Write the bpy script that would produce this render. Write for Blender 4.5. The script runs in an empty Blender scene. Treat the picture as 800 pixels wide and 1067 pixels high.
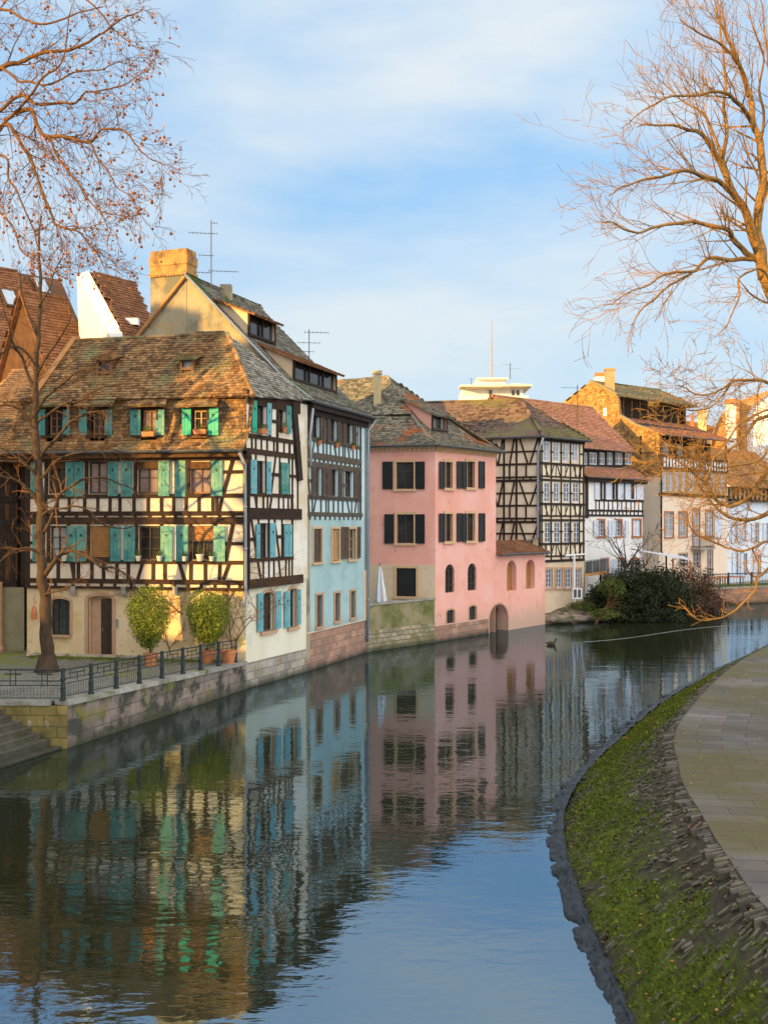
import bpy, math, random
from mathutils import Vector, noise
R=math.radians
random.seed(7)
sc=bpy.context.scene
COL=sc.collection
# ---------------------------------------------------------------- camera / sky / sun
F=1050.0; HX=400.0; HY=545.0; H=6.0
cd=bpy.data.cameras.new('camera'); cam=bpy.data.objects.new('camera',cd); COL.objects.link(cam)
cam.location=(0,0,H); cam.rotation_euler=(R(90),0,0)
cd.sensor_fit='HORIZONTAL'; cd.sensor_width=36; cd.lens=F/800*36; cd.shift_y=11.5/800; cd.clip_start=.1; cd.clip_end=6000
sc.camera=cam
SUN_AZ=R(50)      # sun stands behind the camera to the left
SUN_EL=R(11)
sdir=Vector((-math.sin(SUN_AZ)*math.cos(SUN_EL),-math.cos(SUN_AZ)*math.cos(SUN_EL),math.sin(SUN_EL)))
sl=bpy.data.lights.new('sun','SUN'); sl.energy=5.0; sl.angle=R(.5); sl.color=(1,.60,.16)
so=bpy.data.objects.new('sun',sl); COL.objects.link(so); so.location=(-30,-20,40)
so.rotation_euler=(-sdir).to_track_quat('-Z','Y').to_euler()
w=bpy.data.worlds.new('World'); sc.world=w; w.use_nodes=True
nt=w.node_tree; N=nt.nodes; L=nt.links; N.clear()
out=N.new('ShaderNodeOutputWorld'); bg=N.new('ShaderNodeBackground'); L.new(bg.outputs[0],out.inputs[0])
sky=N.new('ShaderNodeTexSky'); sky.sky_type='NISHITA'; sky.sun_disc=False; sky.sun_elevation=SUN_EL
sky.sun_rotation=math.atan2(sdir.x,sdir.y); sky.air_density=1.0; sky.dust_density=.6; sky.ozone_density=2.0
tc=N.new('ShaderNodeTexCoord'); mp=N.new('ShaderNodeMapping'); mp.inputs['Scale'].default_value=(1,1,3.4); mp.inputs['Rotation'].default_value=(R(6),R(-9),0)
L.new(tc.outputs['Generated'],mp.inputs[0])
n1=N.new('ShaderNodeTexNoise'); n1.inputs['Scale'].default_value=1.9; n1.inputs['Detail'].default_value=7; n1.inputs['Roughness'].default_value=.52
L.new(mp.outputs[0],n1.inputs['Vector'])
cr=N.new('ShaderNodeValToRGB'); cr.color_ramp.elements[0].position=.38; cr.color_ramp.elements[1].position=.62
cr.color_ramp.elements[0].color=(0,0,0,1); cr.color_ramp.elements[1].color=(1,1,1,1)
L.new(n1.outputs['Fac'],cr.inputs[0])
mm=N.new('ShaderNodeMath'); mm.operation='MULTIPLY'; mm.operation='MULTIPLY_ADD'; mm.inputs[1].default_value=.75; mm.inputs[2].default_value=.10; L.new(cr.outputs[0],mm.inputs[0])
mx=N.new('ShaderNodeMix'); mx.data_type='RGBA'; L.new(mm.outputs[0],mx.inputs['Factor'])
mb0=N.new('ShaderNodeMix'); mb0.data_type='RGBA'; mb0.inputs['Factor'].default_value=.72; L.new(sky.outputs[0],mb0.inputs['A']); mb0.inputs['B'].default_value=(1.95,4.2,6.9,1)
L.new(mb0.outputs['Result'],mx.inputs['A'])
mx.inputs['B'].default_value=(5.3,5.6,5.7,1)
# pale haze at the horizon; warm glow added sunward to lift shaded fronts
sxyz=N.new('ShaderNodeSeparateXYZ'); L.new(tc.outputs['Generated'],sxyz.inputs[0])
hz=N.new('ShaderNodeMapRange'); hz.inputs['From Min'].default_value=.32; hz.inputs['From Max'].default_value=0; hz.inputs['To Max'].default_value=.62; L.new(sxyz.outputs[2],hz.inputs['Value'])
mh=N.new('ShaderNodeMix'); mh.data_type='RGBA'; L.new(hz.outputs[0],mh.inputs['Factor']); L.new(mx.outputs['Result'],mh.inputs['A']); mh.inputs['B'].default_value=(4.1,5.0,5.4,1)
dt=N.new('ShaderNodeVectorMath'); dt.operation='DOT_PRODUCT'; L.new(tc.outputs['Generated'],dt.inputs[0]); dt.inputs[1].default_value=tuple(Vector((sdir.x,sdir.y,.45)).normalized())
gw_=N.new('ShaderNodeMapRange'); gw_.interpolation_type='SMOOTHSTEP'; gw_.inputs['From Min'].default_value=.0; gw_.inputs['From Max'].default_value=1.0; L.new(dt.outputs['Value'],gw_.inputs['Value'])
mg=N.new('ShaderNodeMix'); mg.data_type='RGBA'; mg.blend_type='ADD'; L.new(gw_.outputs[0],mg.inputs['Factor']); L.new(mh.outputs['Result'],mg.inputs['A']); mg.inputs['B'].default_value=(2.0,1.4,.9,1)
# fill glow added in the unseen right-rear sky to brighten canal-side walls
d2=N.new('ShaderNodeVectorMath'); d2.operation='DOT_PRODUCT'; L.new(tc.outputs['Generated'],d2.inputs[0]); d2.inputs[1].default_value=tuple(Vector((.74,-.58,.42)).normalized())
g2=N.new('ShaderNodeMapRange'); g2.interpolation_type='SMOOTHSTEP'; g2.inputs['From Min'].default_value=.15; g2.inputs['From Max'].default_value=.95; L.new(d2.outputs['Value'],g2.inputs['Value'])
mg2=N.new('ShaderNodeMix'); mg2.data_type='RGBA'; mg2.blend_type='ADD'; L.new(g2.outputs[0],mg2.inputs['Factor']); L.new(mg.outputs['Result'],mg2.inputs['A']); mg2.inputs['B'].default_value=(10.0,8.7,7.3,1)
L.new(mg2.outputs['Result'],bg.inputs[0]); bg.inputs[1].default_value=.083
sc.view_settings.view_transform='Standard'; sc.view_settings.look='None'; sc.view_settings.gamma=1; sc.view_settings.exposure=0.96
sc.view_settings.use_curve_mapping=False
sc.cycles.max_bounces=6; sc.cycles.use_denoising=True

# ---------------------------------------------------------------- materials
def _n(nt,t,**k):
    n=nt.nodes.new(t)
    for a,b in k.items(): setattr(n,a,b)
    return n
def mixc(nt,f,a,b,mode='MIX'):
    m=_n(nt,'ShaderNodeMix',data_type='RGBA',blend_type=mode)
    for s,v in (('Factor',f),('A',a),('B',b)):
        if hasattr(v,'links') or isinstance(v,bpy.types.NodeSocket): nt.links.new(v,m.inputs[s])
        elif isinstance(v,(int,float)): m.inputs[s].default_value=v
        else: m.inputs[s].default_value=(*v,1) if len(v)==3 else v
    return m.outputs['Result']
def M(name,c1,c2=None,ns=2.0,rough=.85,bump=.25,bdist=.02,bscale=30,island=0,stain=None,stain_s=.7,stain_t=(.5,.62),stain2=None,stain2_s=3,stain2_t=(.55,.62),
      brick=None,metal=0,spec=.3,zstain=None,attr=None,seed=0,stretch=None,warp=0):
    m=bpy.data.materials.new(name); m.use_nodes=True; nt=m.node_tree; b=nt.nodes['Principled BSDF']; Lk=nt.links.new
    b.inputs['Roughness'].default_value=rough; b.inputs['Metallic'].default_value=metal; b.inputs['Specular IOR Level'].default_value=spec
    g=_n(nt,'ShaderNodeNewGeometry'); pos=g.outputs['Position']
    if seed:
        va=_n(nt,'ShaderNodeVectorMath',operation='ADD'); va.inputs[1].default_value=(seed*3.7,seed*1.3,seed*2.9); Lk(pos,va.inputs[0]); pos=va.outputs[0]
    def nz(scale,detail=5,vec=None,rough_=.6):
        n=_n(nt,'ShaderNodeTexNoise'); n.inputs['Scale'].default_value=scale; n.inputs['Detail'].default_value=detail; n.inputs['Roughness'].default_value=rough_
        Lk(vec or pos,n.inputs['Vector']); return n.outputs['Fac']
    def ramp(s,a,c):
        r=_n(nt,'ShaderNodeMapRange'); r.inputs['From Min'].default_value=a; r.inputs['From Max'].default_value=c; Lk(s,r.inputs['Value']); return r.outputs[0]
    sp=pos
    if stretch:
        v=_n(nt,'ShaderNodeVectorMath',operation='MULTIPLY'); v.inputs[1].default_value=stretch; Lk(pos,v.inputs[0]); sp=v.outputs[0]
    col=mixc(nt,ramp(nz(ns,6,sp),.32,.68),c1,c2 or c1)
    if island:
        r=_n(nt,'ShaderNodeMapRange'); r.inputs['To Min'].default_value=1-island; r.inputs['To Max'].default_value=1+island*.7; Lk(g.outputs['Random Per Island'],r.inputs['Value'])
        cx=_n(nt,'ShaderNodeCombineXYZ'); [Lk(r.outputs[0],cx.inputs[i]) for i in range(3)]
        col=mixc(nt,1.0,col,cx.outputs[0],'MULTIPLY')
    hb=None
    if brick:
        uv=_n(nt,'ShaderNodeUVMap'); uvo=uv.outputs[0]
        if warp:
            nn=_n(nt,'ShaderNodeTexNoise'); nn.inputs['Scale'].default_value=2.5; Lk(uvo,nn.inputs['Vector'])
            sv=_n(nt,'ShaderNodeVectorMath',operation='SCALE'); sv.inputs['Scale'].default_value=warp; Lk(nn.outputs['Color'],sv.inputs[0])
            av=_n(nt,'ShaderNodeVectorMath',operation='ADD'); Lk(uvo,av.inputs[0]); Lk(sv.outputs[0],av.inputs[1]); uvo=av.outputs[0]
        bt=_n(nt,'ShaderNodeTexBrick'); bt.inputs['Scale'].default_value=1; bt.inputs['Brick Width'].default_value=brick[0]; bt.inputs['Row Height'].default_value=brick[1]
        bt.inputs['Mortar Size'].default_value=brick[2]; bt.inputs['Mortar Smooth'].default_value=.35; bt.inputs['Bias'].default_value=0
        bt.inputs['Color1'].default_value=(.68,.68,.68,1); bt.inputs['Color2'].default_value=(1.2,1.15,1.1,1); bt.inputs['Mortar'].default_value=(1,1,1,1)
        Lk(uvo,bt.inputs['Vector'])
        col=mixc(nt,1.0,col,bt.outputs['Color'],'MULTIPLY'); col=mixc(nt,bt.outputs['Fac'],col,brick[3])
        hb=bt.outputs['Fac']
    for st,ss,tt in ((stain,stain_s,stain_t),(stain2,stain2_s,stain2_t)):
        if st: col=mixc(nt,ramp(nz(ss,7),*tt),col,st)
    if zstain:   # damp / algae band tied to a height on the real wall
        sx=_n(nt,'ShaderNodeSeparateXYZ'); Lk(g.outputs['Position'],sx.inputs[0])
        ad=_n(nt,'ShaderNodeMath',operation='ADD'); Lk(sx.outputs[2],ad.inputs[0])
        mu=_n(nt,'ShaderNodeMath',operation='MULTIPLY'); mu.inputs[1].default_value=zstain[3]; Lk(nz(1.7,6),mu.inputs[0]); Lk(mu.outputs[0],ad.inputs[1])
        col=mixc(nt,ramp(ad.outputs[0],zstain[1],zstain[0]),col,zstain[2])
    if attr:
        at=_n(nt,'ShaderNodeAttribute',attribute_name=attr[0]); col=mixc(nt,at.outputs['Fac'],col,mixc(nt,ramp(nz(7,8),.35,.65),attr[1],attr[2]))
    Lk(col,b.inputs['Base Color'])
    bp=_n(nt,'ShaderNodeBump'); bp.inputs['Strength'].default_value=bump; bp.inputs['Distance'].default_value=bdist; Lk(nz(bscale,8,sp,.65),bp.inputs['Height'])
    last=bp
    if hb:
        b2=_n(nt,'ShaderNodeBump'); b2.invert=True; b2.inputs['Strength'].default_value=.9; b2.inputs['Distance'].default_value=.03; Lk(hb,b2.inputs['Height']); Lk(bp.outputs[0],b2.inputs['Normal']); last=b2
    Lk(last.outputs[0],b.inputs['Normal'])
    return m
timber=M('timber',(.022,.012,.007),(.058,.028,.013),ns=5,bump=.6,bscale=45,island=.35)
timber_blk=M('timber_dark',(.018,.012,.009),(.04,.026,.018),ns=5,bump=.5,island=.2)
timber_gry=M('timber_grey',(.055,.045,.034),(.10,.082,.06),ns=6,bump=.5,island=.3)
tim_warm=M('timber_warm',(.07,.033,.012),(.13,.062,.023),ns=5,bump=.6,bscale=45,island=.3)
plaster_tan=M('plaster_tan',(.62,.45,.24),(.72,.57,.36),ns=1.3,bump=.35,bscale=14,stain=(.36,.24,.13),stain_s=3.2,stain_t=(.60,.68),stain2=(.50,.38,.10),stain2_s=.9,stain2_t=(.5,.72),stretch=(1,1,.3))
plaster_crm=M('plaster_cream',(.66,.57,.41),(.75,.68,.54),ns=1.5,bump=.3,bscale=16,stain=(.55,.44,.27),stain_s=2.4,stain_t=(.60,.75),stretch=(1,1,.3))
plaster_pat=M('plaster_infill',(.62,.50,.36),(.72,.60,.45),ns=2.5,bump=.3,bscale=18,stain=(.56,.46,.33),stain_s=4,stain_t=(.6,.8),stretch=(1,1,.3))
plaster_sid=M('plaster_side',(.70,.66,.58),(.80,.74,.63),ns=2,bump=.25,bscale=16,stain=(.64,.53,.37),stain_s=.8,stain_t=(.45,.6),stretch=(1,1,.3))
plaster_low=M('plaster_lower',(.66,.60,.44),(.74,.70,.56),ns=1.2,bump=.25,bscale=16,stain=(.46,.44,.36),stain_s=1.4,stain_t=(.58,.8),stretch=(1,1,.3))
plaster_blu=M('plaster_blue',(.31,.45,.455),(.38,.52,.515),ns=1.2,bump=.25,bscale=16,stain=(.22,.36,.37),stain_s=1.3,stain_t=(.52,.8),stain2=(.45,.33,.24),stain2_s=1.1,stain2_t=(.70,.74),zstain=(1.6,2.4,(.30,.36,.34),.8),stretch=(1,1,.3))
plaster_blt=M('plaster_pale_blue',(.42,.58,.62),(.52,.66,.68),ns=2,bump=.2,stretch=(1,1,.3))
plaster_pnk=M('plaster_pink',(.74,.335,.255),(.79,.39,.31),ns=.8,bump=.2,bscale=12,stain=(.84,.50,.42),stain_s=.55,stain_t=(.45,.8),stain2=(.58,.30,.20),stain2_s=1.6,stain2_t=(.61,.70),zstain=(.9,2.0,(.52,.33,.24),1.0),stretch=(1,1,.3))
plaster_bge=M('plaster_beige',(.60,.45,.30),(.66,.52,.36),ns=1.5,bump=.2,stain=(.5,.36,.24),stain_s=2,stain_t=(.55,.8),stretch=(1,1,.3))
plaster_ctm=M('plaster_straw',(.66,.54,.38),(.76,.65,.50),ns=1.6,bump=.3,stain=(.50,.34,.22),stain_s=1.1,stain_t=(.5,.75),stretch=(1,1,.3))
plaster_wht=M('plaster_white',(.74,.72,.70),(.82,.81,.80),ns=1.5,bump=.2,stain=(.60,.56,.52),stain_s=1.6,stain_t=(.55,.85),stretch=(1,1,.3))
plaster_ech=M('plaster_peach',(.76,.60,.46),(.80,.66,.52),ns=1.2,bump=.2,stain=(.66,.48,.36),stain_s=1.5,stain_t=(.55,.85),stretch=(1,1,.3))
plaster_iceb=M('plaster_ice_blue',(.62,.70,.80),(.70,.77,.84),ns=1.2,bump=.2,stretch=(1,1,.3))
render_gry=M('render_grey',(.29,.25,.17),(.42,.34,.21),ns=.9,bump=.45,bscale=9,stain=(.15,.145,.11),stain_s=.7,stain_t=(.48,.62),stain2=(.42,.25,.09),stain2_s=1.3,stain2_t=(.56,.7),stretch=(1,1,.45))
rubble=M('rubble_stone',(.42,.23,.07),(.60,.36,.13),ns=2.5,bump=1,bdist=.10,bscale=4,stain=(.22,.11,.045),stain_s=3.2,stain_t=(.47,.60),brick=(.42,.2,.02,(.36,.20,.08)),warp=.55)
ashlar_pnk=M('ashlar_pink',(.34,.17,.12),(.44,.27,.19),ns=2.2,bump=.6,bscale=12,brick=(.62,.3,.012,(.23,.18,.14)),stain=(.22,.16,.12),stain_s=1.8,stain_t=(.5,.7),zstain=(.18,.5,(.05,.045,.03),.35),warp=.04)
ashlar_gry=M('ashlar_grey',(.30,.27,.23),(.42,.37,.32),ns=2,bump=.6,bscale=12,brick=(.55,.3,.012,(.20,.17,.14)),stain=(.24,.20,.10),stain_s=1.6,stain_t=(.5,.7),zstain=(.18,.5,(.05,.05,.03),.35),warp=.04)
quay_stone=M('quay_stone',(.17,.13,.105),(.34,.27,.23),ns=1.8,bump=.8,bdist=.03,bscale=10,brick=(.8,.36,.01,(.10,.09,.075)),stain=(.055,.053,.04),stain_s=1.6,stain_t=(.44,.56),stain2=(.19,.17,.03),stain2_s=.9,stain2_t=(.52,.66),stretch=(1,1,.3),zstain=(.2,.65,(.045,.045,.022),.5),warp=.05)
quay_moss=M('quay_stone_mossy',(.21,.15,.045),(.26,.21,.07),ns=2.5,bump=.8,bscale=10,brick=(.7,.3,.012,(.11,.09,.03)),stain=(.36,.31,.24),stain_s=3,stain_t=(.6,.68),stain2=(.09,.08,.03),stain2_s=1.2,stain2_t=(.5,.7),warp=.05)
cap_stone=M('cap_stone',(.25,.23,.20),(.36,.33,.29),ns=4,bump=.6,stain=(.13,.14,.05),stain_s=1.5,stain_t=(.5,.7),island=.25)
concrete_moss=M('concrete_mossy',(.20,.17,.07),(.30,.25,.15),ns=1.6,bump=.5,bscale=12,stain=(.11,.12,.03),stain_s=1.2,stain_t=(.42,.62),zstain=(.3,.6,(.06,.055,.03),.3))
stone_rub=M('stone_rubble_wall',(.30,.24,.16),(.42,.35,.25),ns=3,bump=.8,bscale=10,brick=(.42,.22,.02,(.13,.12,.07)),stain=(.16,.15,.06),stain_s=1.4,stain_t=(.45,.65),zstain=(.15,.45,(.04,.04,.02),.3),warp=.15)
sandstone=M('sandstone',(.42,.25,.15),(.52,.33,.21),ns=5,bump=.3)
sand_tan=M('sandstone_tan',(.55,.34,.18),(.62,.42,.24),ns=5,bump=.3)
sand_red=M('sandstone_red',(.36,.13,.06),(.44,.18,.09),ns=5,bump=.3)
def tilemat(n,c1,c2,moss=None,t=(.5,.65),ms=.8,isl=.60,s2=None,s2t=(.56,.66)): return M(n,c1,c2,ns=1.2,rough=.9,bump=.5,bdist=.01,bscale=30,island=isl,stain=moss,stain_s=ms,stain_t=t,stain2=s2,stain2_s=1.6,stain2_t=s2t)
tileA=tilemat('tiles_brown_old',(.17,.085,.034),(.33,.19,.08),(.22,.21,.10),(.52,.68),.7,s2=(.09,.06,.035))
tileAg=tilemat('tiles_grey_old',(.20,.185,.15),(.29,.26,.21),(.14,.145,.07),(.55,.7),.9)
tileB=tilemat('tiles_grey_green',(.15,.14,.115),(.23,.21,.165),(.09,.13,.02),(.54,.62),.45)
tileP=tilemat('tiles_mottled',(.155,.14,.10),(.24,.21,.15),(.36,.12,.04),(.56,.64),.42)
tileC=tilemat('tiles_brown_mossy',(.12,.08,.06),(.19,.12,.085),(.18,.17,.05),(.5,.64),.35)
tileR=tilemat('tiles_red',(.32,.14,.085),(.42,.20,.12),(.30,.15,.05),(.55,.7),.6,isl=.25)
tileO=tilemat('tiles_orange',(.40,.18,.06),(.50,.26,.10),(.25,.13,.06),(.55,.7),.6,isl=.3)
tileDk=tilemat('tiles_dark_brown',(.15,.062,.028),(.25,.11,.048),(.27,.13,.06),(.6,.7),.3,isl=.3)
tileE=tilemat('tiles_olive',(.20,.17,.09),(.30,.24,.13),(.28,.16,.06),(.55,.7),.5,isl=.3)
teal=M('paint_teal',(.045,.185,.17),(.07,.255,.235),ns=3,rough=.55,bump=.2,stain=(.17,.34,.24),stain_s=2.2,stain_t=(.48,.66),island=.16)
green=M('paint_green',(.02,.32,.20),(.03,.40,.26),ns=3,rough=.5,bump=.15,island=.16)
teal_lt=M('paint_light_teal',(.11,.31,.35),(.16,.39,.43),ns=3,rough=.5,bump=.2,stain=(.28,.42,.22),stain_s=4,stain_t=(.58,.7),island=.16)
brown_sh=M('paint_brown',(.075,.05,.035),(.12,.085,.06),ns=4,rough=.7,bump=.3,island=.16)
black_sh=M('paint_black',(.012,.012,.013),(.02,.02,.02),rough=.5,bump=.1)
white_p=M('paint_white',(.58,.62,.71),(.68,.72,.79),rough=.5,bump=.1,island=.16)
wood_fr=M('wood_window_frame',(.16,.075,.035),(.22,.11,.055),ns=5,rough=.6,bump=.3)
wood_dk=M('wood_dark_frame',(.04,.026,.018),(.07,.042,.028),ns=5,rough=.6,bump=.3)
wood_or=M('wood_blind',(.30,.13,.035),(.38,.18,.06),ns=4,rough=.7,bump=.3)
tan_wood=M('wood_tan',(.38,.22,.09),(.48,.30,.14),ns=4,rough=.7)
lead=M('zinc',(.30,.32,.34),(.38,.40,.42),rough=.45,metal=.6,bump=.1)
lead_dk=M('zinc_dark',(.07,.07,.07),(.11,.11,.11),rough=.5,metal=.4,bump=.1)
iron=M('painted_iron',(.012,.022,.024),(.025,.038,.04),ns=10,rough=.45,bump=.15,bscale=60,metal=.2,spec=.5)
terracotta=M('terracotta',(.50,.17,.06),(.58,.22,.09),ns=6,rough=.8,bump=.2)
def glass(n,c,c2=None,rough=.06,spec=.5):
    return M(n,c,c2 or c,ns=1.1,rough=rough,bump=.02,bdist=.01,bscale=1.5,spec=spec)
g_dark=glass('glass_dark',(.008,.008,.008),(.055,.05,.045))  # paler second tone paints lighter reflections into the panes
g_curt=glass('glass_curtain',(.16,.12,.11),(.36,.25,.22),.15)
g_pale=glass('glass_pale',(.20,.22,.24),(.42,.43,.42),.12)
g_sky=glass('glass_skylight',(.25,.33,.42),(.45,.55,.65),.08)
g_grey=glass('glass_grey',(.06,.065,.065),(.14,.14,.13),.1)
bark=M('bark',(.04,.025,.015),(.085,.052,.03),ns=8,bump=1,bdist=.03,bscale=18,stretch=(1,1,.35))
bark_sun=M('bark_pale',(.17,.085,.02),(.30,.165,.045),ns=5,bump=.6,bdist=.02,bscale=14)
bark_gr=M('bark_mottled',(.10,.045,.014),(.20,.09,.027),ns=5,bump=.5,bdist=.02,bscale=14)
seedm=M('seed_ball_brown',(.22,.07,.02),(.34,.12,.035),island=.4)
leafdry=M('leaf_dry',(.38,.15,.04),(.50,.23,.07),island=.4)
def leafm(n,c1,c2,isl=.45):
    m=M(n,c1,c2,ns=1.4,rough=.7,bump=0,island=isl); return m
lf_top=leafm('leaf_topiary',(.11,.15,.012),(.22,.26,.03))
lf_dk=leafm('leaf_dark',(.014,.021,.006),(.038,.046,.012))
lf_ol=leafm('leaf_olive',(.07,.10,.02),(.16,.19,.04))
lf_red=leafm('leaf_russet',(.09,.038,.02),(.15,.07,.035))
canvas=M('canvas',(.56,.56,.58),(.66,.66,.68),rough=.9,bump=.3,bscale=6)
wmetal=M('white_metal',(.72,.73,.75),rough=.4,bump=.05)
cobble=M('cobbles',(.20,.19,.17),(.30,.285,.25),ns=1.0,bump=.9,bdist=.03,bscale=12,brick=(.13,.11,.012,(.09,.085,.05)),warp=.05,stain=(.18,.20,.03),stain_s=.6,stain_t=(.53,.66))
soil=M('soil',(.07,.05,.03),(.13,.09,.055),ns=3,bump=1,bscale=9)
grassm=M('grass_ground',(.06,.085,.02),(.13,.13,.05),ns=.4,bump=.8,bscale=4)
paving=M('stone_paving',(.13,.11,.098),(.20,.172,.152),ns=1.1,rough=.8,bump=.35,bdist=.012,bscale=35,brick=(.95,.42,.009,(.075,.06,.035)),warp=.02,
         stain=(.12,.098,.04),stain_s=.30,stain_t=(.38,.54),stain2=(.11,.16,.02),stain2_s=2.2,stain2_t=(.62,.72),seed=5)
bankm=M('bank_earth',(.045,.034,.02),(.11,.083,.052),ns=4,rough=.95,bump=1,bdist=.05,bscale=11,island=0,attr=('moss',(.06,.078,.007),(.15,.175,.014)),zstain=(.05,.22,(.022,.026,.022),.12))
slab=M('bank_slab',(.11,.09,.062),(.25,.21,.155),ns=4,rough=.85,bump=.6,bscale=25,island=.5,stain=(.12,.13,.03),stain_s=5,stain_t=(.5,.62),zstain=(.06,.3,(.04,.045,.045),.15))
mossm=leafm('moss_tuft',(.085,.112,.009),(.20,.235,.017),.5)
ledge_m=M('wet_ledge',(.012,.016,.02),(.045,.053,.062),ns=6,rough=.5,bump=1,bdist=.05,bscale=9,island=.3,spec=.5)
pvc=M('downpipe_grey',(.30,.33,.36),(.36,.39,.42),rough=.45,bump=.05,metal=.3)
brickw=M('brick_quay',(.36,.16,.09),(.46,.25,.15),ns=2,bump=.6,brick=(.5,.25,.015,(.30,.22,.16)),stain=(.2,.14,.08),stain_s=1.5,stain_t=(.5,.7),zstain=(.15,.4,(.05,.04,.02),.3),warp=.04)
pot_m=M('glazed_pot',(.55,.50,.42),(.65,.60,.5),rough=.4,bump=.1)

# water
wm=bpy.data.materials.new('river_water'); wm.use_nodes=True; nt=wm.node_tree; nt.nodes.clear(); Lk=nt.links.new
o=_n(nt,'ShaderNodeOutputMaterial'); di=_n(nt,'ShaderNodeBsdfDiffuse'); di.inputs[0].default_value=(.022,.024,.009,1)
gl=_n(nt,'ShaderNodeBsdfGlossy'); gl.inputs['Roughness'].default_value=.035; gl.inputs['Color'].default_value=(.60,.80,1.0,1)
fr=_n(nt,'ShaderNodeFresnel'); fr.inputs['IOR'].default_value=4.3
ms=_n(nt,'ShaderNodeMixShader'); Lk(fr.outputs[0],ms.inputs[0]); Lk(di.outputs[0],ms.inputs[1]); Lk(gl.outputs[0],ms.inputs[2]); Lk(ms.outputs[0],o.inputs[0])
g=_n(nt,'ShaderNodeNewGeometry')
def wn(scale,vs,detail,rot=0):
    m_=_n(nt,'ShaderNodeMapping'); m_.inputs['Scale'].default_value=vs; m_.inputs['Rotation'].default_value=(0,0,rot); Lk(g.outputs['Position'],m_.inputs[0])
    n=_n(nt,'ShaderNodeTexNoise'); n.inputs['Scale'].default_value=scale; n.inputs['Detail'].default_value=detail; n.inputs['Roughness'].default_value=.45; n.inputs['Distortion'].default_value=.4; Lk(m_.outputs[0],n.inputs['Vector']); return n.outputs['Fac']
def bmp(h,s,d,prev=None):
    b=_n(nt,'ShaderNodeBump'); b.inputs['Strength'].default_value=s; b.inputs['Distance'].default_value=d; Lk(h,b.inputs['Height'])
    if prev: Lk(prev.outputs[0],b.inputs['Normal'])
    return b
b1=bmp(wn(.55,(1,1.9,1),2,.25),1,.0085); b2=bmp(wn(2.6,(1,2.2,1),2,-.2),1,.0027,b1); b3=bmp(wn(9,(1,1.8,1),1,.1),1,.0005,b2)
for s in (gl,fr): Lk(b3.outputs[0],s.inputs['Normal'])

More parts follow.
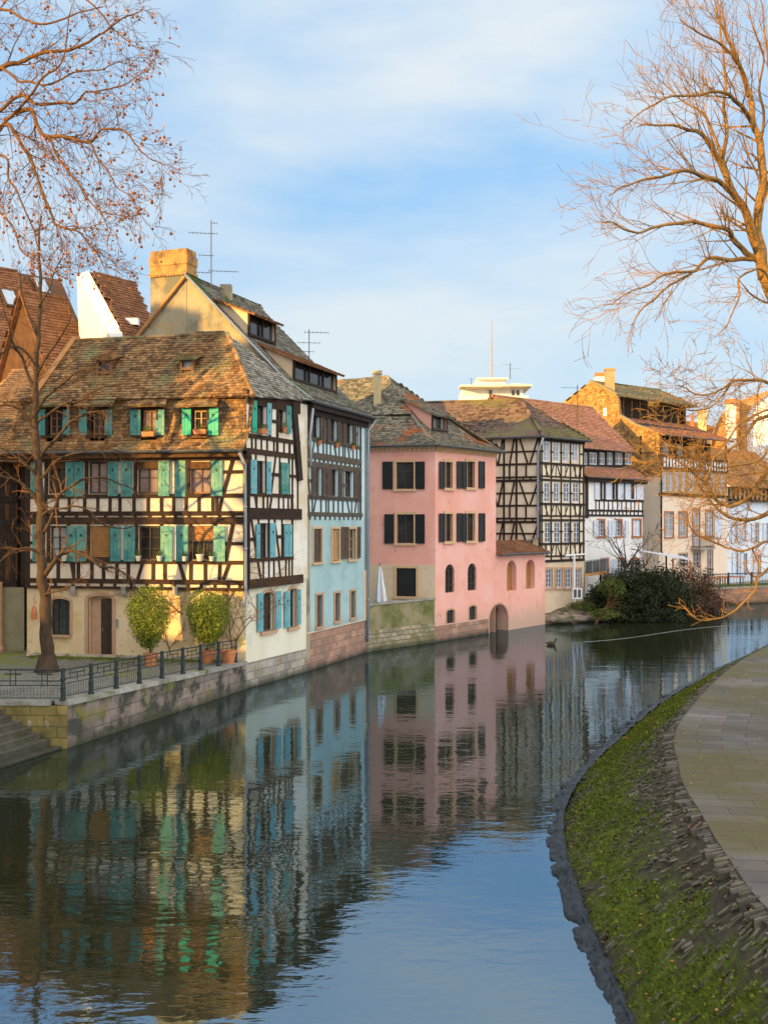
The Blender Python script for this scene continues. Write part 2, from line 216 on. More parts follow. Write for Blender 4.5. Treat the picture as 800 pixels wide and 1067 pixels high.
# ---------------------------------------------------------------- mesh helpers
class MB:
    def __init__(s): s.v=[]; s.f=[]; s.mi=[]; s.uv=None
    def poly(s,pts,mi=0):
        b=len(s.v); s.v+= [tuple(p) for p in pts]; s.f.append(tuple(range(b,b+len(pts)))); s.mi.append(mi); return s
    def hexa(s,p,mi=0):   # p: 4 bottom + 4 top, loops in the same order
        b=len(s.v); s.v+=[tuple(q) for q in p]
        for q in ((3,2,1,0),(4,5,6,7),(0,1,5,4),(1,2,6,5),(2,3,7,6),(3,0,4,7)): s.f.append(tuple(b+i for i in q)); s.mi.append(mi)
        return s
    def box(s,x0,x1,y0,y1,z0,z1,mi=0):
        return s.hexa([(x0,y0,z0),(x1,y0,z0),(x1,y1,z0),(x0,y1,z0),(x0,y0,z1),(x1,y0,z1),(x1,y1,z1),(x0,y1,z1)],mi)
    def prism(s,a,b_,mi=0):   # two parallel polygons
        n=len(a); b=len(s.v); s.v+=[tuple(q) for q in a]+[tuple(q) for q in b_]
        s.f.append(tuple(range(b,b+n))); s.f.append(tuple(range(b+2*n-1,b+n-1,-1))); s.mi+= [mi,mi]
        for i in range(n):
            j=(i+1)%n; s.f.append((b+i,b+n+i,b+n+j,b+j)); s.mi.append(mi)
        return s
    def tube(s,pts,rad,n=6,cap=True,mi=0):
        pts=[Vector(p) for p in pts]; b=len(s.v); m=len(pts)
        if not isinstance(rad,(list,tuple)): rad=[rad]*m
        ref=Vector((0,0,1)) if abs((pts[-1]-pts[0]).normalized().z)<.9 else Vector((1,0,0))
        for i,p in enumerate(pts):
            d=(pts[min(i+1,m-1)]-pts[max(i-1,0)]); d=d.normalized() if d.length>1e-9 else Vector((0,0,1))
            x=d.cross(ref); x=x.normalized() if x.length>1e-6 else Vector((1,0,0)); y=d.cross(x)
            for k in range(n):
                a=2*math.pi*k/n; s.v.append(tuple(p+(x*math.cos(a)+y*math.sin(a))*rad[i]))
        for i in range(m-1):
            for k in range(n):
                k2=(k+1)%n; s.f.append((b+i*n+k,b+i*n+k2,b+(i+1)*n+k2,b+(i+1)*n+k)); s.mi.append(mi)
        if cap and n>2:
            s.f.append(tuple(b+k for k in range(n-1,-1,-1))); s.f.append(tuple(b+(m-1)*n+k for k in range(n))); s.mi+=[mi,mi]
        return s
    def lathe(s,c,prof,n=16,mi=0):
        return s.tube([(c[0],c[1],c[2]+z) for r,z in prof],[r for r,z in prof],n,True,mi)
    def build(s,name,mats,parent=None,smooth=False,root=None):
        me=bpy.data.meshes.new(name)
        org=Vector((0,0,0))
        if parent is not None:
            q=parent
            while q is not None: org+=q.location; q=q.parent
        elif root is not None: org=Vector(root)
        me.from_pydata([(a-org.x,b-org.y,c-org.z) for a,b,c in s.v],[],s.f)
        if not isinstance(mats,(list,tuple)): mats=[mats]
        for m_ in mats: me.materials.append(m_)
        if len(mats)>1: me.polygons.foreach_set('material_index',s.mi)
        if smooth: me.polygons.foreach_set('use_smooth',[True]*len(s.f))
        me.update()
        uvl=me.uv_layers.new(name='UVMap'); data=[0.0]*(2*len(me.loops)); Z=Vector((0,0,1))
        if s.uv:
            for p in me.polygons:
                for li,vi in zip(p.loop_indices,p.vertices): data[2*li],data[2*li+1]=s.uv[vi]
        else:
            for p in me.polygons:
                n=p.normal
                if abs(n.z)>.97: u=Vector((1,0,0)); v=Vector((0,1,0))
                else: u=Z.cross(n).normalized(); v=n.cross(u)
                for li,vi in zip(p.loop_indices,p.vertices):
                    c=s.v[vi]; data[2*li]=c[0]*u.x+c[1]*u.y+c[2]*u.z; data[2*li+1]=c[0]*v.x+c[1]*v.y+c[2]*v.z
        uvl.data.foreach_set('uv',data)
        ob=bpy.data.objects.new(name,me); COL.objects.link(ob)
        if parent is not None: ob.parent=parent
        elif root is not None: ob.location=root
        return ob
def tag(o,label,cat,group=None,kind=None):
    if label: o['label']=label
    if cat: o['category']=cat
    if group: o['group']=group
    if kind: o['kind']=kind
    return o
def thing(name,loc,label,cat,group=None):
    o=bpy.data.objects.new(name,None); COL.objects.link(o); o.location=loc; o.empty_display_size=.3
    return tag(o,label,cat,group)
def struct(mb,name,mat,smooth=False):
    o=mb.build(name,mat,smooth=smooth); o['kind']='structure'; return o

def at(px,py,D): return Vector(((px-HX)/F*D,D,H+(HY-py)/F*D))
class Fac:
    def __init__(s,A,B,off=0):
        A=Vector(A[:2]); B=Vector(B[:2]); u=(B-A); s.len=u.length; s.u=u.normalized(); n=Vector((s.u.y,-s.u.x))
        if n.dot(-A)<0: n=-n
        s.n=n; s.A=A+n*off
    def hit(s,px):
        d=Vector(((px-HX)/F,1)); t=s.n.dot(s.A)/s.n.dot(d); return d*t
    def s(s_,px): return s_.u.dot(s_.hit(px)-s_.A)
    def z(s,px,py): return H+(HY-py)/F*s.hit(px).y
    def P(s,a,z,o=0):
        q=s.A+s.u*a+s.n*o; return Vector((q.x,q.y,z))
    def box(s,mb,s0,s1,z0,z1,o0,o1,mi=0):
        return mb.hexa([s.P(s0,z0,o0),s.P(s1,z0,o0),s.P(s1,z0,o1),s.P(s0,z0,o1),s.P(s0,z1,o0),s.P(s1,z1,o0),s.P(s1,z1,o1),s.P(s0,z1,o1)],mi)
    def slab(s,mb,s0,s1,z0,z1,oa,ob,th,mi=0):
        return mb.hexa([s.P(s0,z0,oa),s.P(s1,z0,ob),s.P(s1,z0,ob+th),s.P(s0,z0,oa+th),s.P(s0,z1,oa),s.P(s1,z1,ob),s.P(s1,z1,ob+th),s.P(s0,z1,oa+th)],mi)
    def bar(s,mb,a,b,w,o0,o1,mi=0):
        a=Vector(a); b=Vector(b); d=(b-a).normalized(); p=Vector((-d.y,d.x))*w/2; c=[a-p,b-p,b+p,a+p]
        return mb.hexa([s.P(*q,o0) for q in c]+[s.P(*q,o1) for q in c],mi)
    def poly(s,mb,pts,o0,o1,mi=0):
        return mb.prism([s.P(*q,o0) for q in pts],[s.P(*q,o1) for q in pts],mi)
    def wall(s,mb,s0,s1,z0,z1,holes=(),depth=.22,mi=0,solid=True):
        ss=sorted({s0,s1,*[min(max(h[i],s0),s1) for h in holes for i in (0,1)]}); zs=sorted({z0,z1,*[min(max(h[i],z0),z1) for h in holes for i in (2,3)]})
        for i in range(len(ss)-1):
            for j in range(len(zs)-1):
                a,b,c,d=ss[i],ss[i+1],zs[j],zs[j+1]
                if b-a<1e-4 or d-c<1e-4: continue
                m=((a+b)/2,(c+d)/2)
                if any(h[0]<m[0]<h[1] and h[2]<m[1]<h[3] for h in holes): continue
                mb.poly([s.P(a,c),s.P(b,c),s.P(b,d),s.P(a,d)],mi)
        for h in holes:
            a,b,c,d=h[:4]; k=-depth
            for p,q in (((a,c),(b,c)),((b,c),(b,d)),((b,d),(a,d)),((a,d),(a,c))):
                mb.poly([s.P(*p),s.P(*q),s.P(*q,k),s.P(*p,k)],mi)
            mb.poly([s.P(a,c,k),s.P(b,c,k),s.P(b,d,k),s.P(a,d,k)],mi)
        return mb
def beams(root,fac,ref,lst,mat,o0=.0,o1=.035,name='timber_frame',jit=.35):
    mb=MB(); zr=lambda y: fac.z(ref,y)
    for b in lst:
        e=o1+random.uniform(-.006,.006)
        if b[0]=='h': _,y,xa,xb,wd=b; a=(fac.s(xa),zr(y)); c=(fac.s(xb),zr(y)); e=o1+.012+random.uniform(0,.004)
        elif b[0]=='v': _,x,ya,yb,wd=b; a=(fac.s(x)+random.uniform(-1,1)*.02*jit,zr(ya)); c=(fac.s(x)+random.uniform(-1,1)*.03*jit,zr(yb))
        else: _,xa,ya,xb,yb,wd=b; a=(fac.s(xa),zr(ya)); c=(fac.s(xb),zr(yb))
        fac.bar(mb,a,c,wd,o0-.02,e)
    return mb.build(name,mat,root)
def shutter(parent,fac,xa,xb,y0,y1,mat,kind='heart',hinge=None,label=None,ang=None,o=.045):
    xm=(xa+xb)/2; s0,s1=fac.s(xa),fac.s(xb); z0,z1=fac.z(xm,y1),fac.z(xm,y0)
    if ang is None: ang=random.uniform(.0,.09)
    oa,ob=(o,o+ang*(s1-s0)) if hinge!='r' else (o+ang*(s1-s0),o)
    mb=MB(); wd=s1-s0
    if kind=='louvre':
        e=.12*wd; f=lambda a: oa+(ob-oa)*(a-s0)/wd
        for a,b in ((s0,s0+e),(s1-e,s1)): fac.slab(mb,a,b,z0,z1,f(a),f(b),.035)
        for c,d in ((z0,z0+.07),(z1-.07,z1),((z0+z1)/2-.03,(z0+z1)/2+.03)): fac.slab(mb,s0+e,s1-e,c,d,f(s0+e),f(s1-e),.033)
        fac.slab(mb,s0+e,s1-e,z0+.07,z1-.07,f(s0+e)-.004,f(s1-e)-.004,.012)
        n=max(4,int((z1-z0)/.085))
        for k in range(n):
            z=z0+.08+(z1-z0-.16)*k/n; fac.slab(mb,s0+e,s1-e,z,z+.022,f(s0+e)+.006,f(s1-e)+.006,.02)
        return mb.build('shutter',mat,parent)
    np_=3
    for k in range(np_):
        a=s0+wd*k/np_+.004; b=s0+wd*(k+1)/np_-.004
        fac.slab(mb,a,b,z0,z1,oa+(ob-oa)*(a-s0)/wd,oa+(ob-oa)*(b-s0)/wd,.032+random.uniform(0,.004))
    fac.slab(mb,s0+.008,s1-.008,z0+.1,z1-.1,oa-.006,ob-.006,.02)
    for zz in (z0+.14*(z1-z0),z1-.14*(z1-z0)): fac.slab(mb,s0+.03,s1-.03,zz-.035,zz+.035,oa+.02,ob+.02,.028)
    if kind=='heart':
        c=((s0+s1)/2,z0+.74*(z1-z0)); r=min(.055,wd*.16); of=(oa+ob)/2+.042
        mb2=[(c[0],c[1]-r*1.5),(c[0]+r*.7,c[1]-r*.2),(c[0]+r*.7,c[1]+r*.5),(c[0]+r*.3,c[1]+r*.8),(c[0],c[1]+r*.4),(c[0]-r*.3,c[1]+r*.8),(c[0]-r*.7,c[1]+r*.5),(c[0]-r*.7,c[1]-r*.2)]
        fac.poly(mb,mb2,of-.03,of,1)
    return mb.build('shutter',[mat,black_sh],parent)
def rect(fac,x0,x1,y0,y1):
    xm=(x0+x1)/2; return (fac.s(x0),fac.s(x1),fac.z(xm,y1),fac.z(xm,y0))
def window(root,fac,r,frame=None,pane=None,cols=2,rows=3,depth=.12,fw=.05,sill=None,surround=None,sw=.1,shutters=(),lintel=None,name='window',bars=None,blind=None,label=None,back=True):
    frame=frame or wood_fr; pane=pane or g_dark; s0,s1,z0,z1=r; mb=MB()
    d0,d1=-depth-.03,-depth+.02
    for a,b,c,d in ((s0,s1,z0,z0+fw),(s0,s1,z1-fw,z1),(s0,s0+fw,z0+fw,z1-fw),(s1-fw,s1,z0+fw,z1-fw)): fac.box(mb,a,b,c,d,d0,d1)
    for k in range(1,cols):
        c=s0+(s1-s0)*k/cols; h=.028 if k*2==cols else .012; fac.box(mb,c-h,c+h,z0+fw,z1-fw,d0+.003,d1+.006)
    for k in range(1,rows):
        c=z0+(z1-z0)*k/rows; fac.box(mb,s0+fw,s1-fw,c-.013,c+.013,d0+.006,d1-.004)
    if surround:
        pass
    wn_=mb.build(name,frame,root)
    if label: wn_['label']=label
    pm=MB(); fac.box(pm,s0+.01,s1-.01,z0+.01,z1-.01,d0-.012,d0+.01); pm.build('pane',pane,wn_)
    if surround:
        m2=MB(); q=.05
        for a,b,c,d in ((s0-sw,s0,z0,z1),(s1,s1+sw,z0,z1),(s0-sw-.02,s1+sw+.02,z1,z1+sw),(s0-sw-.04,s1+sw+.04,z0-sw,z0)): fac.box(m2,a,b,c,d,-.05,q if c>=z0 else q+.05)
        m2.build('surround',surround,wn_)
    if sill:
        m2=MB(); fac.box(m2,s0-.06,s1+.06,z0-.07,z0-.002,-.1,.13); m2.build('sill',sill,wn_)
    if lintel:
        m2=MB(); fac.box(m2,s0+.01,s1-.01,z1-.22*(z1-z0),z1-.01,-.06,.02); m2.build('lintel',lintel,wn_)
    if blind:
        m2=MB(); zz=z1-blind[1]*(z1-z0); n=max(3,int((z1-zz)/.07))
        for k in range(n): fac.box(m2,s0+.02,s1-.02,zz+(z1-zz)*k/n,zz+(z1-zz)*(k+.86)/n,-depth+.03,-depth+.055)
        m2.build('blind',blind[0],wn_)
    if bars:
        m2=MB(); n=5
        for k in range(1,n): c=s0+(s1-s0)*k/n; m2.tube([fac.P(c,z0,-.03),fac.P(c,z1,-.03)],.012,5)
        for k in range(1,4): c=z0+(z1-z0)*k/4; m2.tube([fac.P(s0,c,-.03),fac.P(s1,c,-.03)],.012,5)
        m2.build('grille',bars,wn_)
    for sh in shutters: shutter(wn_,fac,*sh)
    return wn_
def inside(p,poly):
    x,y=p; c=False; j=len(poly)-1
    for i in range(len(poly)):
        xi,yi=poly[i]; xj,yj=poly[j]
        if (yi>y)!=(yj>y) and x<(xj-xi)*(y-yi)/(yj-yi)+xi: c=not c
        j=i
    return c
def tiles(mb,poly,tw=.17,th=.15,lift=.03,tmi=0,under=True,umi=0,thick=.07,irr=1):
    P=[Vector(p) for p in poly]; n=Vector((0,0,0))
    for i in range(len(P)): n+=P[i].cross(P[(i+1)%len(P)])
    n.normalize()
    if n.z<0: n=-n; P=P[::-1]
    u=Vector((0,0,1)).cross(n); u=u.normalized() if u.length>1e-5 else Vector((1,0,0)); v=n.cross(u)
    O=P[0]; q=[((p-O).dot(u),(p-O).dot(v)) for p in P]
    if under: mb.prism([p-n*.005 for p in P],[p-n*thick for p in P],umi)
    u0=min(a for a,b in q); u1=max(a for a,b in q); v0=min(b for a,b in q); v1=max(b for a,b in q)
    j=0; vv=v0
    while vv<v1:
        uu=u0-(tw/2 if j%2 else 0)
        while uu<u1+tw:
            c=(uu+tw/2,vv+th*.5)
            if inside(c,q) and random.random()>.004:
                l=lift*random.uniform(.7,1.35); dv=random.uniform(-.012,.012)*irr; du=random.uniform(-.006,.006)*irr; sk=random.uniform(-.012,.012)*irr
                a=O+u*(uu+.006+du)+v*(vv+dv-.02); b=O+u*(uu+tw-.006+du)+v*(vv+dv+sk-.02); hh=th*1.25
                A0=a+n*l; B0=b+n*(l+random.uniform(-.006,.006)*irr); C0=b+v*hh+n*.004; D0=a+v*hh+n*.004; E0=a-n*.004; F0=b-n*.004
                k=len(mb.v); mb.v+=[tuple(x) for x in (A0,B0,C0,D0,E0,F0)]
                mb.f+=[(k,k+1,k+2,k+3),(k+4,k+5,k+1,k),(k+4,k,k+3),(k+5,k+2,k+1)]; mb.mi+=[tmi]*4
            uu+=tw
        vv+=th; j+=1
    return mb
def ridgecap(mb,a,b,r=.1,step=.36,mi=0):
    a=Vector(a); b=Vector(b); d=b-a; n=max(1,int(d.length/step)); 
    for i in range(n):
        p=a+d*(i/n); q=a+d*((i+1.12)/n); mb.tube([p+Vector((0,0,.0)),q+Vector((0,0,.015))],[r*1.08,r*.9],7,True,mi)
def gutter(parent,pts,r=.06,mat=None): mb=MB(); mb.tube(pts,r,7); return mb.build('gutter',mat or lead_dk,parent)
def pipe(parent,pts,r=.05,mat=None):
    mb=MB(); mb.tube(pts,r,8)
    for i in range(len(pts)-1):
        a=Vector(pts[i]); b=Vector(pts[i+1]); m_=int((a-b).length/2)
        for k in range(1,m_+1): p=a+(b-a)*(k/(m_+1)); mb.tube([p-(b-a).normalized()*.03,p+(b-a).normalized()*.03],r*1.3,8)
    return mb.build('downpipe',mat or pvc,parent,smooth=True)
def arch_sp(mb,fac,r,mi=0,frac=.5,n=8,depth=.22,pointed=False):
    """spandrel fillers that turn the top of rectangular hole r into an arch; returns outline"""
    s0,s1,z0,z1=r; c=(s0+s1)/2; a=(s1-s0)/2; hgt=a*frac*2
    pts=[(c-a*math.cos(math.pi*k/(2*n)), z1-hgt+hgt*math.sin(math.pi*k/(2*n))) for k in range(n+1)]
    L_=[(s0,z1)]+pts[::1]; 
    for side in (0,1):
        q=[(s0,z1)]+pts if side==0 else [(s1,z1)]+[(2*c-x,z) for x,z in pts]
        # triangle fan, flush with the wall front, plus soffit
        for k in range(1,len(q)-1):
            mb.poly([fac.P(*q[0]),fac.P(*q[k]),fac.P(*q[k+1])],mi)
            mb.poly([fac.P(*q[k]),fac.P(*q[k],-depth),fac.P(*q[k+1],-depth),fac.P(*q[k+1])],mi)
def arch_ring(fac,r,wd,o0,o1,frac,mb,mi=0,n=8,legs=True):
    s0,s1,z0,z1=r; c=(s0+s1)/2; a=(s1-s0)/2; hgt=a*frac*2
    inn=[(c-a*math.cos(math.pi*k/n), z1-hgt+hgt*math.sin(math.pi*k/n)) for k in range(n+1)]
    ou=[(c-(a+wd)*math.cos(math.pi*k/n), z1-hgt+(hgt+wd)*math.sin(math.pi*k/n)) for k in range(n+1)]
    if legs: inn=[(s0,z0)]+inn+[(s1,z0)]; ou=[(s0-wd,z0)]+ou+[(s1+wd,z0)]
    for k in range(len(inn)-1):
        c4=[inn[k],inn[k+1],ou[k+1],ou[k]]; mb.hexa([fac.P(*q,o0) for q in c4]+[fac.P(*q,o1) for q in c4],mi)
def shed_dormer(root,fac,s0,s1,w0,zb,zt,wb,zback,tmat,cheek,post,nwin=3,oh=.25,pane=None,glazed=True):
    """front face at depth w0 behind fac, from zb to zt; roof runs back to (wb,zback)"""
    p=MB(); n=nwin
    for k in range(n+1):
        c=s0+(s1-s0)*k/n; fac.box(p,c-.05,c+.05,zb-.2,zt,-w0-.05,-w0+.04)
    fac.box(p,s0,s1,zt-.09,zt,-w0-.04,-w0+.03); fac.box(p,s0,s1,zb-.06,zb+.05,-w0-.04,-w0+.06)
    dm=p.build('dormer',post,root)
    for s in (s0,s1): d=MB(); fac_p=[fac.P(s,zb-.3,-w0),fac.P(s,zt,-w0),fac.P(s,zback-.02,-wb)]; e=.06 if s==s0 else -.06; d.prism(fac_p,[p+Vector((*(fac.u*e),0)) for p in fac_p]); d.build('cheek',cheek,dm)
    g_=MB(); fac.box(g_,s0+.05,s1-.05,zb,zt-.05,-w0-.14,-w0-.10); 
    g_.build('pane',pane or g_dark,dm)
    t=MB(); sl=(zback-zt)/(wb-w0)
    tiles(t,[fac.P(s0-.18,zt+.05-sl*oh,-w0+oh),fac.P(s1+.18,zt+.05-sl*oh,-w0+oh),fac.P(s1+.18,zback+.05,-wb),fac.P(s0-.18,zback+.05,-wb)])
    t.build('dormer_roof',tmat,dm); return dm
def hbox(root,fac,s0,s1,z0,z1,back,mat,name='wall',o=-.25):
    mb=MB(); fac.box(mb,s0,s1,z0,z1,-back,o); return mb.build(name,mat,root)
# ================================================================ ground, water, quay
def zg(y): return 1.22-.023*(min(max(y,26.8),37)-26.8)
PQ=Vector((-8.42,26.8)); CA=Vector((-4.99,36.4)); CB=Vector((-3.13,40.6)); CC=Vector((-.80,46.7))
mb=MB(); mb.poly([(-3000,-400,-1.5),(3000,-400,-1.5),(3000,5000,-1.5),(-3000,5000,-1.5)]); struct(mb,'ground',soil)
mb=MB(); mb.poly([(-70,-40,0),(90,-40,0),(90,160,0),(-70,160,0)]); struct(mb,'river',wm)
# left bank ground (cobbled square), slightly sloping
mb=MB(); xs=[-60,-40,-25,-18,-12]; ys=[26.95,28,30,32,34,35.5,37,39,45]
def shore(y):
    t=(y-26.8)/(36.4-26.8); return -8.42+t*3.43-.25 if y<36.4 else -5.2
for j in range(len(ys)-1):
    r0=xs+[shore(ys[j])]; r1=xs+[shore(ys[j+1])]
    for i in range(len(r0)-1): mb.poly([(r0[i],ys[j],zg(ys[j])),(r0[i+1],ys[j],zg(ys[j])),(r1[i+1],ys[j+1],zg(ys[j+1])),(r1[i],ys[j+1],zg(ys[j+1]))])
struct(mb,'square',cobble)
mb=MB(); mb.poly([(-900,-400,.6),(-33,-400,.6),(-33,26.9,.6),(-33,45,.6),(-900,45,.6)]); mb.poly([(-900,45,.9),(-4,45,.9),(-1,51.5,.9),(8,62,.9),(14,68,.9),(22,78,.9),(60,110,.9),(60,900,.9),(-900,900,.9)]); struct(mb,'far_ground',grassm)
# kerb strip of grass along the house foot
mb=MB(); fA=Fac((-13.46,38),CA); rr=random.Random(3)
for k in range(5200):
    s=rr.uniform(.2,8.2); o=abs(rr.gauss(0,.35))+.03
    if o>1.1 or (math.sin(s*3.1)+math.sin(s*7.3))*.3+o>.9: continue
    p=fA.P(s,0,o); p.z=zg(p.y)+.002; h=rr.uniform(.02,.06); a=rr.uniform(0,6.28); d=Vector((math.cos(a),math.sin(a),0))*.02; l=Vector((rr.uniform(-.02,.02),rr.uniform(-.02,.02),h)); mb.poly([p-d,p+d,p+l])
tag(mb.build('grass',mossm,root=(-9,37,0)),'short green grass and moss growing between cobbles along the foot of the big timbered house','grass',kind='stuff')

# quay wall
t=thing('quay_wall',(-8.4,26.8,0),'weathered stone quay wall with a flat cap below the dark iron railing','wall')
mb=MB(); fq=Fac(PQ,(CA.x+.02,CA.y)); n=24
fq.wall(mb,.0,fq.len,-.6,.0)
for i in range(n):
    a,b=fq.len*i/n,fq.len*(i+1)/n; za=1.14-.26*i/n; zb=1.14-.26*(i+1)/n
    mb.poly([fq.P(a,0),fq.P(b,0),fq.P(b,zb),fq.P(a,za)])
mb.build('canal_face',quay_stone,t)
ff=Fac((-40,27.3),PQ); mb=MB(); mb.poly([ff.P(0,-.6),ff.P(ff.len,-.6),ff.P(ff.len,1.14),ff.P(0,1.14)]); mb.build('stair_face',quay_moss,t)
mb=MB(); i=0; s=0
while s<fq.len-.05:
    l=min(rr.uniform(.8,1.3),fq.len-s); za=1.14-.26*s/fq.len; zb=1.14-.26*(s+l)/fq.len; j=rr.uniform(-.01,.012)
    mb.hexa([fq.P(s+.008,za,.05+j),fq.P(s+l-.008,zb,.05+j),fq.P(s+l-.008,zb,-.42),fq.P(s+.008,za,-.42),fq.P(s+.008,za+.13,.045+j),fq.P(s+l-.008,zb+.13,.045+j),fq.P(s+l-.008,zb+.13,-.42),fq.P(s+.008,za+.13,-.42)]); s+=l
s=0
while s<ff.len-.55:
    l=min(rr.uniform(.8,1.3),ff.len-.45-s); ff.box(mb,s+.008,s+l-.008,1.14,1.262,-.42,.04); s+=l
mb.build('cap',cap_stone,t)
# stairs down to the water in front of the wall
mb=MB(); nd=Vector((-.35,-.94))
st=[(3,741,.0),(12,748,0),(22,755.5,0),(32,763,0),(42,769.5,0),(52,775,0),(64,786,0)]
prev=None; D=26.75
xs_=[(p-400)/1050*D for p,_,_ in st]; zs_=[1.05,.90,.74,.58,.42,.27,.07]
xs_=[-12.6]+xs_; zs_=[1.10]+zs_
for k in range(1,len(xs_)):
    x0=-40 if k==1 else xs_[k-1]; x1=xs_[k]; z=zs_[k]
    a=Vector((x1,D)); 
    j=rr.uniform(-.01,.01)
    b0=Vector((xs_[k]-1.8,D)); L_=8
    mb.hexa([(b0.x,b0.y,-.5),(a.x,a.y,-.5),(a.x+nd.x*L_,a.y+nd.y*L_,-.5),(b0.x+nd.x*L_,b0.y+nd.y*L_,-.5),(b0.x,b0.y,z-.02),(a.x,a.y,z-.02),(a.x+nd.x*L_,a.y+nd.y*L_,z-.02),(b0.x+nd.x*L_,b0.y+nd.y*L_,z-.02)])
    mb.hexa([(b0.x-.0,b0.y,z-.03),(a.x+.025,a.y,z-.03),(a.x+.025+nd.x*L_,a.y+nd.y*L_,z-.03),(b0.x+nd.x*L_,b0.y+nd.y*L_,z-.03),(b0.x,b0.y,z+j*.3),(a.x+.02,a.y,z+j*.3),(a.x+.02+nd.x*L_,a.y+nd.y*L_,z+j*.3),(b0.x+nd.x*L_,b0.y+nd.y*L_,z+j*.3)],0)
stair_m=M('stair_stone',(.06,.053,.04),(.125,.11,.085),ns=3,bump=.8,bscale=12,stain=(.06,.06,.03),stain_s=2,stain_t=(.5,.65),zstain=(.1,.5,(.03,.032,.02),.4))
tag(mb.build('stone_stairs',stair_m,root=(-10,25,0)),'worn stone steps going down into the water beside the quay wall','stairs')

# railing
t=thing('railing',(-8.4,27,1.27),'dark green iron railing with posts round the quay corner','railing')
def post(p,h=.84,r=.052):
    mb=MB(); mb.lathe(p,[(r*1.7,0),(r*1.7,.05),(r*1.2,.07),(r*1.2,.28),(r*1.45,.30),(r*1.45,.35),(r,.37),(r*.95,h*.62),(r*1.5,h*.64),(r*1.5,h*.70),(r,h*.72),(r,h-.06),(r*1.35,h-.05),(r*1.35,h-.01),(r*.7,h+.02)],10); return mb.build('post',iron,t,smooth=False)
zt_=lambda s:1.27-.26*s/fq.len
ps=[70.5,100,126,150,173.5,195,213.5,232,249.5]; sp_=[max(.03,fq.s(p)) for p in ps]
for s in sp_: post(fq.P(s,zt_(s),-.16))
for i in range(len(sp_)-1):
    a,b=sp_[i],sp_[i+1]; mb=MB(); 
    for h,r_ in ((.80,.022),(.56,.014),(.44,.014),(.10,.012)): mb.tube([fq.P(a,zt_(a)+h,-.16),fq.P(b,zt_(b)+h,-.16)],r_,5)
    for k in range(1,4):
        c=a+(b-a)*k/4; mb.tube([fq.P(c,zt_(c)+(.56 if k!=2 else .44),-.16),fq.P(c,zt_(c)+.8 if k!=2 else zt_(c)+.69,-.16)],.011,4)
    c0,c1=a+(b-a)*.22,a+(b-a)*.78; mb.tube([fq.P(c0,zt_(c0)+.69,-.16),fq.P(c1,zt_(c1)+.69,-.16)],.016,4)
    k=a+.12
    while k<b-.05: mb.tube([fq.P(k,zt_(k)+.10,-.16),fq.P(k,zt_(k)+.44,-.16)],.0045,3,False); k+=.11
    mb.build('rail_panel',iron,t)
sx=[ff.len-.12-1.9*k for k in range(0,5)]
for i in range(len(sx)-1):
    b,a=sx[i]-.12,sx[i+1]+.02; mb=MB(); z=1.27
    if i>0: post(ff.P(sx[i],z,-.16))
    b+=.1
    for h,r_ in ((.80,.022),(.50,.016),(.38,.014),(.04,.012)): mb.tube([ff.P(a,z+h,-.16),ff.P(b,z+h,-.16)],r_,5)
    for k in (0,1): mb.tube([ff.P((a,b)[k],z+.04,-.16),ff.P((a,b)[k],z+.5,-.16)],.016,5)
    for q in (.22,.30,.68,.76): c=a+(b-a)*q; mb.tube([ff.P(c,z+.36,-.16),ff.P(c,z+.8,-.16)],.014,4)
    for q0,q1 in ((.14,.38),(.60,.84)): mb.tube([ff.P(a+(b-a)*q0,z+.68,-.16),ff.P(a+(b-a)*q1,z+.68,-.16)],.018,4)
    k=a+.06
    while k<b: mb.tube([ff.P(k,z+.04,-.16),ff.P(k,z+.38,-.16)],.004,3,False); k+=.09
    for q in range(1,4): mb.tube([ff.P(a,z+.04+.085*q,-.16),ff.P(b,z+.04+.085*q,-.16)],.003,3,False)
    mb.build('rail_panel',iron,t)

# ================================================================ HOUSE A  (big timbered house at the corner)
A=thing('timbered_house',(-9,38,.95),'big half-timbered corner house with green shutters and a mossy brown tiled mansard roof','house')
AL=Vector((-13.46,38)); fA=Fac(AL,CA); fA1=Fac(AL,CA,.10); fS=Fac(CA,CB); fS1=Fac(CA+ (fA.n*.10),CB,.08)
rf=lambda x0,x1,y0,y1: rect(fA,x0,x1,y0,y1)
# ground floor
door=rect(fA,92,117,621,680); gw=rect(fA,52,73,624,662)
door=(door[0],door[1],.93,door[3])
zJ=fA.z(150,614)
mb=MB(); mmid=fA.s(120)
fA.wall(mb,0,fA.len,.7,zJ,[door,gw],depth=.3)
arch_sp(mb,fA,door,frac=.12,depth=.3); arch_sp(mb,fA,gw,frac=.14,depth=.3)
mb.build('ground_wall',plaster_tan,A)
mb=MB(); arch_ring(fA,door,.14,-.08,.03,.12,mb); mb.build('stone_surround',sandstone,A); mb=MB(); arch_ring(fA,gw,.1,-.08,.03,.14,mb); mb.build('stone_surround',sandstone,A)
d=MB(); fA.box(d,door[0]+.42,door[1]-.02,.95,door[3]-.12,-.26,-.2); 
for k in range(2): 
    for j in range(3): c0=door[0]+.5+k*.25; fA.box(d,c0,c0+.2,1.05+j*.6,1.5+j*.6,-.2,-.18)
dd=d.build('door',wood_dk,A); d=MB(); fA.box(d,door[0]+.02,door[0]+.4,.95,door[3]-.12,-.28,-.22); d.build('side_panel',sandstone,dd)
d=MB(); q=fA.P(door[0]+.5,1.95,-.17); d.tube([q,q+Vector((0,0,.12))],.014,6); d.build('handle',lead,dd)
window(A,fA,gw,wood_dk,g_grey,3,4,depth=.2,bars=iron,sill=sandstone)
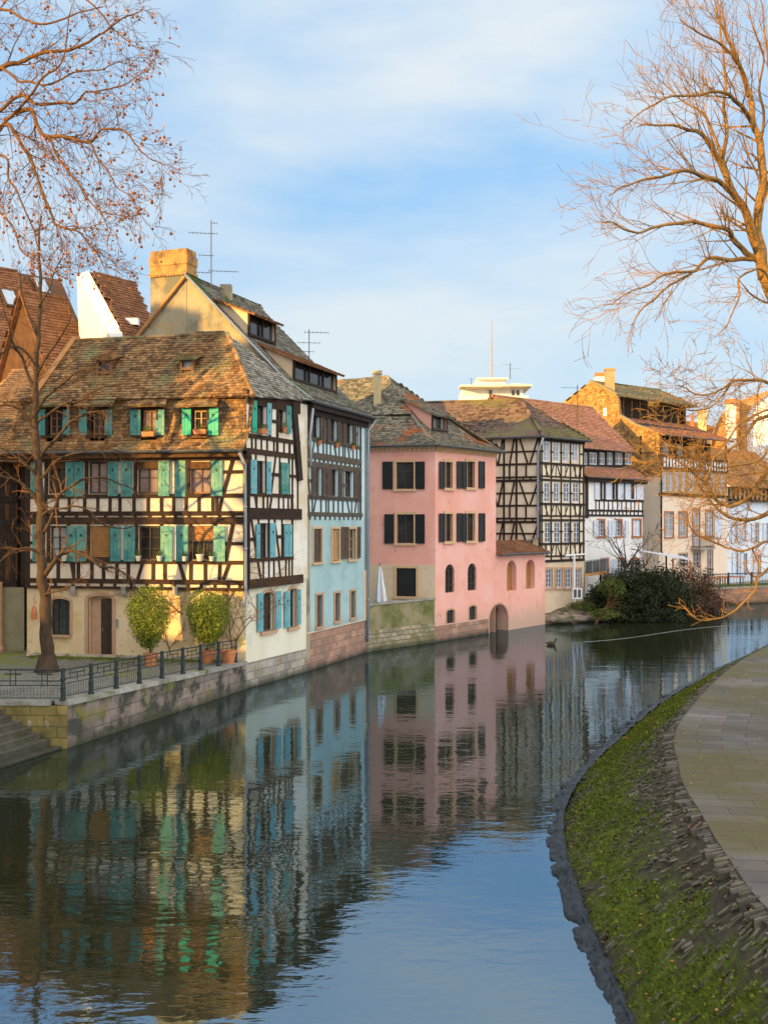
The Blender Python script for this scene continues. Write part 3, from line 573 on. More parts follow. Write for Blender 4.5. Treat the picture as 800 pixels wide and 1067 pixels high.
d=MB(); fA.box(d,0,fA.len-.02,.6,1.12,.0,.035); d.build('plinth',M('plinth',(.42,.35,.24),(.55,.46,.32),ns=1.5,bump=.6,bscale=9,stain=(.16,.14,.09),stain_s=2,stain_t=(.5,.65)),A)
# upper floors front
zE=fA.z(150,474.5)
W2=[(50,68),(92,112),(143,165),(198,220)]; W1=[(52,70),(94,115),(144,167),(200,223)]
r2=[rect(fA1,a,b,481,514.5) for a,b in W2]; r1=[rect(fA1,a,b,548,583.5) for a,b in W1]
mb=MB(); fA1.wall(mb,0,fA.len,zJ,zE,r2+r1,depth=.2); mb.poly([fA1.P(0,zJ),fA1.P(fA.len,zJ),fA1.P(fA.len,zJ,-.2),fA1.P(0,zJ,-.2)]); mb.poly([fA1.P(0,zJ),fA1.P(0,zE),fA1.P(0,zE,-.3),fA1.P(0,zJ,-.3)])
mb.build('infill_wall',plaster_pat,A)
sh2=[[(33,40.5)],[(69,77.8),(78.6,87.5)],[(113,123.5),(127,138.5)],[(165.5,177.5),(182.5,194)],[(220.5,232.5)]]
sh1=[[(35,41.5)],[(70.5,80),(80.8,90)],[(115.5,126.5),(130,141.5)],[(168,180.5),(184,196.5)],[(223,235.5)]]
for i,(r,pn) in enumerate(zip(r2,(g_dark,g_curt,g_curt,g_curt))):
    ss=[(*sh2[i][-1],479.5,517.5,teal,'heart','r')] if i else [(*sh2[0][0],479.5,517.5,teal)]
    ss+= [(*sh2[i+1][0],480,517,teal,'heart')]
    if i==0: ss=[(*sh2[0][0],479.5,517.5,teal,'heart','r'),(*sh2[1][0],480,517.5,teal,'heart')]
    window(A,fA1,r,wood_fr if i==3 else wood_dk,pn,2,2,lintel=tim_warm if i in(0,2,3) else None,shutters=ss,fw=.07)
for i,(r,pn) in enumerate(zip(r1,(g_pale,g_dark,g_dark,g_dark))):
    ss=[(*sh1[i][-1],548,585,teal,'heart','r'),(*sh1[i+1][0],548,585,teal,'heart')]
    window(A,fA1,r,wood_dk,pn,2,3,shutters=ss,fw=.07,blind=(wood_or,{0:.05,1:.92,2:.0,3:.45}[i]) if i in(1,3) else None)
T=[('h',606,27,259,.17),('h',612.8,27,259,.10),('h',585.5,27,259,.14),('h',542.5,27,259,.26),('h',535,27,259,.16),('h',516.8,27,259,.15),('h',477,27,259,.18),
   ('v',29,477,612,.2),('v',256.5,477,612,.22),('h',566,27,36,.1),('h',566,235,259,.12),('h',497,27,34,.1),('h',492.5,233,259,.12)]
for a,b in W2: T+=[('v',a-1.5,477,517,.13),('v',b+1.5,477,517,.13)]
for a,b in W1: T+=[('v',a-1.5,543,586,.13),('v',b+1.5,543,586,.13)]
for x in (48,60,72.5,88.5,102,115,125,140,154.5,168.5,181,194,207.5,222,226): T.append(('v',x,517,535,.12))
for x in (36,50,66,80,94,110,126,141,156,170,183,197,213,229,243): T.append(('v',x,535,542,.12))
for x in (44,61,75,82,96,108,122,134,160,172,199,214,229): T.append(('v',x+(2 if x==75 else 0),586,606,.13))
T+=[('d',149,586,143,606,.12),('d',187,586,193,606,.13),('d',243,479,232,518,.14),('d',232,517,228,535,.12),('d',243,545,235,586,.14),('d',239,586,232,606,.13),('d',188,549,192,585,.12),('d',74,586,78,606,.1)]
for x in (40,58,76,92,106,120,137,153,168,182,196,210,224,238,250): T.append(('v',x,606,613,.11))
beams(A,fA1,150,T,timber)
for x in (76.5,129,183): d=MB(); r=rect(fA1,x-2.5,x+2.5,611,620); fA1.box(d,r[0],r[1],r[2],r[3],-.1,.06); d.build('corbel',cap_stone,A)
# mansard tiled storey, front
fM=fA
zm0=fA.z(150,471.5); zm1=fA.z(150,414)
prof=[(.55,zm0),(.20,zm0+.45),(.02,zm0+1.1),(-.12,zm1)]
m0=fA.s(14); mW=[(149,164),(202,217),(97,110),(52,66)]
xR=fA.len+.12
mb=MB()
sL=[fA.s(4),fA.s(9),fA.s(13),fA.s(17)]; sR=[fA.len+.05,fA.len+.12,fA.len+.2,fA.len+.26]
mr=[rect(fA,a-1.5,b+1.5,425,454) for a,b in mW]
def cut_poly(poly,holes_s,zlo,zhi): pass
for k in range(3):
    o0,z0=prof[k]; o1,z1=prof[k+1]
    # split the strip at the window openings so that the tiles stop at the dormers
    cuts=sorted([(r[0],r[1]) for r in mr]) if k>=1 else []
    prev0=sL[k]; prev1=sL[k+1]
    for a,b in cuts+[(None,None)]:
        e0=a if a is not None else sR[k]; e1=a if a is not None else sR[k+1]
        if k==0 or True: tiles(mb,[fM.P(prev0,z0,o0),fM.P(e0,z0,o0),fM.P(e1,z1,o1),fM.P(prev1,z1,o1)],.16,.13,.035)
        if a is not None: prev0=prev1=b
mb.build('mansard_roof',tileA,A)
d=MB(); fA.poly(d,[(sL[3],zm0+.2),(fA.len-.02,zm0+.2),(fA.len-.02,zm1),(sL[3],zm1)],-.5,-.42); d.build('mansard_backing',timber_blk,A)
d=MB(); fA.box(d,sL[0],sR[0]-.1,zm0-.22,zm0-.02,.0,.50); fA.box(d,fA.s(27),sR[0]-.12,zm0-.32,zm0-.2,.12,.2); d.build('cornice',tim_warm,A)
gutter(A,[fA.P(sL[0],zm0-.0,.62),fA.P(sR[0]+.0,zm0-.02,.62)])
# windows in the mansard with little hoods
mshut=[((137,147.5),(163,172.3)),((190.5,200),(217.3,228.5)),((83.5,91.5),(110,118)),((42,48),(66,74))]
for i,(a,b) in enumerate(mW):
    r=rect(fM,a,b,428,453); R_=mr[i]; frs=Fac(AL,CA,.18)
    d=MB(); 
    for x0,x1 in ((R_[0]-.02,r[0]),(r[1],R_[1]+.02)): fM.box(d,x0,x1,r[2]-.1,r[3]+.1,-.45,.17)
    fM.box(d,r[0],r[1],r[3],r[3]+.12,-.45,.17); fM.box(d,R_[0]-.1,R_[1]+.1,r[2]-.14,r[2]-.01,-.3,.26)
    dm=d.build('dormer',tim_warm if i==1 else timber,A)
    rr_=(frs.s(a),frs.s(b),r[2],r[3])
    wdw=window(dm,frs,rr_,tan_wood if i==1 else wood_fr,g_curt if i==0 else g_dark,2,3,depth=.06,fw=.06,name='window')
    for (xa,xb),hg in zip(mshut[i],('r','l')): shutter(wdw if False else dm,frs,xa,xb,427 if i!=1 else 425,453.5,green if i==1 else teal,'heart',hg,o=.06)
    t_=MB(); zt=r[3]+.13; tiles(t_,[fM.P(R_[0]-.45,zt+.02,.55),fM.P(R_[1]+.45,zt+.02,.55),fM.P(R_[1]+.3,zt+.36,-.1),fM.P(R_[0]-.3,zt+.36,-.1)],.16,.13); t_.build('hood',tileA,dm)
    t_=MB(); fM.poly(t_,[(R_[1]+.02,zt),(R_[1]+.07,zt),(R_[1]+.07,zt-.5),(R_[1]+.02,zt-.5)],-.2,.3); t_.build('hood_brace',timber,dm)
# upper roof
zr_=13.3; zb=zm1-.05; PL=fA.P(fA.s(36),zb,.12); PR=fA.P(fA.len+.30,zb,.12)
fR=Fac(AL,CA,-2.3); RR=fR.P(fR.s(237),zr_); RL=fR.P(fR.s(79),zr_-.05)
PB=fS.P(fS.len-.05,10.95,.30); PF=Vector((PR.x,PR.y,zb))
mb=MB(); tiles(mb,[PL,PR,RR,RL],.16,.14,.04); tiles(mb,[Vector((PL.x-1.2,PL.y+.22,zb)),PL,PL+(RL-PL)*.45],.16,.14,.04)
ridgecap(mb,RL,RR); ridgecap(mb,PR,RR,.09)
mb.build('roof',tileA,A)
mb=MB(); tiles(mb,[PF,PB,RR],.16,.14,.035); tiles(mb,[RL+Vector((0,0,-.02)),RR+Vector((0,0,-.02)),RR+Vector((.6,2.6,-3)),RL+Vector((.6,2.6,-3))],.4,.3); mb.build('hip_roof',tileAg,A)
mb=MB(); mb.tube([PL+Vector((-.05,0,.12)),RL+Vector((-.05,0,.14))],.11,5); mb.build('verge',tileO,A)
for (a,b,y0,y1) in ((104.5,118,374.5,389),(191,203,374,385)):
    fd=Fac(AL,CA,-1.0); r=rect(fd,a,b,y0,y1); shed_dormer(A,fA,r[0],r[1],.78,r[2],r[3],1.75,r[3]+.32,tileA,tim_warm,wood_fr,1,oh=.2,pane=g_pale if a>150 else g_dark)
# side storeys (towards the canal)
wS=[rect(fS1,266.4,276,480,515),rect(fS1,291.5,299.5,482,515),rect(fS1,269.5,279.3,545,582),rect(fS1,294.5,303,546,580),rect(fS1,266.3,276.5,418,452),rect(fS1,289,296.8,422,451)]
zS0=fS.z(258,609); mb=MB(); fS1.wall(mb,-.02,fS1.len-.05,zS0,10.75,wS,depth=.2)
mb.build('side_wall',plaster_sid,A)
sg=[rect(fS,273,285,617,657.5),rect(fS,301,308.3,613.5,653.5)]
mb=MB(); fS.wall(mb,0,fS.len,.93,zS0,sg,depth=.25); [arch_sp(mb,fS,r,frac=.15,depth=.25) for r in sg]; mb.build('side_ground_wall',plaster_low,A)
mb=MB(); fS.wall(mb,-.02,fS.len,-.6,.93); mb.poly([fS.P(-.02,.93),fS.P(fS.len,.93),fS.P(fS.len,.93,-.1),fS.P(-.02,.93,-.1)])
o_=mb; mb.build('stone_base',ashlar_gry,A)
for r in sg: mb=MB(); arch_ring(fS,r,.11,-.06,.04,.15,mb); fS.box(mb,r[0]-.16,r[1]+.16,r[2]-.12,r[2],-.1,.1); mb.build('stone_surround',sandstone,A)
window(A,fS,sg[0],wood_dk,g_dark,2,4,depth=.16,shutters=[(266.8,272.8,618,658,teal_lt,'heart','r'),(285.6,291.5,616,655,teal_lt,'heart')])
window(A,fS,sg[1],wood_dk,g_dark,2,4,depth=.16,shutters=[(295,300.8,616,654,teal_lt,'heart','r'),(308.6,311.8,614,651,teal_lt,'heart')])
window(A,fS1,wS[0],wood_dk,g_dark,2,3,shutters=[(259.7,266,479,514.5,teal_lt,'heart','r'),(276.3,281,481,515,teal_lt,'heart')])
window(A,fS1,wS[1],wood_dk,g_dark,1,1,shutters=[(291.6,295.4,482.5,515,teal,'plain','r',None,0),(295.7,299.4,482.5,515,teal,'plain','l',None,0)],label='window with closed teal shutters')
window(A,fS1,wS[2],wood_dk,g_dark,2,4,shutters=[(265.3,269.3,546,582,teal_lt,'heart','r'),(279.8,285,545,581,teal_lt,'heart')])
window(A,fS1,wS[3],wood_dk,g_dark,1,1,shutters=[(294.7,298.6,546.5,580,teal_lt,'heart','r',None,0),(298.9,302.8,546.5,580,teal_lt,'heart','l',None,0)],label='window with closed light teal shutters')
window(A,fS1,wS[4],wood_dk,g_dark,2,3,shutters=[(261,266,417,450.5,green,'heart','r'),(276.8,281,420,453,teal_lt,'heart')])
window(A,fS1,wS[5],wood_dk,g_dark,2,3,shutters=[(297,301.6,423,451.5,teal,'heart')])
T=[('h',413,257,312,.5),('h',453.5,257,312,.16),('h',469.5,257,312,.2),('h',514.8,257,305,.14),('h',535,256,313.5,.42),('h',584,257,305,.15),('h',609,256,315,.34),
   ('v',258.3,469,609,.2),('v',301.5,453,470,.1),('v',304.3,535,585,.09),('v',304.3,470,535,.1),('h',434,281,289,.12),('h',436,302,309,.12),('h',495,258,262,.1),('h',492,279,292,.12),('h',492,300,311,.1),('h',562,258,266,.12),('h',560,284,295,.12),
   ('d',260,470,265,515,.1),('d',260.5,535,268,585,.11),('d',265,515,268,534,.1),('d',268,585,272,608,.1),('d',287,470,282,515,.1),('d',283,515,280,534,.1),('d',285,536,291,585,.1),('d',290,585,292,608,.1),('d',283,413,281,453,.1),
   ('v',288.5,413,470,.13),('v',262,453,470,.1),('v',308.5,413,453,.1),('v',309.8,470,535,.08)]
for x in (266,272,278,285,295.5,301,306): T.append(('v',x,453,470,.08))
for x in (267,274,278.5,290,295,300,303.5): T.append(('v',x,515,535,.08))
for x in (274,280,285,297.5,301,304): T.append(('v',x,585,609,.08))
for a,b in ((266.6,276),(291.5,300),): T+=[('v',a-.5,470,515,.09),('v',b+.7,470,515,.09)]
for a,b in ((269.5,279),(294,303.3)): T+=[('v',a-.5,535,585,.09),('v',b+.7,535,585,.09)]
beams(A,fS1,258,T,timber)
d=MB(); fS1.bar(d,(fS1.s(304.5),10.7),(fS1.s(311),zS0+3.9),.34,-.1,.12); d.build('corner_post',timber_blk,A)
d=MB(); fS1.poly(d,[(-.38,zm0),(.1,zm0),(.3,zm1),(.2,zm1),(.06,zm0+1.1),(-.08,zm0+.45)],-.12,-.01); d.build('mansard_cheek',timber_blk,A)
pipe(A,[fA1.P(fA.len-.02,zm0-.1,.55),fA1.P(fA.len+.05,zm0-.5,.14),fA1.P(fA.len+.08,zJ,.14),fA.P(fA.len-.05,zJ-.5,.09),fA.P(fA.len-.05,3.0,.09)],.055)
pipe(A,[fS1.P(fS1.len-.1,10.6,.28),fS1.P(fS1.len-.12,9.5,.16),fS1.P(fS1.len+.02,8.9,.12),fS1.P(fS1.len+.02,8.3,.12)],.05)
hbox(A,fA,.02,fA.len-.26,.7,zm1-.1,-3.9 if False else -4.6+0*1,timber_blk,'inner_wall',-.6) if False else None
mb=MB(); fA.box(mb,.05,fA.len-.32,.6,zm1-.2,-4.2,-.55); mb.build('inner_wall',timber_blk,A)
mb=MB(); mb.poly([fA1.P(0,.7,-.1),fA1.P(0,.7,-4.4),fA1.P(0,zm1,-4.4),fA1.P(0,zm1,-.1)]); mb.build('end_wall',plaster_tan,A)
# lamp
d=MB(); q=fA.P(fA.s(39),fA.z(39,640),.25); d.tube([q+Vector((0,.28,.45)),q+Vector((0,0,.5)),q+Vector((0,0,.3))],.015,5); d.tube([q+Vector((0,0,.3)),q+Vector((0,0,.05))],[.06,.11],6); d.lathe(q,[(.1,-.18),(.12,.04)],6)
d.build('wall_lantern',terracotta,A)
d=MB(); fA.box(d,*rect(fA,120.5,123.5,645,654),0,.03); d.build('door_plate',lead,A)

# ================================================================ HOUSE B (blue)
B=thing('blue_house',(-4,43,0),'narrow tall house with pale blue lower wall, brown louvred shutters and a big stone gable','house')
fB=Fac(CB,CC); fG=Fac(CB,CB+Vector((-.934,.357))*8)
zs1=1.53; zt6=fB.z(316,540)
lw=[rect(fB,325.9,334.6,551,586),rect(fB,345.5,353,551,584.5),rect(fB,362.8,370,551,583),rect(fB,329.2,335.2,620,653),rect(fB,348.3,353.2,618,647),rect(fB,364.8,369.4,616,643.5)]
r1b=[rect(fB,324.8,331.8,428.5,457.5),rect(fB,343.7,350,432.5,460.5),rect(fB,360.3,366.4,436,463)]; r2b=[rect(fB,329,334,486.5,516.5),rect(fB,344.2,351.3,487.5,517),rect(fB,359.5,367,489,518)]
mb=MB(); fB.wall(mb,0,fB.len,zs1,zt6,lw,depth=.2); mb.build('blue_wall',plaster_blu,B)
mb=MB(); fB.wall(mb,0,fB.len,zt6,11.1,r1b+r2b,depth=.2); mb.build('infill_wall',plaster_blt,B)
mb=MB(); fB.wall(mb,0,fB.len,-.6,zs1); mb.build('stone_base',ashlar_pnk,B)
d=MB(); fB.box(d,-.02,fB.len,zs1-.02,zs1+.03,0,.03); fB.box(d,fB.len-.35,fB.len,zs1+.0,zs1+2.3,0,.012); d.build('patched_render',plaster_bge,B)
for i,r in enumerate(r1b): 
    s=[(320.5,324.3),(332.3,335.9),(338.9,343.1),(350.4,353.4),(356.3,359.9),(366.8,369.9)][2*i:2*i+2]
    window(B,fB,r,wood_dk,g_dark,2,3,fw=.06,shutters=[(*s[0],427.5+i*4,458+i*3,brown_sh,'louvre','r'),(*s[1],429.5+i*4,460+i*3,brown_sh,'louvre')])
for i,r in enumerate(r2b):
    s=[(323.8,328.5),(334.5,338.5),(339.8,343.8),(351.8,354.8),(None,None),(367.8,372.3)][2*i:2*i+2]
    window(B,fB,r,wood_dk,g_dark,2,3,fw=.06,shutters=[(*q_,486+i,517.5+i,brown_sh,'louvre') for q_ in s if q_[0]])
for i,r in enumerate(lw[:3]):
    ss=[[(326.2,334.3,551.5,586,brown_sh,'louvre','r',None,0,-.05)],[(346.6,352.6,552,584,tan_wood,'louvre','l',None,0,-.06),(354.2,358.6,549,582.5,brown_sh,'louvre')],[(358.9,362,549,582,brown_sh,'louvre','r'),(370.9,374.2,549,581.5,brown_sh,'louvre')]][i]
    window(B,fB,r,tan_wood,g_dark,2,3,surround=sand_tan,sw=.09,shutters=ss)
for r in lw[3:]: window(B,fB,r,wood_dk,wood_or if False else g_dark,1,1,surround=sandstone,sw=.09,depth=.12,blind=(brown_sh,.95))
T=[('h',414.5,316,383,.3),('h',455.8,316,376,.15),('h',473,316,376,.26),('h',482.5,316,376,.24),('h',517.5,316,376,.17),('h',535.5,316,377,.17),('h',440,316,322,.1),('h',500,316,325,.1),
   ('v',316.8,414,540,.16),('v',375.2,414,540,.15),('d',318,417,322,455,.09),('d',318.5,483,323,518,.09),('d',319,456,322,472,.09),('d',327,457,325,472,.08),('d',329,518,326,535,.08),('d',320,518,322,535,.08),('d',348,457,350,472,.09),('d',362,457,364,472,.09),('d',361,518,364,535,.09),('d',371,518,369,535,.09)]
for x in (336.6,337.8,354.4,355.6,370.6,372.6): T.append(('v',x,414,457,.07))
for x in (331,336.5,340,344,353,357,359,367.5,371.3): T.append(('v',x,456,473,.09))
for x in (319,323.5,328,332.5,337,341.5,346,350.5,355,359.5,364,368.5,372.5): T.append(('v',x,473,482.5,.13))
for x in (339,355.8,357.8,373): T.append(('v',x,482,518,.08))
for x in (325,334,339.5,342,347,352,356.5,366,373): T.append(('v',x,518,535,.09))
for x in (318,322.5,328,333,338.5,343.5,348.5,353.5,358,362.5,367,371.5,375): T.append(('v',x,535,541.5,.11))
for x in (337,355,371): T.append(('h',440+(x-337)*0,x-1.2,x+1.4,.1))
T+=[('h',502,353,360,.1),('h',502,371,376,.1)]
beams(B,fB,316,T,timber_gry)
# gable wall + profile   (w = distance behind the canal face)
eaveB=(-.32,10.86); kick=(1.01,11.83); rid=(5.6,16.4)
gp=[(0,.5),(0,11.05),kick,rid,(6.6,15.4),(10.6,11.4),(10.6,.5)]
mb=MB(); mb.prism([fG.P(a,z,0) for a,z in gp],[fG.P(a,z,-.35) for a,z in gp]); mb.build('gable_wall',render_gry,B)
def bP(t,wd,z): q=fB.A+fB.u*t-fB.n*wd; return Vector((q.x,q.y,z))
LB=fB.len+.25
mb=MB(); tiles(mb,[bP(.05,*eaveB),bP(LB,*eaveB),bP(LB,*kick),bP(.05,*kick)],.17,.15,.035); tiles(mb,[bP(.05,*kick),bP(LB,*kick),bP(LB,*rid),bP(.05,*rid)],.17,.15,.035)
tiles(mb,[bP(.0,*rid),bP(LB,*rid),bP(LB,10.6,11.4),bP(.0,10.6,11.4)],.4,.3,.03); ridgecap(mb,bP(0.1,5.6,16.42),bP(LB,5.6,16.42))
mb.build('roof',tileB,B)
mb=MB()
for (a,b) in ((eaveB,kick),(kick,rid)):
    p,q=Vector((0,0)),None
    A0=bP(-.12,a[0],a[1]); B0=bP(-.12,b[0],b[1]); A1=bP(.12,a[0],a[1]); B1=bP(.12,b[0],b[1]); up=Vector((0,0,.12)); mb.hexa([A0,B0,B1,A1,A0+up,B0+up,B1+up,A1+up])
mb.build('coping',cap_stone,B)
mb=MB(); A0=[bP(-.17,a[0],a[1]+.13) for a in (eaveB,kick,rid)]; mb.tube(A0,.035,6); mb.build('flashing',lead,B)
mb=MB(); b0=[bP(-.1,*rid),bP(-.1,10.6,11.4)]; mb.tube(b0,.09,5); mb.build('left_coping',tileO,B)
gutter(B,[bP(-.1,-.4,10.88),bP(LB,-.4,10.86)],.075)
d=MB(); fB.box(d,0,LB-.2,10.62,10.82,.0,.33); fB.box(d,0,LB-.3,10.4,10.62,.0,.12); d.build('eave_boards',timber_blk,B)
# end wall facing away and right (above the pink house)
mb=MB(); q=[bP(fB.len,a,z) for a,z in gp]; q2=[bP(fB.len-.3,a,z) for a,z in gp]; mb.prism(q,q2); mb.build('rear_gable',plaster_blt,B)
pipe(B,[bP(LB-.1,-.4,10.8),bP(fB.len-.08,-.12,10.3),bP(fB.len-.08,-.10,.5)],.06)
shed_dormer(B,fB,1.15,5.5,1.1,12.0,12.85,2.86,13.62,tileDk,plaster_bge,timber_blk,3,oh=.35)
shed_dormer(B,fB,.75,3.1,3.0,13.95,14.85,4.75,15.55,tileDk,plaster_bge,timber_blk,2,oh=.35)
# chimney
c0=fG.s(194.5); c1=fG.s(157); d=MB(); zc=14.0
def cbox(d,e,z0,z1,mi=0): fG.box(d,c0-e,c1+e,z0,z1,-.75-e,.02+e,mi)
cbox(d,0,12.0,fG.z(170,287)); ch=d.build('chimney',render_gry,B)
z1=fG.z(170,287); z2=fG.z(170,262); d=MB(); cbox(d,.06,z1,z1+.1); cbox(d,.02,z1+.1,z1+.42); 
cbox(d,.05,z1+.42,z2-.22); cbox(d,.0,z2-.22,z2+.05); d.build('chimney_top',M('chimney_render_ochre',(.34,.19,.06),(.48,.29,.10),ns=3,bump=.7,stain=(.16,.10,.05),stain_s=1.8,stain_t=(.46,.62),stain2=(.42,.14,.04),stain2_s=1.5,stain2_t=(.56,.64)),ch)
d=MB(); k=c0
while k<c1: fG.box(d,k,k+.1,z1-.06,z1+.02,.0,.09); k+=.14
d.build('tile_course',tileO,ch)
d=MB(); q=bP(3.2,5.5,16.3); d.box(q.x-.25,q.x+.25,q.y-.25,q.y+.25,16,16.75); d.build('chimney_stub',render_gry,B)
def antenna(parent,p,h,els,d=Vector((1,.15,0)),r=.022,mat=None):
    mb=MB(); p=Vector(p); mb.tube([p,p+Vector((0,0,h))],r,5)
    for z,a,b,n in els:
        q=p+Vector((0,0,z)); mb.tube([q+d*a,q+d*b],.012,4); e=Vector((-d.y,d.x,0))
        for k in range(n):
            t=a+(b-a)*k/max(1,n-1); L_=.28*(1-.4*k/max(1,n)); mb.tube([q+d*t-e*L_-Vector((0,0,.03)),q+d*t+e*L_+Vector((0,0,.03))],.006,3)
            mb.tube([q+d*t-Vector((0,0,L_*.3)),q+d*t+Vector((0,0,L_*.3))],.006,3)
    return mb.build('antenna',mat or lead_dk,parent)
q=at(220,313,42.4); antenna(B,(q.x,q.y,14.2),at(220,229,42.4).z-14.2,[(at(0,243,42.4).z-14.2,-.9,.25,8),(at(0,266,42.4).z-14.2,-.5,.1,5),(at(0,282,42.4).z-14.2,-.1,1.1,8),(at(0,284,42.4).z-14.2,-.7,0,5),(at(0,232,42.4).z-14.2,.0,.25,3)])

q=at(322,375,47); antenna(B,(q.x,q.y,q.z-.5),at(0,343,47).z-q.z+.5,[(at(0,346,47).z-q.z+.5,-.2,.9,7),(at(0,357,47).z-q.z+.5,-.5,.5,5),(at(0,364,47).z-q.z+.4,-.6,.2,4)])
# ================================================================ PINK HOUSE
Pk=thing('pink_house',(1,53,.5),'salmon pink corner house with black shutters and a steep mottled tiled roof with one dormer','house')
L1=Vector((-1.3,51.45)); C1=Vector((2.57,50.6)); C2=Vector((6.14,55.3)); f1=Fac(L1,C1); f2=Fac(C1,C2)
zp=f1.z(449,465.5)
w1=[rect(f1,413,431,481.5,509.5),rect(f1,413.7,431,536,566),rect(f1,413,433.5,592,621.5)]
mb=MB(); zpk=f1.z(420,588.5); f1.wall(mb,0,f1.len,zpk,zp,w1[:2],depth=.22); mb.build('pink_wall',plaster_pnk,Pk)
mb=MB(); f1.wall(mb,0,f1.len,.5,zpk,w1[2:],depth=.22); mb.build('bare_wall',plaster_bge,Pk)
f2w=[]
for (ya,yb) in ((481.5,508.5),(535.5,564)): f2w+=[rect(f2,463.6,470.8,ya,yb),rect(f2,486.2,494,ya-.5,yb-.5)]
aw=[rect(f2,463.8,473.3,588,617.5),rect(f2,487.2,496.2,587,615.2)]; sw=[rect(f2,465.2,473.2,635.5,649.5),rect(f2,488.7,496,631.5,646)]
gate=rect(f2,509.8,529,629.5,661); mb=MB(); holes=f2w+aw+sw; f2.wall(mb,0,f2.len,gate[3],zp+.0,f2w+aw,depth=.22) if False else None
f2.wall(mb,0,gate[0],.8,zp,holes,depth=.22); f2.wall(mb,gate[0],f2.len,gate[3],zp); [arch_sp(mb,f2,r,frac=.5) for r in aw]; [arch_sp(mb,f2,r,frac=.15) for r in sw]; mb.build('pink_side_wall',plaster_pnk,Pk)
mb=MB(); gate=rect(f2,509.8,529,629.5,661); f2.wall(mb,-.01,gate[0],-.6,.8); mb.build('stone_base',ashlar_pnk,Pk)
for r in sw: mb=MB(); arch_ring(f2,r,.1,-.04,.02,.15,mb); mb.build('stone_surround',sandstone,Pk)
window(Pk,f1,w1[0],wood_dk,g_dark,2,3,surround=sand_tan,sw=.12,shutters=[(398.7,409.3,481,509.8,black_sh,'louvre','r'),(432.8,442.8,481,509.8,black_sh,'louvre')])
window(Pk,f1,w1[1],wood_dk,g_dark,2,3,surround=sand_tan,sw=.12,shutters=[(400.8,410.5,535.8,566.5,black_sh,'louvre','r'),(432.8,442.8,535.8,566.5,black_sh,'louvre')])
window(Pk,f1,w1[2],black_sh,g_dark,1,1,surround=sand_tan,sw=.12,blind=(black_sh,.98),depth=.1)
for i,(ya,yb) in enumerate(((481.5,508.5),(535.5,564))):
    for r,x0,x1,x2,x3 in ((f2w[2*i],456.6,462.6,475.2,480),(f2w[2*i+1],480.8,485.3,498,503.6)):
        window(Pk,f2,r,wood_dk,g_dark,2,3,surround=sand_tan,sw=.14,shutters=[(x0,x1,ya-.5,yb+.8,black_sh,'louvre','r'),(x2,x3,ya-.8,yb+.3,black_sh,'louvre')])
for r in aw: window(Pk,f2,r,wood_dk,g_dark,2,4,depth=.14,bars=iron)
for r in sw: window(Pk,f2,r,wood_dk,g_grey,2,3,depth=.14,bars=iron)
d=MB()
for f,l in ((f1,f1.len),(f2,f2.len)):
    a=0
    f.box(d,0,l,zp-.08,zp+.06,0,.14)
    while a<l: f.box(d,a,a+.12,zp-.22,zp-.08,0,.10); a+=.24
d.build('cornice',sand_tan,Pk)
apx=Vector((.17,56.2,14.15)); rgl=Vector((-2.96,57.5,14.0))
def off(a,b,o): return a
E0=f1.P(-.2,zp+.08,.38); ec=C1+(f1.n+f2.n).normalized()*.5; E1=Vector((ec.x,ec.y,zp+.08)); E2=f2.P(f2.len+.35,zp+.08,.38)
def mid(e,a,t=.24,dz=.55): m_=e+(a-e)*t; m_.z=e.z+dz; return m_
M0=mid(E0,rgl); M1=mid(E1,apx); M2=mid(E2,apx)
m30=mid(E0,rgl,.5,1.75); m31=mid(E1,apx,.5,1.75); m32=mid(E2,apx,.5,1.75)
mb=MB()
for q in ([E0,E1,M1,M0],[M0,M1,m31,m30],[m30,m31,apx,rgl],[E1,E2,M2,M1],[M1,M2,m32,m31],[m31,m32,apx]): tiles(mb,q,.17,.15,.035)
tiles(mb,[E2,E2+Vector((-5,5.5,0)),apx],.4,.3); tiles(mb,[rgl,apx,apx+Vector((.8,3.5,-3.4)),rgl+Vector((.8,3.5,-3.4))],.4,.3)
for a,b in ((E1,M1),(M1,m31),(m31,apx),(apx,rgl),(E2,M2),(M2,m32),(m32,apx)): ridgecap(mb,a+Vector((0,0,.02)),b+Vector((0,0,.02)),.085)
mb.build('roof',tileP,Pk)
gutter(Pk,[E0+Vector((0,-.05,-.03)),E1+Vector((0,-.05,-.03)),E2+Vector((.05,0,-.03))],.06)
shed_dormer(Pk,f2,1.75,3.1,1.35,10.95,11.75,3.35,12.65,tileP,plaster_pnk,wood_dk,2,oh=.4,pane=g_grey)
d=MB(); q=at(393,418,54.6); d.box(q.x-.2,q.x+.2,q.y-.2,q.y+.2,11.6,at(0,390,54.6).z); d.box(q.x-.26,q.x+.26,q.y-.26,q.y+.26,at(0,390,54.6).z,at(0,386.5,54.6).z); d.build('chimney',M('chimney_buff',(.42,.33,.17),(.52,.42,.24),bump=.5),Pk)
mb=MB(); mb.poly([(L1.x,L1.y,.5),(-2.6,57,.5),(-2.6,57,zp),(L1.x,L1.y,zp)]); mb.poly([(C2.x,C2.y,-.5),(1.5,59.5,-.5),(1.5,59.5,zp),(C2.x,C2.y,zp)]); mb.build('end_wall',plaster_pnk,Pk)
mb=MB(); f1.box(mb,.3,f1.len-.6,.5,zp-.1,-4,-.3); mb.build('inner_wall',black_sh,Pk)
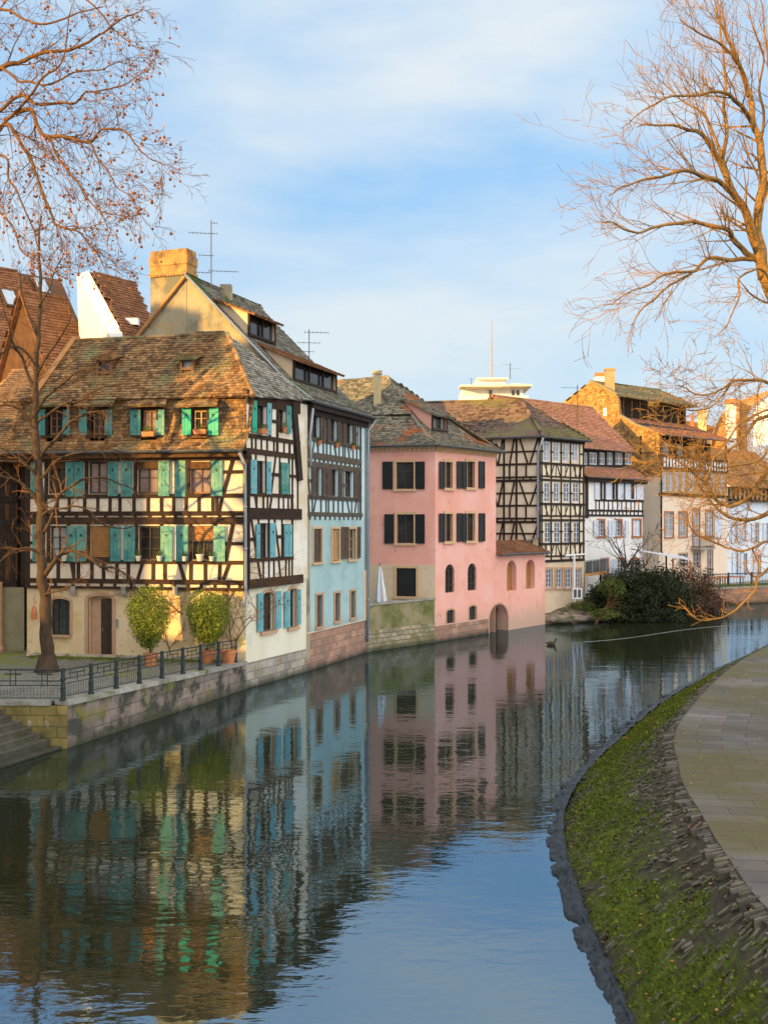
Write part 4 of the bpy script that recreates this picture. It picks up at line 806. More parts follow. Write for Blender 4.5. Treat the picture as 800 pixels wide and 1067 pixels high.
# lean-to gatehouse
Gt=thing('gatehouse',(8,57.5,0),'low pink annex with an arched water gate, two tall niches and a small brown roof','annex')
C3=Vector((9.57,59.8)); f3=f2; sA,sB=f2.len+.01,(C3-C1).length
za=f2.z(540,577); nr=[rect(f2,528,537.8,584,615.5),rect(f2,548,557,583,613.5)]
gate=(gate[0],gate[1],-.3,gate[3])
mb=MB(); f2.wall(mb,gate[0],sB,-.6,gate[3],[(gate[0]+.001,gate[1],-.6,gate[3])],depth=.75); f2.wall(mb,f2.len,sB,gate[3],za,nr,depth=.55); [arch_sp(mb,f2,r,frac=.5,depth=.55) for r in nr]; arch_sp(mb,f2,(gate[0]+.001,gate[1],-.6,gate[3]),frac=.4,depth=.55)
mb.poly([f2.P(sB,-.6),f2.P(sB,za),f2.P(sB,za+.0,-3),f2.P(sB,-.6,-3)])
mb.build('pink_wall',plaster_pnk,Gt)
d=MB(); gx=gate[1]-.01; f2.box(d,gate[0]+.005,gx,-.5,gate[3]-.1,-.74,-.7); d.build('gate_shade_panel',black_sh,Gt)  # black panel stands in for the shade inside the water gate
mb=MB(); arch_ring(f2,gate,.1,-.05,.015,.4,mb); mb.build('arch_trim',sandstone,Gt)
for r in nr:
    d=MB(); f2.box(d,r[0]+.04,r[1]-.02,r[2]+.01,r[3]-.3,-.5,-.3); d.build('niche_shutter',sand_red if False else wood_or,Gt)
mb=MB(); t0=sA-.02; tiles(mb,[f2.P(t0,za+.02,.3),f2.P(sB+.2,za+.02,.3),f2.P(sB+.1,za+.75,-1.4),f2.P(t0,za+.75,-1.4)],.17,.14,.035); mb.build('roof',tileDk,Gt)
gutter(Gt,[f2.P(t0,za-.0,.36),f2.P(sB+.2,za-.0,.36)],.06)
# garden wall in front
tw=thing('terrace_wall',(1,48.7,0),'mossy garden wall on rubble footing between the blue house and the pink house','wall')
fT=Fac(CC,C1); mb=MB(); fT.box(mb,.02,fT.len,-.6,.99,-.5,.0); mb.build('rubble_footing',stone_rub,tw)
mb=MB(); fT.box(mb,.02,fT.len+.02,.99,2.15,-.4,-.04); mb.build('concrete_parapet',concrete_moss,tw)
mb=MB(); fT.box(mb,.0,fT.len+.02,2.15,2.23,-.44,.02); mb.build('cap',cap_stone,tw)
mb=MB(); mb.poly([(-.8,46.9,1.1),(2.4,50.5,1.1),(-1.3,51.4,1.1),(-2.5,48,1.1)]); struct(mb,'terrace_floor',cap_stone)
# folded parasol
pa=thing('folded_parasol',(.0,49.8,1.1),'closed pale parasol standing behind the mossy garden wall','parasol')
q=at(395.5,590,49.4); mb=MB(); mb.tube([(q.x,q.y,1.1),(q.x,q.y,q.z+.15)],.025,6); mb.build('pole',wood_dk,pa)
mb=MB(); zt=q.z; prof_=[(.03,zt),(.10,zt-.3),(.15,zt-.8),(.21,zt-1.25),(.25,zt-1.7),(.22,zt-1.95)]; b=len(mb.v); n=18
for k,(r,z) in enumerate(prof_):
    for j in range(n):
        rr2=r*(1+.28*math.cos(j*2*math.pi/n*6)+.05*random.random()); mb.v.append((q.x+rr2*math.cos(j*2*math.pi/n)+.03*k*.3,q.y+rr2*math.sin(j*2*math.pi/n),z+(.12*math.cos(j*1.05) if k==len(prof_)-1 else 0)))
for k in range(len(prof_)-1):
    for j in range(n): j2=(j+1)%n; mb.f.append((b+k*n+j,b+k*n+j2,b+(k+1)*n+j2,b+(k+1)*n+j)); mb.mi.append(0)
mb.build('canopy',canvas,pa)
# ================================================================ HOUSE C (straw timbered)
Cc=thing('straw_timbered_house',(9.5,61,1),'tall straw coloured half-timbered house with dark bracing and rows of narrow white windows','house')
k0=Vector((9.31,60)); c1=Fac(Vector((5.86,61.5)),k0); c2=Fac(k0,Vector((12.48,63)))
ze=c1.z(563,455.5)
mb=MB(); c1.wall(mb,-1.5,c1.len,1,ze); mb.build('front_wall',plaster_ctm,Cc)
xr=[(565.8,572.2),(576,582),(585.9,592),(595.7,601.8)]; rows=[(xr,459.8,480.6),([(566.8,573),(576.7,582.6),(586.8,593),(596.7,602.8)],503,523.2),([(567.5,573.5),(577.2,583.4),(587.6,594),(597.6,603.7)],544.2,565.5),([(568.4,574.6),(578.9,585),(588.6,594.7),(599.4,604.6)],593,612.3)]
hl=[]; 
for xs_,ya,yb in rows: hl.append([rect(c2,a,b,ya,yb) for a,b in xs_])
zst=c2.z(565,586); mb=MB(); c2.wall(mb,0,c2.len,zst,ze,sum(hl[:3],[]),depth=.15); mb.build('infill_wall',plaster_ctm,Cc)
mb=MB(); c2.wall(mb,0,c2.len,.6,zst,hl[3],depth=.15); mb.build('stone_wall',plaster_bge,Cc)
for k,row in enumerate(hl):
    for r in row: window(Cc,c2,r,white_p if k<3 else white_p,(g_pale,g_grey,g_grey,g_grey)[k],2,4,depth=.05,fw=.05,surround=sandstone if k==3 else None,sw=.12)
T=[]
for y,wd in ((458,0.158),(482.5,0.144),(496,0.101),(499.8,0.144),(525,0.144),(537.5,0.101),(542,0.144),(567,0.144),(580,0.101),(585,0.158)): T.append(('h',y,563,608.6,wd))
for x in (564.2,574,584.3,594,607.6): T.append(('v',x,455,586,0.122))
for x in (603.5,): T.append(('v',x,455,586,.08))
for y0,y1 in ((483,496),(525,537.5),(567,580)):
    for x in (569,579,589,599,604.5): T.append(('v',x,y0,y1,.05))
    for a,b in ((567,571),(577,573.5),(580,583.5),(592,588),(597,600.5),(606,602)): T.append(('d',a,y0,b,y1,.06))
for y in (470,513,554): 
    for x in (564.5,574.5,584.5,594.5,606): T.append(('h',y,x-1.6,x+1.6,0.086))
beams(Cc,c2,565,T,timber_blk,name='timber_frame')
T=[]
for y,wd in ((456,0.158),(471,0.101),(484,0.130),(497.5,0.115),(501,0.144),(514,0.101),(527,0.115),(540.3,0.115),(544,0.144),(556,0.101),(570,0.144)): T.append(('h',y,498,563,wd))
for x in (502,509,525,538,562): T.append(('v',x,455,575,0.122))
for y0,y1 in ((456,484),(501,527),(544,570)):
    for a,b in ((536,531),(541,550),(561,552),(511,518),(524,519),(503,508)): T.append(('d',a,y0,b,y1,0.101))
for x in (506,516,531,545,553): T.append(('v',x,497.5,501,0.101)); T.append(('v',x+2,540,544,0.101))
for x in (515,531,548): T.append(('v',x,484,497,.1)); T.append(('v',x,527,540,.1))
beams(Cc,c1,530,T,timber_blk,name='timber_frame')
ap=Vector((8.6,63.3,13.75)); rl=Vector((1.6,66.3,13.9)); e0=c1.P(-2.5,ze+.02,.35); q=k0+(c1.n+c2.n).normalized()*.5; e1=Vector((q.x,q.y,ze)); e2=c2.P(c2.len+.3,ze,.4)
mb=MB(); tiles(mb,[e0,e1,ap,rl],.2,.17,.04); tiles(mb,[e1,e2,ap],.2,.17,.04); tiles(mb,[e2,e2+Vector((-3.5,4.5,0)),ap],.4,.3); tiles(mb,[rl,ap,ap+Vector((1,3.5,-2.5)),rl+Vector((1,3.5,-2.5))],.4,.3)
for a,b in ((rl,ap),(e1,ap),(e2,ap)): ridgecap(mb,a,b,.1)
mb.build('roof',tileC,Cc)
gutter(Cc,[e0,e1,e2],.07)
pipe(Cc,[e1+Vector((0,0,-.05)),c1.P(c1.len-.12,ze-.9,.12),c1.P(c1.len-.12,c1.z(560,560),.12),c1.P(c1.len-.9,c1.z(551,565),.2)],.07)
mb=MB(); c2.box(mb,.05,c2.len-.05,.6,ze-.1,-3,-.3); mb.build('inner_wall',black_sh,Cc)
mb=MB(); mb.poly([c2.P(c2.len,.6),c2.P(c2.len,ze),c2.P(c2.len,ze,-5),c2.P(c2.len,.6,-5)]); mb.build('end_wall',plaster_bge,Cc)
# white post with cross arm and the white box by its foot
wp=thing('awning_post',(11,60.5,1),'white T-shaped metal post in front of the straw coloured timbered house','post')
mb=MB(); a=at(598,627,61); b=at(598,579,61); mb.tube([a,b],.07,8); mb.build('post',wmetal,wp)
mb=MB(); mb.tube([at(589,579,61),at(609,577.5,62.5)],.06,6); mb.build('cross_arm',wmetal,wp)
mb=MB(); a=at(596,624,60.8); b=at(606,613,60.8)
for x0,x1,z0,z1 in ((a.x,b.x,a.z,a.z+.07),(a.x,b.x,b.z-.07,b.z),(a.x,a.x+.07,a.z+.07,b.z-.07),(b.x-.07,b.x,a.z+.07,b.z-.07),((a.x+b.x)/2-.03,(a.x+b.x)/2+.03,a.z+.07,b.z-.07)): mb.box(x0,x1,60.7,60.8,z0,z1)
o=mb.build('window_frame',wmetal,root=(a.x,60.8,a.z)); tag(o,'small white framed glazed hatch beside the foot of the white T-shaped post','hatch')
mb=MB(); mb.box(a.x+.05,b.x-.05,60.76,60.79,a.z+.05,b.z-.05); mb.build('pane',g_grey,o)

# ================================================================ HOUSE D (white, red roof)
Dd=thing('white_house',(15.8,69,1),'white plastered house with white shutters, a timber parapet band and a big red tiled roof','house')
d0=Vector((13.35,66.5)); d1=Vector((18.2,71.0)); fd=Fac(d0,d1); 
zt=fd.z(640,499); zb_=fd.z(640,537.5)
rt=[rect(fd,623.8,627.8,501,520),rect(fd,636.5,640.8,501,520),rect(fd,656.2,661,501,520)]
rm=[rect(fd,622.8,628.8,542.5,558.5),rect(fd,641,646.8,542.5,558.5),rect(fd,659,666.8,542,558.5)]; rbm=[rect(fd,627,632.5,583,600),rect(fd,643,650,583,600),rect(fd,658,665,583,600)]
mb=MB(); fd.wall(mb,-.2,fd.len,.6,zt,rt+rm+rbm,depth=.15); mb.build('wall',plaster_wht,Dd)
for r,s in zip(rt,([(619,623.6)],[(630.5,636.2)],[(643,648.2),(650.7,656),(662.6,668.6)])): window(Dd,fd,r,wood_dk,g_dark,2,4,depth=.08,fw=.04,shutters=[(a,b,500.5,520.5,white_p,'louvre') for a,b in s])
for r,s in zip(rm,([(617.8,622.4),(633,636.4)],[(636.8,640.6),(650.7,653.6)],[])): window(Dd,fd,r,white_p,g_grey,2,4,depth=.08,fw=.04,surround=sand_red,sw=.13,shutters=[(a,b,542,559.5,white_p,'louvre') for a,b in s]+([(659.2,662.7,542.5,558.5,white_p,'louvre','r',None,0,-.06),(663,666.6,542.5,558.5,white_p,'louvre','r',None,0,-.06)] if not s else []))
for r,s in zip(rbm,([(633.5,638)],[(638.4,642)],[(651,655)])): window(Dd,fd,r,white_p,g_grey,2,4,depth=.08,fw=.04,surround=sand_red,sw=.13,shutters=[(a,b,582.5,600.5,white_p,'louvre') for a,b in s])
T=[('h',521.4,619.5,670,.16),('h',532.2,612,670,.14),('h',537.2,612,670,.14)]
for x in (620.5,624,629,633.5,638,643,647.5,652,657,661,665,669): T.append(('v' ,x,521.4,532,.09))
for x in (613,616.5,620.5,624.5,628.5,632.5,636.5,640.5,644.5,648.5,652.5,656.5,660.5,664.5,669): T.append(('v',x,532,537.5,.12))
for x in (629.3,642,649.3): T.append(('v',x,499.5,521,.16))
T.append(('v',611,499,540,.35))
beams(Dd,fd,640,T,timber_blk)
fdb=Fac(d0,d1,-.9); za0,za1=fdb.z(640,487.5),fdb.z(640,470.5)
aw_=[rect(fdb,a,b,471.5,484) for a,b in ((606.5,612),(614,622),(624.6,630),(632.5,638.2),(641,648.5),(651,658.3))]
mb=MB(); fdb.wall(mb,-.4,fd.len-.2,za0-.4,za1,aw_,depth=.12); mb.build('attic_wall',timber_blk,Dd)
for r in aw_: window(Dd,fdb,r,white_p,g_grey,2,2,depth=.06,fw=.06)
mb=MB(); fdb.poly(mb,[(-.4,za0-.35),(fd.len-.1,za0-.35),(fd.len-.1,za0+.02),(-.4,za0+.02)],.0,.12); mb.build('flashing',lead_dk,Dd)
mb=MB(); a0=fd.P(-.4,zt+.02,.45); a1=fd.P(fd.len+.35,zt-.0,.45); b0=fdb.P(-.4,za0-.05,.1); b1=fdb.P(fd.len+.1,za0-.05,.1); tiles(mb,[a0,a1,b1,b0],.2,.17,.04); gz=gutter
mb.build('skirt_roof',tileR,Dd); gutter(Dd,[a0,a1],.05)
mb=MB(); fd.box(mb,-.3,fd.len+.2,zt-.28,zt-.05,.0,.3); mb.build('eave_boards',timber_blk,Dd)
ev0=fdb.P(-3.5,za1+.02,.4); ev1=fdb.P(fd.len-.0,za1+.02,.4); rg1=Vector((15.3,74,14.45)); rg0=rg1-Vector((.743,.669,0))*11
mb=MB(); tiles(mb,[ev0,ev1,rg1,rg0],.22,.18,.04); tiles(mb,[rg0,rg1,rg1+Vector((-2.5,3,-3)),rg0+Vector((-2.5,3,-3))],.5,.4); ridgecap(mb,rg0,rg1); mb.build('roof',tileR,Dd)
gutter(Dd,[ev0+Vector((0,0,-.02)),ev1],.06)
mb=MB(); fdb.box(mb,-.3,fd.len-.3,.6,za1,-3,-.3); mb.build('inner_wall',black_sh,Dd)
mb=MB(); fd.box(mb,-1.2,-.2,.6,fd.z(611,540),-.6,-.02); mb.build('side_pier',plaster_ctm,Dd)
q=at(601.5,441,68.5); antenna(Dd,(q.x,q.y,q.z-.3),at(0,401,68.5).z-q.z+.3,[(at(0,402.5,68.5).z-q.z+.2,-1.1,.1,8)],r=.03)

# ================================================================ HOUSE E (tall, stone gable)
E=thing('tall_gabled_house',(22,77,1),'tall peach house with a rough stone gable, open loft gallery and two chimneys','house')
K=Vector((20.2,74)); K2=Vector((27.9,82)); fe=Fac(K,K2); inn=Vector((-.72,.694)); fg=Fac(K,K+inn*10)
gpx=[(586,419),(615,397.2),(630,404),(643,412),(645.5,433),(654,438),(662,443),(675,447.5),(687,452.5)]
gp=[(fg.s(x),fg.z(x,y)) for x,y in gpx]; zc1=fg.z(686,497)
zspl=fg.z(672,497)
mb=MB(); full=[(gp[0][0],.5)]+gp+[(0,.5)]
mb2=[p for p in gp]; top=gp+[(0,zspl),(gp[0][0],zspl)]; fg.poly(mb,top,-.35,.0); mb.build('stone_gable',rubble,E)
mb=MB(); fg.box(mb,0,gp[0][0],.5,zspl,-.35,-.015); mb.build('gable_base',plaster_ech,E)
mb=MB(); 
for i in range(1,len(gp)-1):
    a,b=gp[i],gp[i+1]
    if i==3: continue
    mb=MB(); fg.bar(mb,(a[0],a[1]+.05),(b[0],b[1]+.05),.14,-.3,.12); mb.build('gable_coping',tileE,E)
d=MB(); r=(fg.s(632),fg.s(628.5),fg.z(630,433.5),fg.z(630,425)); fg.box(d,min(r[0],r[1]),max(r[0],r[1]),r[2],r[3],.0,.04); d.build('gable_hatch',white_p,E)
def eP(s,wd,z): return fe.P(s,z,-wd)
wg=[p[0] for p in gp]  # distance behind face
zg_=[p[1] for p in gp]
Lr=12.2
mb=MB()
G0=eP(0,wg[1],zg_[1]); G1=eP(11,wg[1],17.35); u0=eP(.0,wg[3],zg_[3]); u1=eP(12.6,wg[3]-.2,15.85)
tiles(mb,[u0,u1,G1,G0],.22,.18,.04); tiles(mb,[G0,G1,eP(11,wg[0],zg_[0]),eP(0,wg[0],zg_[0])],.5,.4); tiles(mb,[u1,u1+Vector((-4,4,0)),G1],.4,.3); ridgecap(mb,G0,G1,.11)
mb.build('roof',tileE,E)
zl0=zg_[4]; wl=wg[3]+.35
n=9
zb0=fe.P(0,0,-wl); 
for k in range(n+1):
    s=.1+11.2*k/n; z=zg_[3]+(15.8-zg_[3])*s/12-.1; mb=MB(); mb.hexa([eP(s-.08,wl-.1,zl0-.3),eP(s+.08,wl-.1,zl0-.3),eP(s+.08,wl+.08,zl0-.3),eP(s-.08,wl+.08,zl0-.3),eP(s-.08,wl-.1,z),eP(s+.08,wl-.1,z),eP(s+.08,wl+.08,z),eP(s-.08,wl+.08,z)]); mb.build('gallery_post',tim_warm,E)
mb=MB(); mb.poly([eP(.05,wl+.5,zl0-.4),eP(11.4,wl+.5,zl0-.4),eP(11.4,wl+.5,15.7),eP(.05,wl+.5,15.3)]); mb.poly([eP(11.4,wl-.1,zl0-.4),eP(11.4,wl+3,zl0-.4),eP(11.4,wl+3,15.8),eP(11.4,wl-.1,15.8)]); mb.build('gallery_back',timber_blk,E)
mb=MB(); a0=eP(-.0,-.45,zg_[8]-.05); a1=eP(fe.len+.3,-.45,zg_[8]+.1); b0=eP(.0,wl+.1,zl0-.02); b1=eP(12,wl+.1,zl0+.2); tiles(mb,[a0,a1,b1,b0],.22,.18,.04); mb.build('lower_roof',tileR,E); gutter(E,[a0,a1],.06)
zA,zB_,zC_=fe.z(695,474.5),fe.z(695,487),fe.z(695,490.5)
wr=[rect(fe,a,b,492,511.5) for a,b in ((690,694),(696.5,700.5),(703,707),(710,714),(718,723),(728,733),(739,744),(749,754))]
mr_=[rect(fe,692.5,701,534,559.5),rect(fe,707.3,715.3,534,559),rect(fe,721.5,728.3,530.5,570),rect(fe,735,742,532,559)]
lr_=[rect(fe,707.5,715.5,577,590),rect(fe,722.5,729,575,590),rect(fe,737,742,570,602)]
zmid=fe.z(695,514.5)
mb=MB(); fe.wall(mb,0,fe.len,.5,zmid,mr_+lr_,depth=.15); mb.build('peach_wall',plaster_ech,E)
mb=MB(); fe.wall(mb,0,fe.len,zmid,zB_,wr,depth=.12); mb.build('gallery_wall',tan_wood,E)
mb=MB(); fe.wall(mb,0,fe.len,zB_,zA); mb.build('parapet_infill',plaster_wht,E)
mb=MB(); k=0
for s in [i*.48 for i in range(24)]: 
    if s<fe.len: fe.box(mb,s,s+.1,zB_,zA,0,.04)
fe.box(mb,0,fe.len,zA-.12,zA+.08,-.1,.07); fe.box(mb,0,fe.len,zB_-.12,zB_+.05,-.1,.08); fe.box(mb,0,fe.len,zmid-.15,zmid+.05,-.05,.12)
for s in (0.05,2.3,4.6,6.9,fe.len-.2): fe.box(mb,s,s+.15,zA,zg_[8]-.2,-.1,.04)
mb.build('timber_frame',timber,E)
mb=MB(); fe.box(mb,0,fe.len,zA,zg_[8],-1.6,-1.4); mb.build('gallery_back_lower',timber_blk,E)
for i in range(4):
    d=MB(); s=.7+i*2.3; fe.box(d,s,s+.9,zA+.1,zA+1.15,-1.4,-1.34); d.build('pane',g_grey if i%2 else g_dark,E)
for i,r in enumerate(wr):
    s=(r[0],r[1]); window(E,fe,r,white_p,g_pale,2,4,depth=.05,fw=.05)
for r in mr_: window(E,fe,r,white_p,g_pale,2,4,depth=.08,fw=.05,surround=sand_red,sw=.1,shutters=[(744,751,532.5,560,white_p,'louvre')] if r is mr_[3] else ())
for r in lr_: window(E,fe,r,white_p,g_grey,2,3,depth=.08,fw=.05,surround=sandstone,sw=.1)
bl=MB(); s0,s1=fe.s(719),fe.s(735); zz=mr_[2][2]-.05; fe.box(bl,s0,s1,zz-.15,zz,0,.8)
b_=bl.build('balcony',cap_stone,E); bl=MB()
for h in (.9,.1): bl.tube([fe.P(s0,zz+h,.0),fe.P(s0,zz+h,.75),fe.P(s1,zz+h,.75),fe.P(s1,zz+h,0)],.025,5)
k=s0
while k<=s1: bl.tube([fe.P(k,zz,.75),fe.P(k,zz+.9,.75)],.014,4); k+=.14
bl.build('balustrade',iron,b_)
pipe(E,[fe.P(.1,zg_[8]-.3,.12),fe.P(.1,fe.z(688,575),.12),fe.P(.5,fe.z(690,580),.3),fe.P(.5,.9,.3)],.07,timber_blk)
d=MB(); q=at(635,412,78); d.box(q.x-.32,q.x+.32,q.y-.35,q.y+.35,15.2,at(0,386,78).z); d.box(q.x-.4,q.x+.4,q.y-.42,q.y+.42,at(0,386,78).z,at(0,384,78).z); d.build('chimney',M('chimney_brown',(.36,.24,.12),(.46,.32,.17),bump=.6,bscale=8),E)
d=MB(); q=at(626,400,81); d.box(q.x-.5,q.x+.5,q.y-.4,q.y+.4,16,at(0,393,81).z); c_=d.build('chimney',plaster_wht,E); d=MB(); d.box(q.x-.46,q.x+.46,q.y-.36,q.y+.36,at(0,393,81).z,at(0,388.5,81).z); d.build('chimney_pot',terracotta,c_)
mb=MB(); fe.box(mb,.3,fe.len,.5,zl0-.6,-6,-1.7); fe.box(mb,.3,fe.len-.3,.5,zB_,-2,-.3); mb.build('inner_wall',black_sh,E)
# awning at the foot of E / D
awn=thing('awning',(20,70,3),'long pale canopy on posts over the riverside terrace behind the dark bushes','canopy')
mb=MB(); p=[at(657,571.5,66),at(667,573,64),at(720,583,66),at(712,579.5,70)]; mb.prism(p,[q+Vector((0,0,-.08)) for q in p]); mb.build('canopy_sheet',canvas,awn)
for px,D_ in ((668,64.4),(701,66),(719,66.3)):
    mb=MB(); a=at(px,582 if px>680 else 574,D_); mb.tube([(a.x,a.y,.9),tuple(a)],.06,6); mb.build('post',terracotta if px>690 else wmetal,awn)
dk=thing('wooden_deck',(14,64.5,2),'small glazed wooden balcony deck with an orange edge beside the straw timbered house','deck')
mb=MB(); a=at(609,601,63.6); b=at(632,598,65.5); mb.hexa([a,b,b+Vector((-.6,.8,0)),a+Vector((-.6,.8,0)),a+Vector((0,0,.18)),b+Vector((0,0,.18)),b+Vector((-.6,.8,.18)),a+Vector((-.6,.8,.18))]); mb.build('floor',M('deck_orange',(.50,.22,.06),(.6,.3,.1)),dk)
mb=MB(); 
for t_ in (0,.33,.66,1): p=a+(b-a)*t_; mb.tube([p,p+Vector((0,0,1.0))],.03,5)
mb.tube([a+Vector((0,0,1)),b+Vector((0,0,1))],.03,5); mb.build('railing',lead,dk)
mb=MB(); a2=a+Vector((.05,.05,.2)); b2=b+Vector((-.05,.05,.2)); mb.poly([a2,b2,b2+Vector((0,0,.75)),a2+Vector((0,0,.75))]); mb.build('glass_panel',g_grey,dk)
mb=MB(); 
for t_ in (.1,.9): p=a+(b-a)*t_+Vector((-.2,.3,0)); mb.tube([(p.x,p.y,.4),p],.07,6)
mb.build('supports',timber_blk,dk)

# ================================================================ HOUSE F, G right of E
Fh=thing('pale_blue_house',(32,86,1),'pale blue-white house with white shutters and an orange tiled roof at the right edge','house')
ff0=K2+Vector((.1,.1)); ff1=Vector((37.5,91)); ffc=Fac(ff0,ff1); zf=ffc.z(762,521)
hf=[rect(ffc,a,b,y0,y1) for a,b,y0,y1 in ((765,769.5,545,565),(774,778,545,565),(786,790,545,565),(766,770,576,600),(774.5,779,576,600),(788,792,578,600),(798,803,545,565))]
mb=MB(); ffc.wall(mb,0,ffc.len,.5,zf,hf,depth=.12); mb.build('wall',plaster_iceb,Fh)
for i,r in enumerate(hf): 
    x0=[765,774,786,766,774.5,788,798][i]; y0=[545,545,545,576,576,578,545][i]; y1=[565,565,565,600,600,600,565][i]
    window(Fh,ffc,r,white_p,g_grey,2,3,depth=.06,fw=.06,surround=sand_tan if i in(2,5) else None,sw=.08,shutters=[(x0-3.6,x0-.4,y0,y1,white_p if i!=3 else plaster_iceb,'louvre')])
d=MB(); ffc.box(d,-.1,ffc.len,zf-.1,zf+.1,0,.4); d.build('string_course',timber,Fh)
zf2=ffc.z(762,507); mb=MB(); ffc.wall(mb,0,ffc.len,zf,zf2); mb.build('upper_wall',tan_wood,Fh)
d=MB()
for k in range(16): ffc.box(d,k*.75,k*.75+.3,zf+.1,zf2,0,.05)
d.build('timber_frame',timber_blk,Fh)
mb=MB(); a0=ffc.P(-.3,zf2,.5); a1=ffc.P(ffc.len,zf2,.5); b0=ffc.P(-.3,zf2+3.6,-4.2); b1=ffc.P(ffc.len,zf2+3.6,-4.2); tiles(mb,[a0,a1,b1,b0],.25,.2,.05); tiles(mb,[b0,b1,ffc.P(ffc.len,zf2,-8),ffc.P(-.3,zf2,-8)],.5,.4)
mb.build('roof',tileO,Fh)
mb=MB(); mb.prism([ffc.P(-.2,.5,0),ffc.P(-.2,zf2,0),ffc.P(-.2,zf2+3.5,-4.2),ffc.P(-.2,zf2,-8),ffc.P(-.2,.5,-8)],[ffc.P(.0,.5,0),ffc.P(.0,zf2,0),ffc.P(.0,zf2+3.5,-4.2),ffc.P(.0,zf2,-8),ffc.P(.0,.5,-8)]); mb.build('gable_wall',plaster_iceb,Fh)
mb=MB(); ffc.box(mb,.1,ffc.len,.5,zf2-.1,-7,-.3); mb.build('inner_wall',black_sh,Fh)
def simple_house(name,label,A_,B_,zb,ze_,zr2,depth,wallm,roofm,over=.4,hip=0,tw=.35,th=.3,base=.5,win=None,cat='house'):
    """box house: front face A_-B_, ridge parallel to the front"""
    f=Fac(A_,B_); m_=(Vector(A_)+Vector(B_))/2; h=thing(name,(m_.x,m_.y,base),label,cat)
    mb=MB(); f.wall(mb,0,f.len,base,ze_,win or [],depth=.15); mb.prism([f.P(0,base,-.3),f.P(0,ze_,-.3),f.P(0,zr2,-depth/2),f.P(0,ze_,-depth),f.P(0,base,-depth)],[f.P(f.len,base,-.3),f.P(f.len,ze_,-.3),f.P(f.len,zr2,-depth/2),f.P(f.len,ze_,-depth),f.P(f.len,base,-depth)])
    for s in (0,f.len): mb.poly([f.P(s,base),f.P(s,ze_),f.P(s,ze_,-.3),f.P(s,base,-.3)])
    mb.build('wall',wallm,h)
    mb=MB(); sl=(zr2-ze_)/(depth/2)
    a0,a1=f.P(-.25,ze_-sl*over+.06,over),f.P(f.len+.25,ze_-sl*over+.06,over); r0,r1=f.P(-.25+hip,zr2+.06,-depth/2),f.P(f.len+.25-hip,zr2+.06,-depth/2); c0_,c1_=f.P(-.25,ze_-sl*over+.06,-depth-over),f.P(f.len+.25,ze_-sl*over+.06,-depth-over)
    tiles(mb,[a0,a1,r1,r0],tw,th,.05); tiles(mb,[r0,r1,c1_,c0_],tw*1.5,th*1.5,.05)
    if hip: tiles(mb,[a0,c0_,r0],tw,th,.05); tiles(mb,[a1,c1_,r1],tw,th,.05)
    ridgecap(mb,r0,r1,.13)
    mb.build('roof',roofm,h); return h,f
# white gabled house at the right edge
Gh=thing('white_gabled_house',(42,100,1),'sunlit white gabled house partly behind the tree at the right edge','house')
D_=98; pts=[(764,476),(770,448),(782,424),(800,410),(840,402),(840,560),(764,560)]
mb=MB(); P_=[at(x,y,D_) for x,y in pts]; mb.prism(P_,[p+Vector((0,8,0)) for p in P_]); mb.build('wall',plaster_wht,Gh)
mb=MB(); 
for a,b in zip(pts[:4],pts[1:5]): 
    p,q=at(*a,D_),at(*b,D_); mb.hexa([p+Vector((0,-.3,0)),q+Vector((0,-.3,0)),q+Vector((0,8.3,0)),p+Vector((0,8.3,0)),p+Vector((0,-.3,.3)),q+Vector((0,-.3,.3)),q+Vector((0,8.3,.3)),p+Vector((0,8.3,.3))])
mb.build('roof',tileO,Gh)
d=MB(); a=at(757,500,96.5); b=at(765,421,96.5); d.box(a.x,b.x,96,96.8,a.z,b.z); c_=d.build('chimney',plaster_wht,Gh); d=MB(); d.box(a.x-.1,b.x+.1,95.9,96.9,b.z,b.z+.45); d.build('chimney_cap',terracotta,c_)
d=MB(); a=at(766,500,99); b=at(772,422,99); d.box(a.x,b.x,97.3,97.9,a.z,b.z); d.build('chimney',tileO,Gh)
h,f=simple_house('orange_roofed_house','distant house with an orange roof and small ochre chimney right of the open loft',at(716,470,104)[:2],at(768,470,112)[:2],.9,at(0,447,106).z,at(0,434,106).z,8,plaster_ech,tileO,base=.9)
d=MB(); a=at(728.5,460,103.5); b=at(735,429,103.5); d.box(a.x,b.x,103.2,104,a.z,b.z); d.box(a.x-.1,b.x+.1,103.1,104.1,b.z,b.z+.2); d.build('chimney',plaster_tan,h)
d=MB(); a=at(720.5,460,105); b=at(723,431,105); d.box(a.x,b.x,105,105.4,a.z,b.z); d.build('chimney',terracotta,h)

# right hand far quay below E, F
rq=thing('far_quay_wall',(27,76,0),'low reddish brick quay wall below the far terrace on the right','wall')
fr_=Fac((23.3,73.2),(44,84)); mb=MB(); fr_.box(mb,0,fr_.len,-.6,1.15,-.5,0); mb.build('brick_face',brickw,rq); mb=MB(); fr_.box(mb,-.05,fr_.len,1.15,1.28,-.55,.05); mb.build('cap',cap_stone,rq)
mb=MB(); mb.poly([(18,68,1.1),(23,73.3,1.12),(44,84.2,1.12),(50,100,1.12),(15,76,1.12),(12,67,1.1)]); struct(mb,'far_terrace',cap_stone)
t=thing('terrace_railing',(27,76.3,1.28),'black iron railing along the far terrace above the brick quay','railing')
fr2=Fac((23.3,73.6),(44,84.4)); k=0; pn=MB()
for h_ in (.95,.12): pn.tube([fr2.P(0,1.28+h_,0),fr2.P(fr2.len,1.28+h_,0)],.035,5)
pn.build('rail',iron,t); pn=MB()
while k<fr2.len: pn.tube([fr2.P(k,1.28,0),fr2.P(k,2.23,0)],.016,4); k+=.16
pn.build('bars',iron,t)
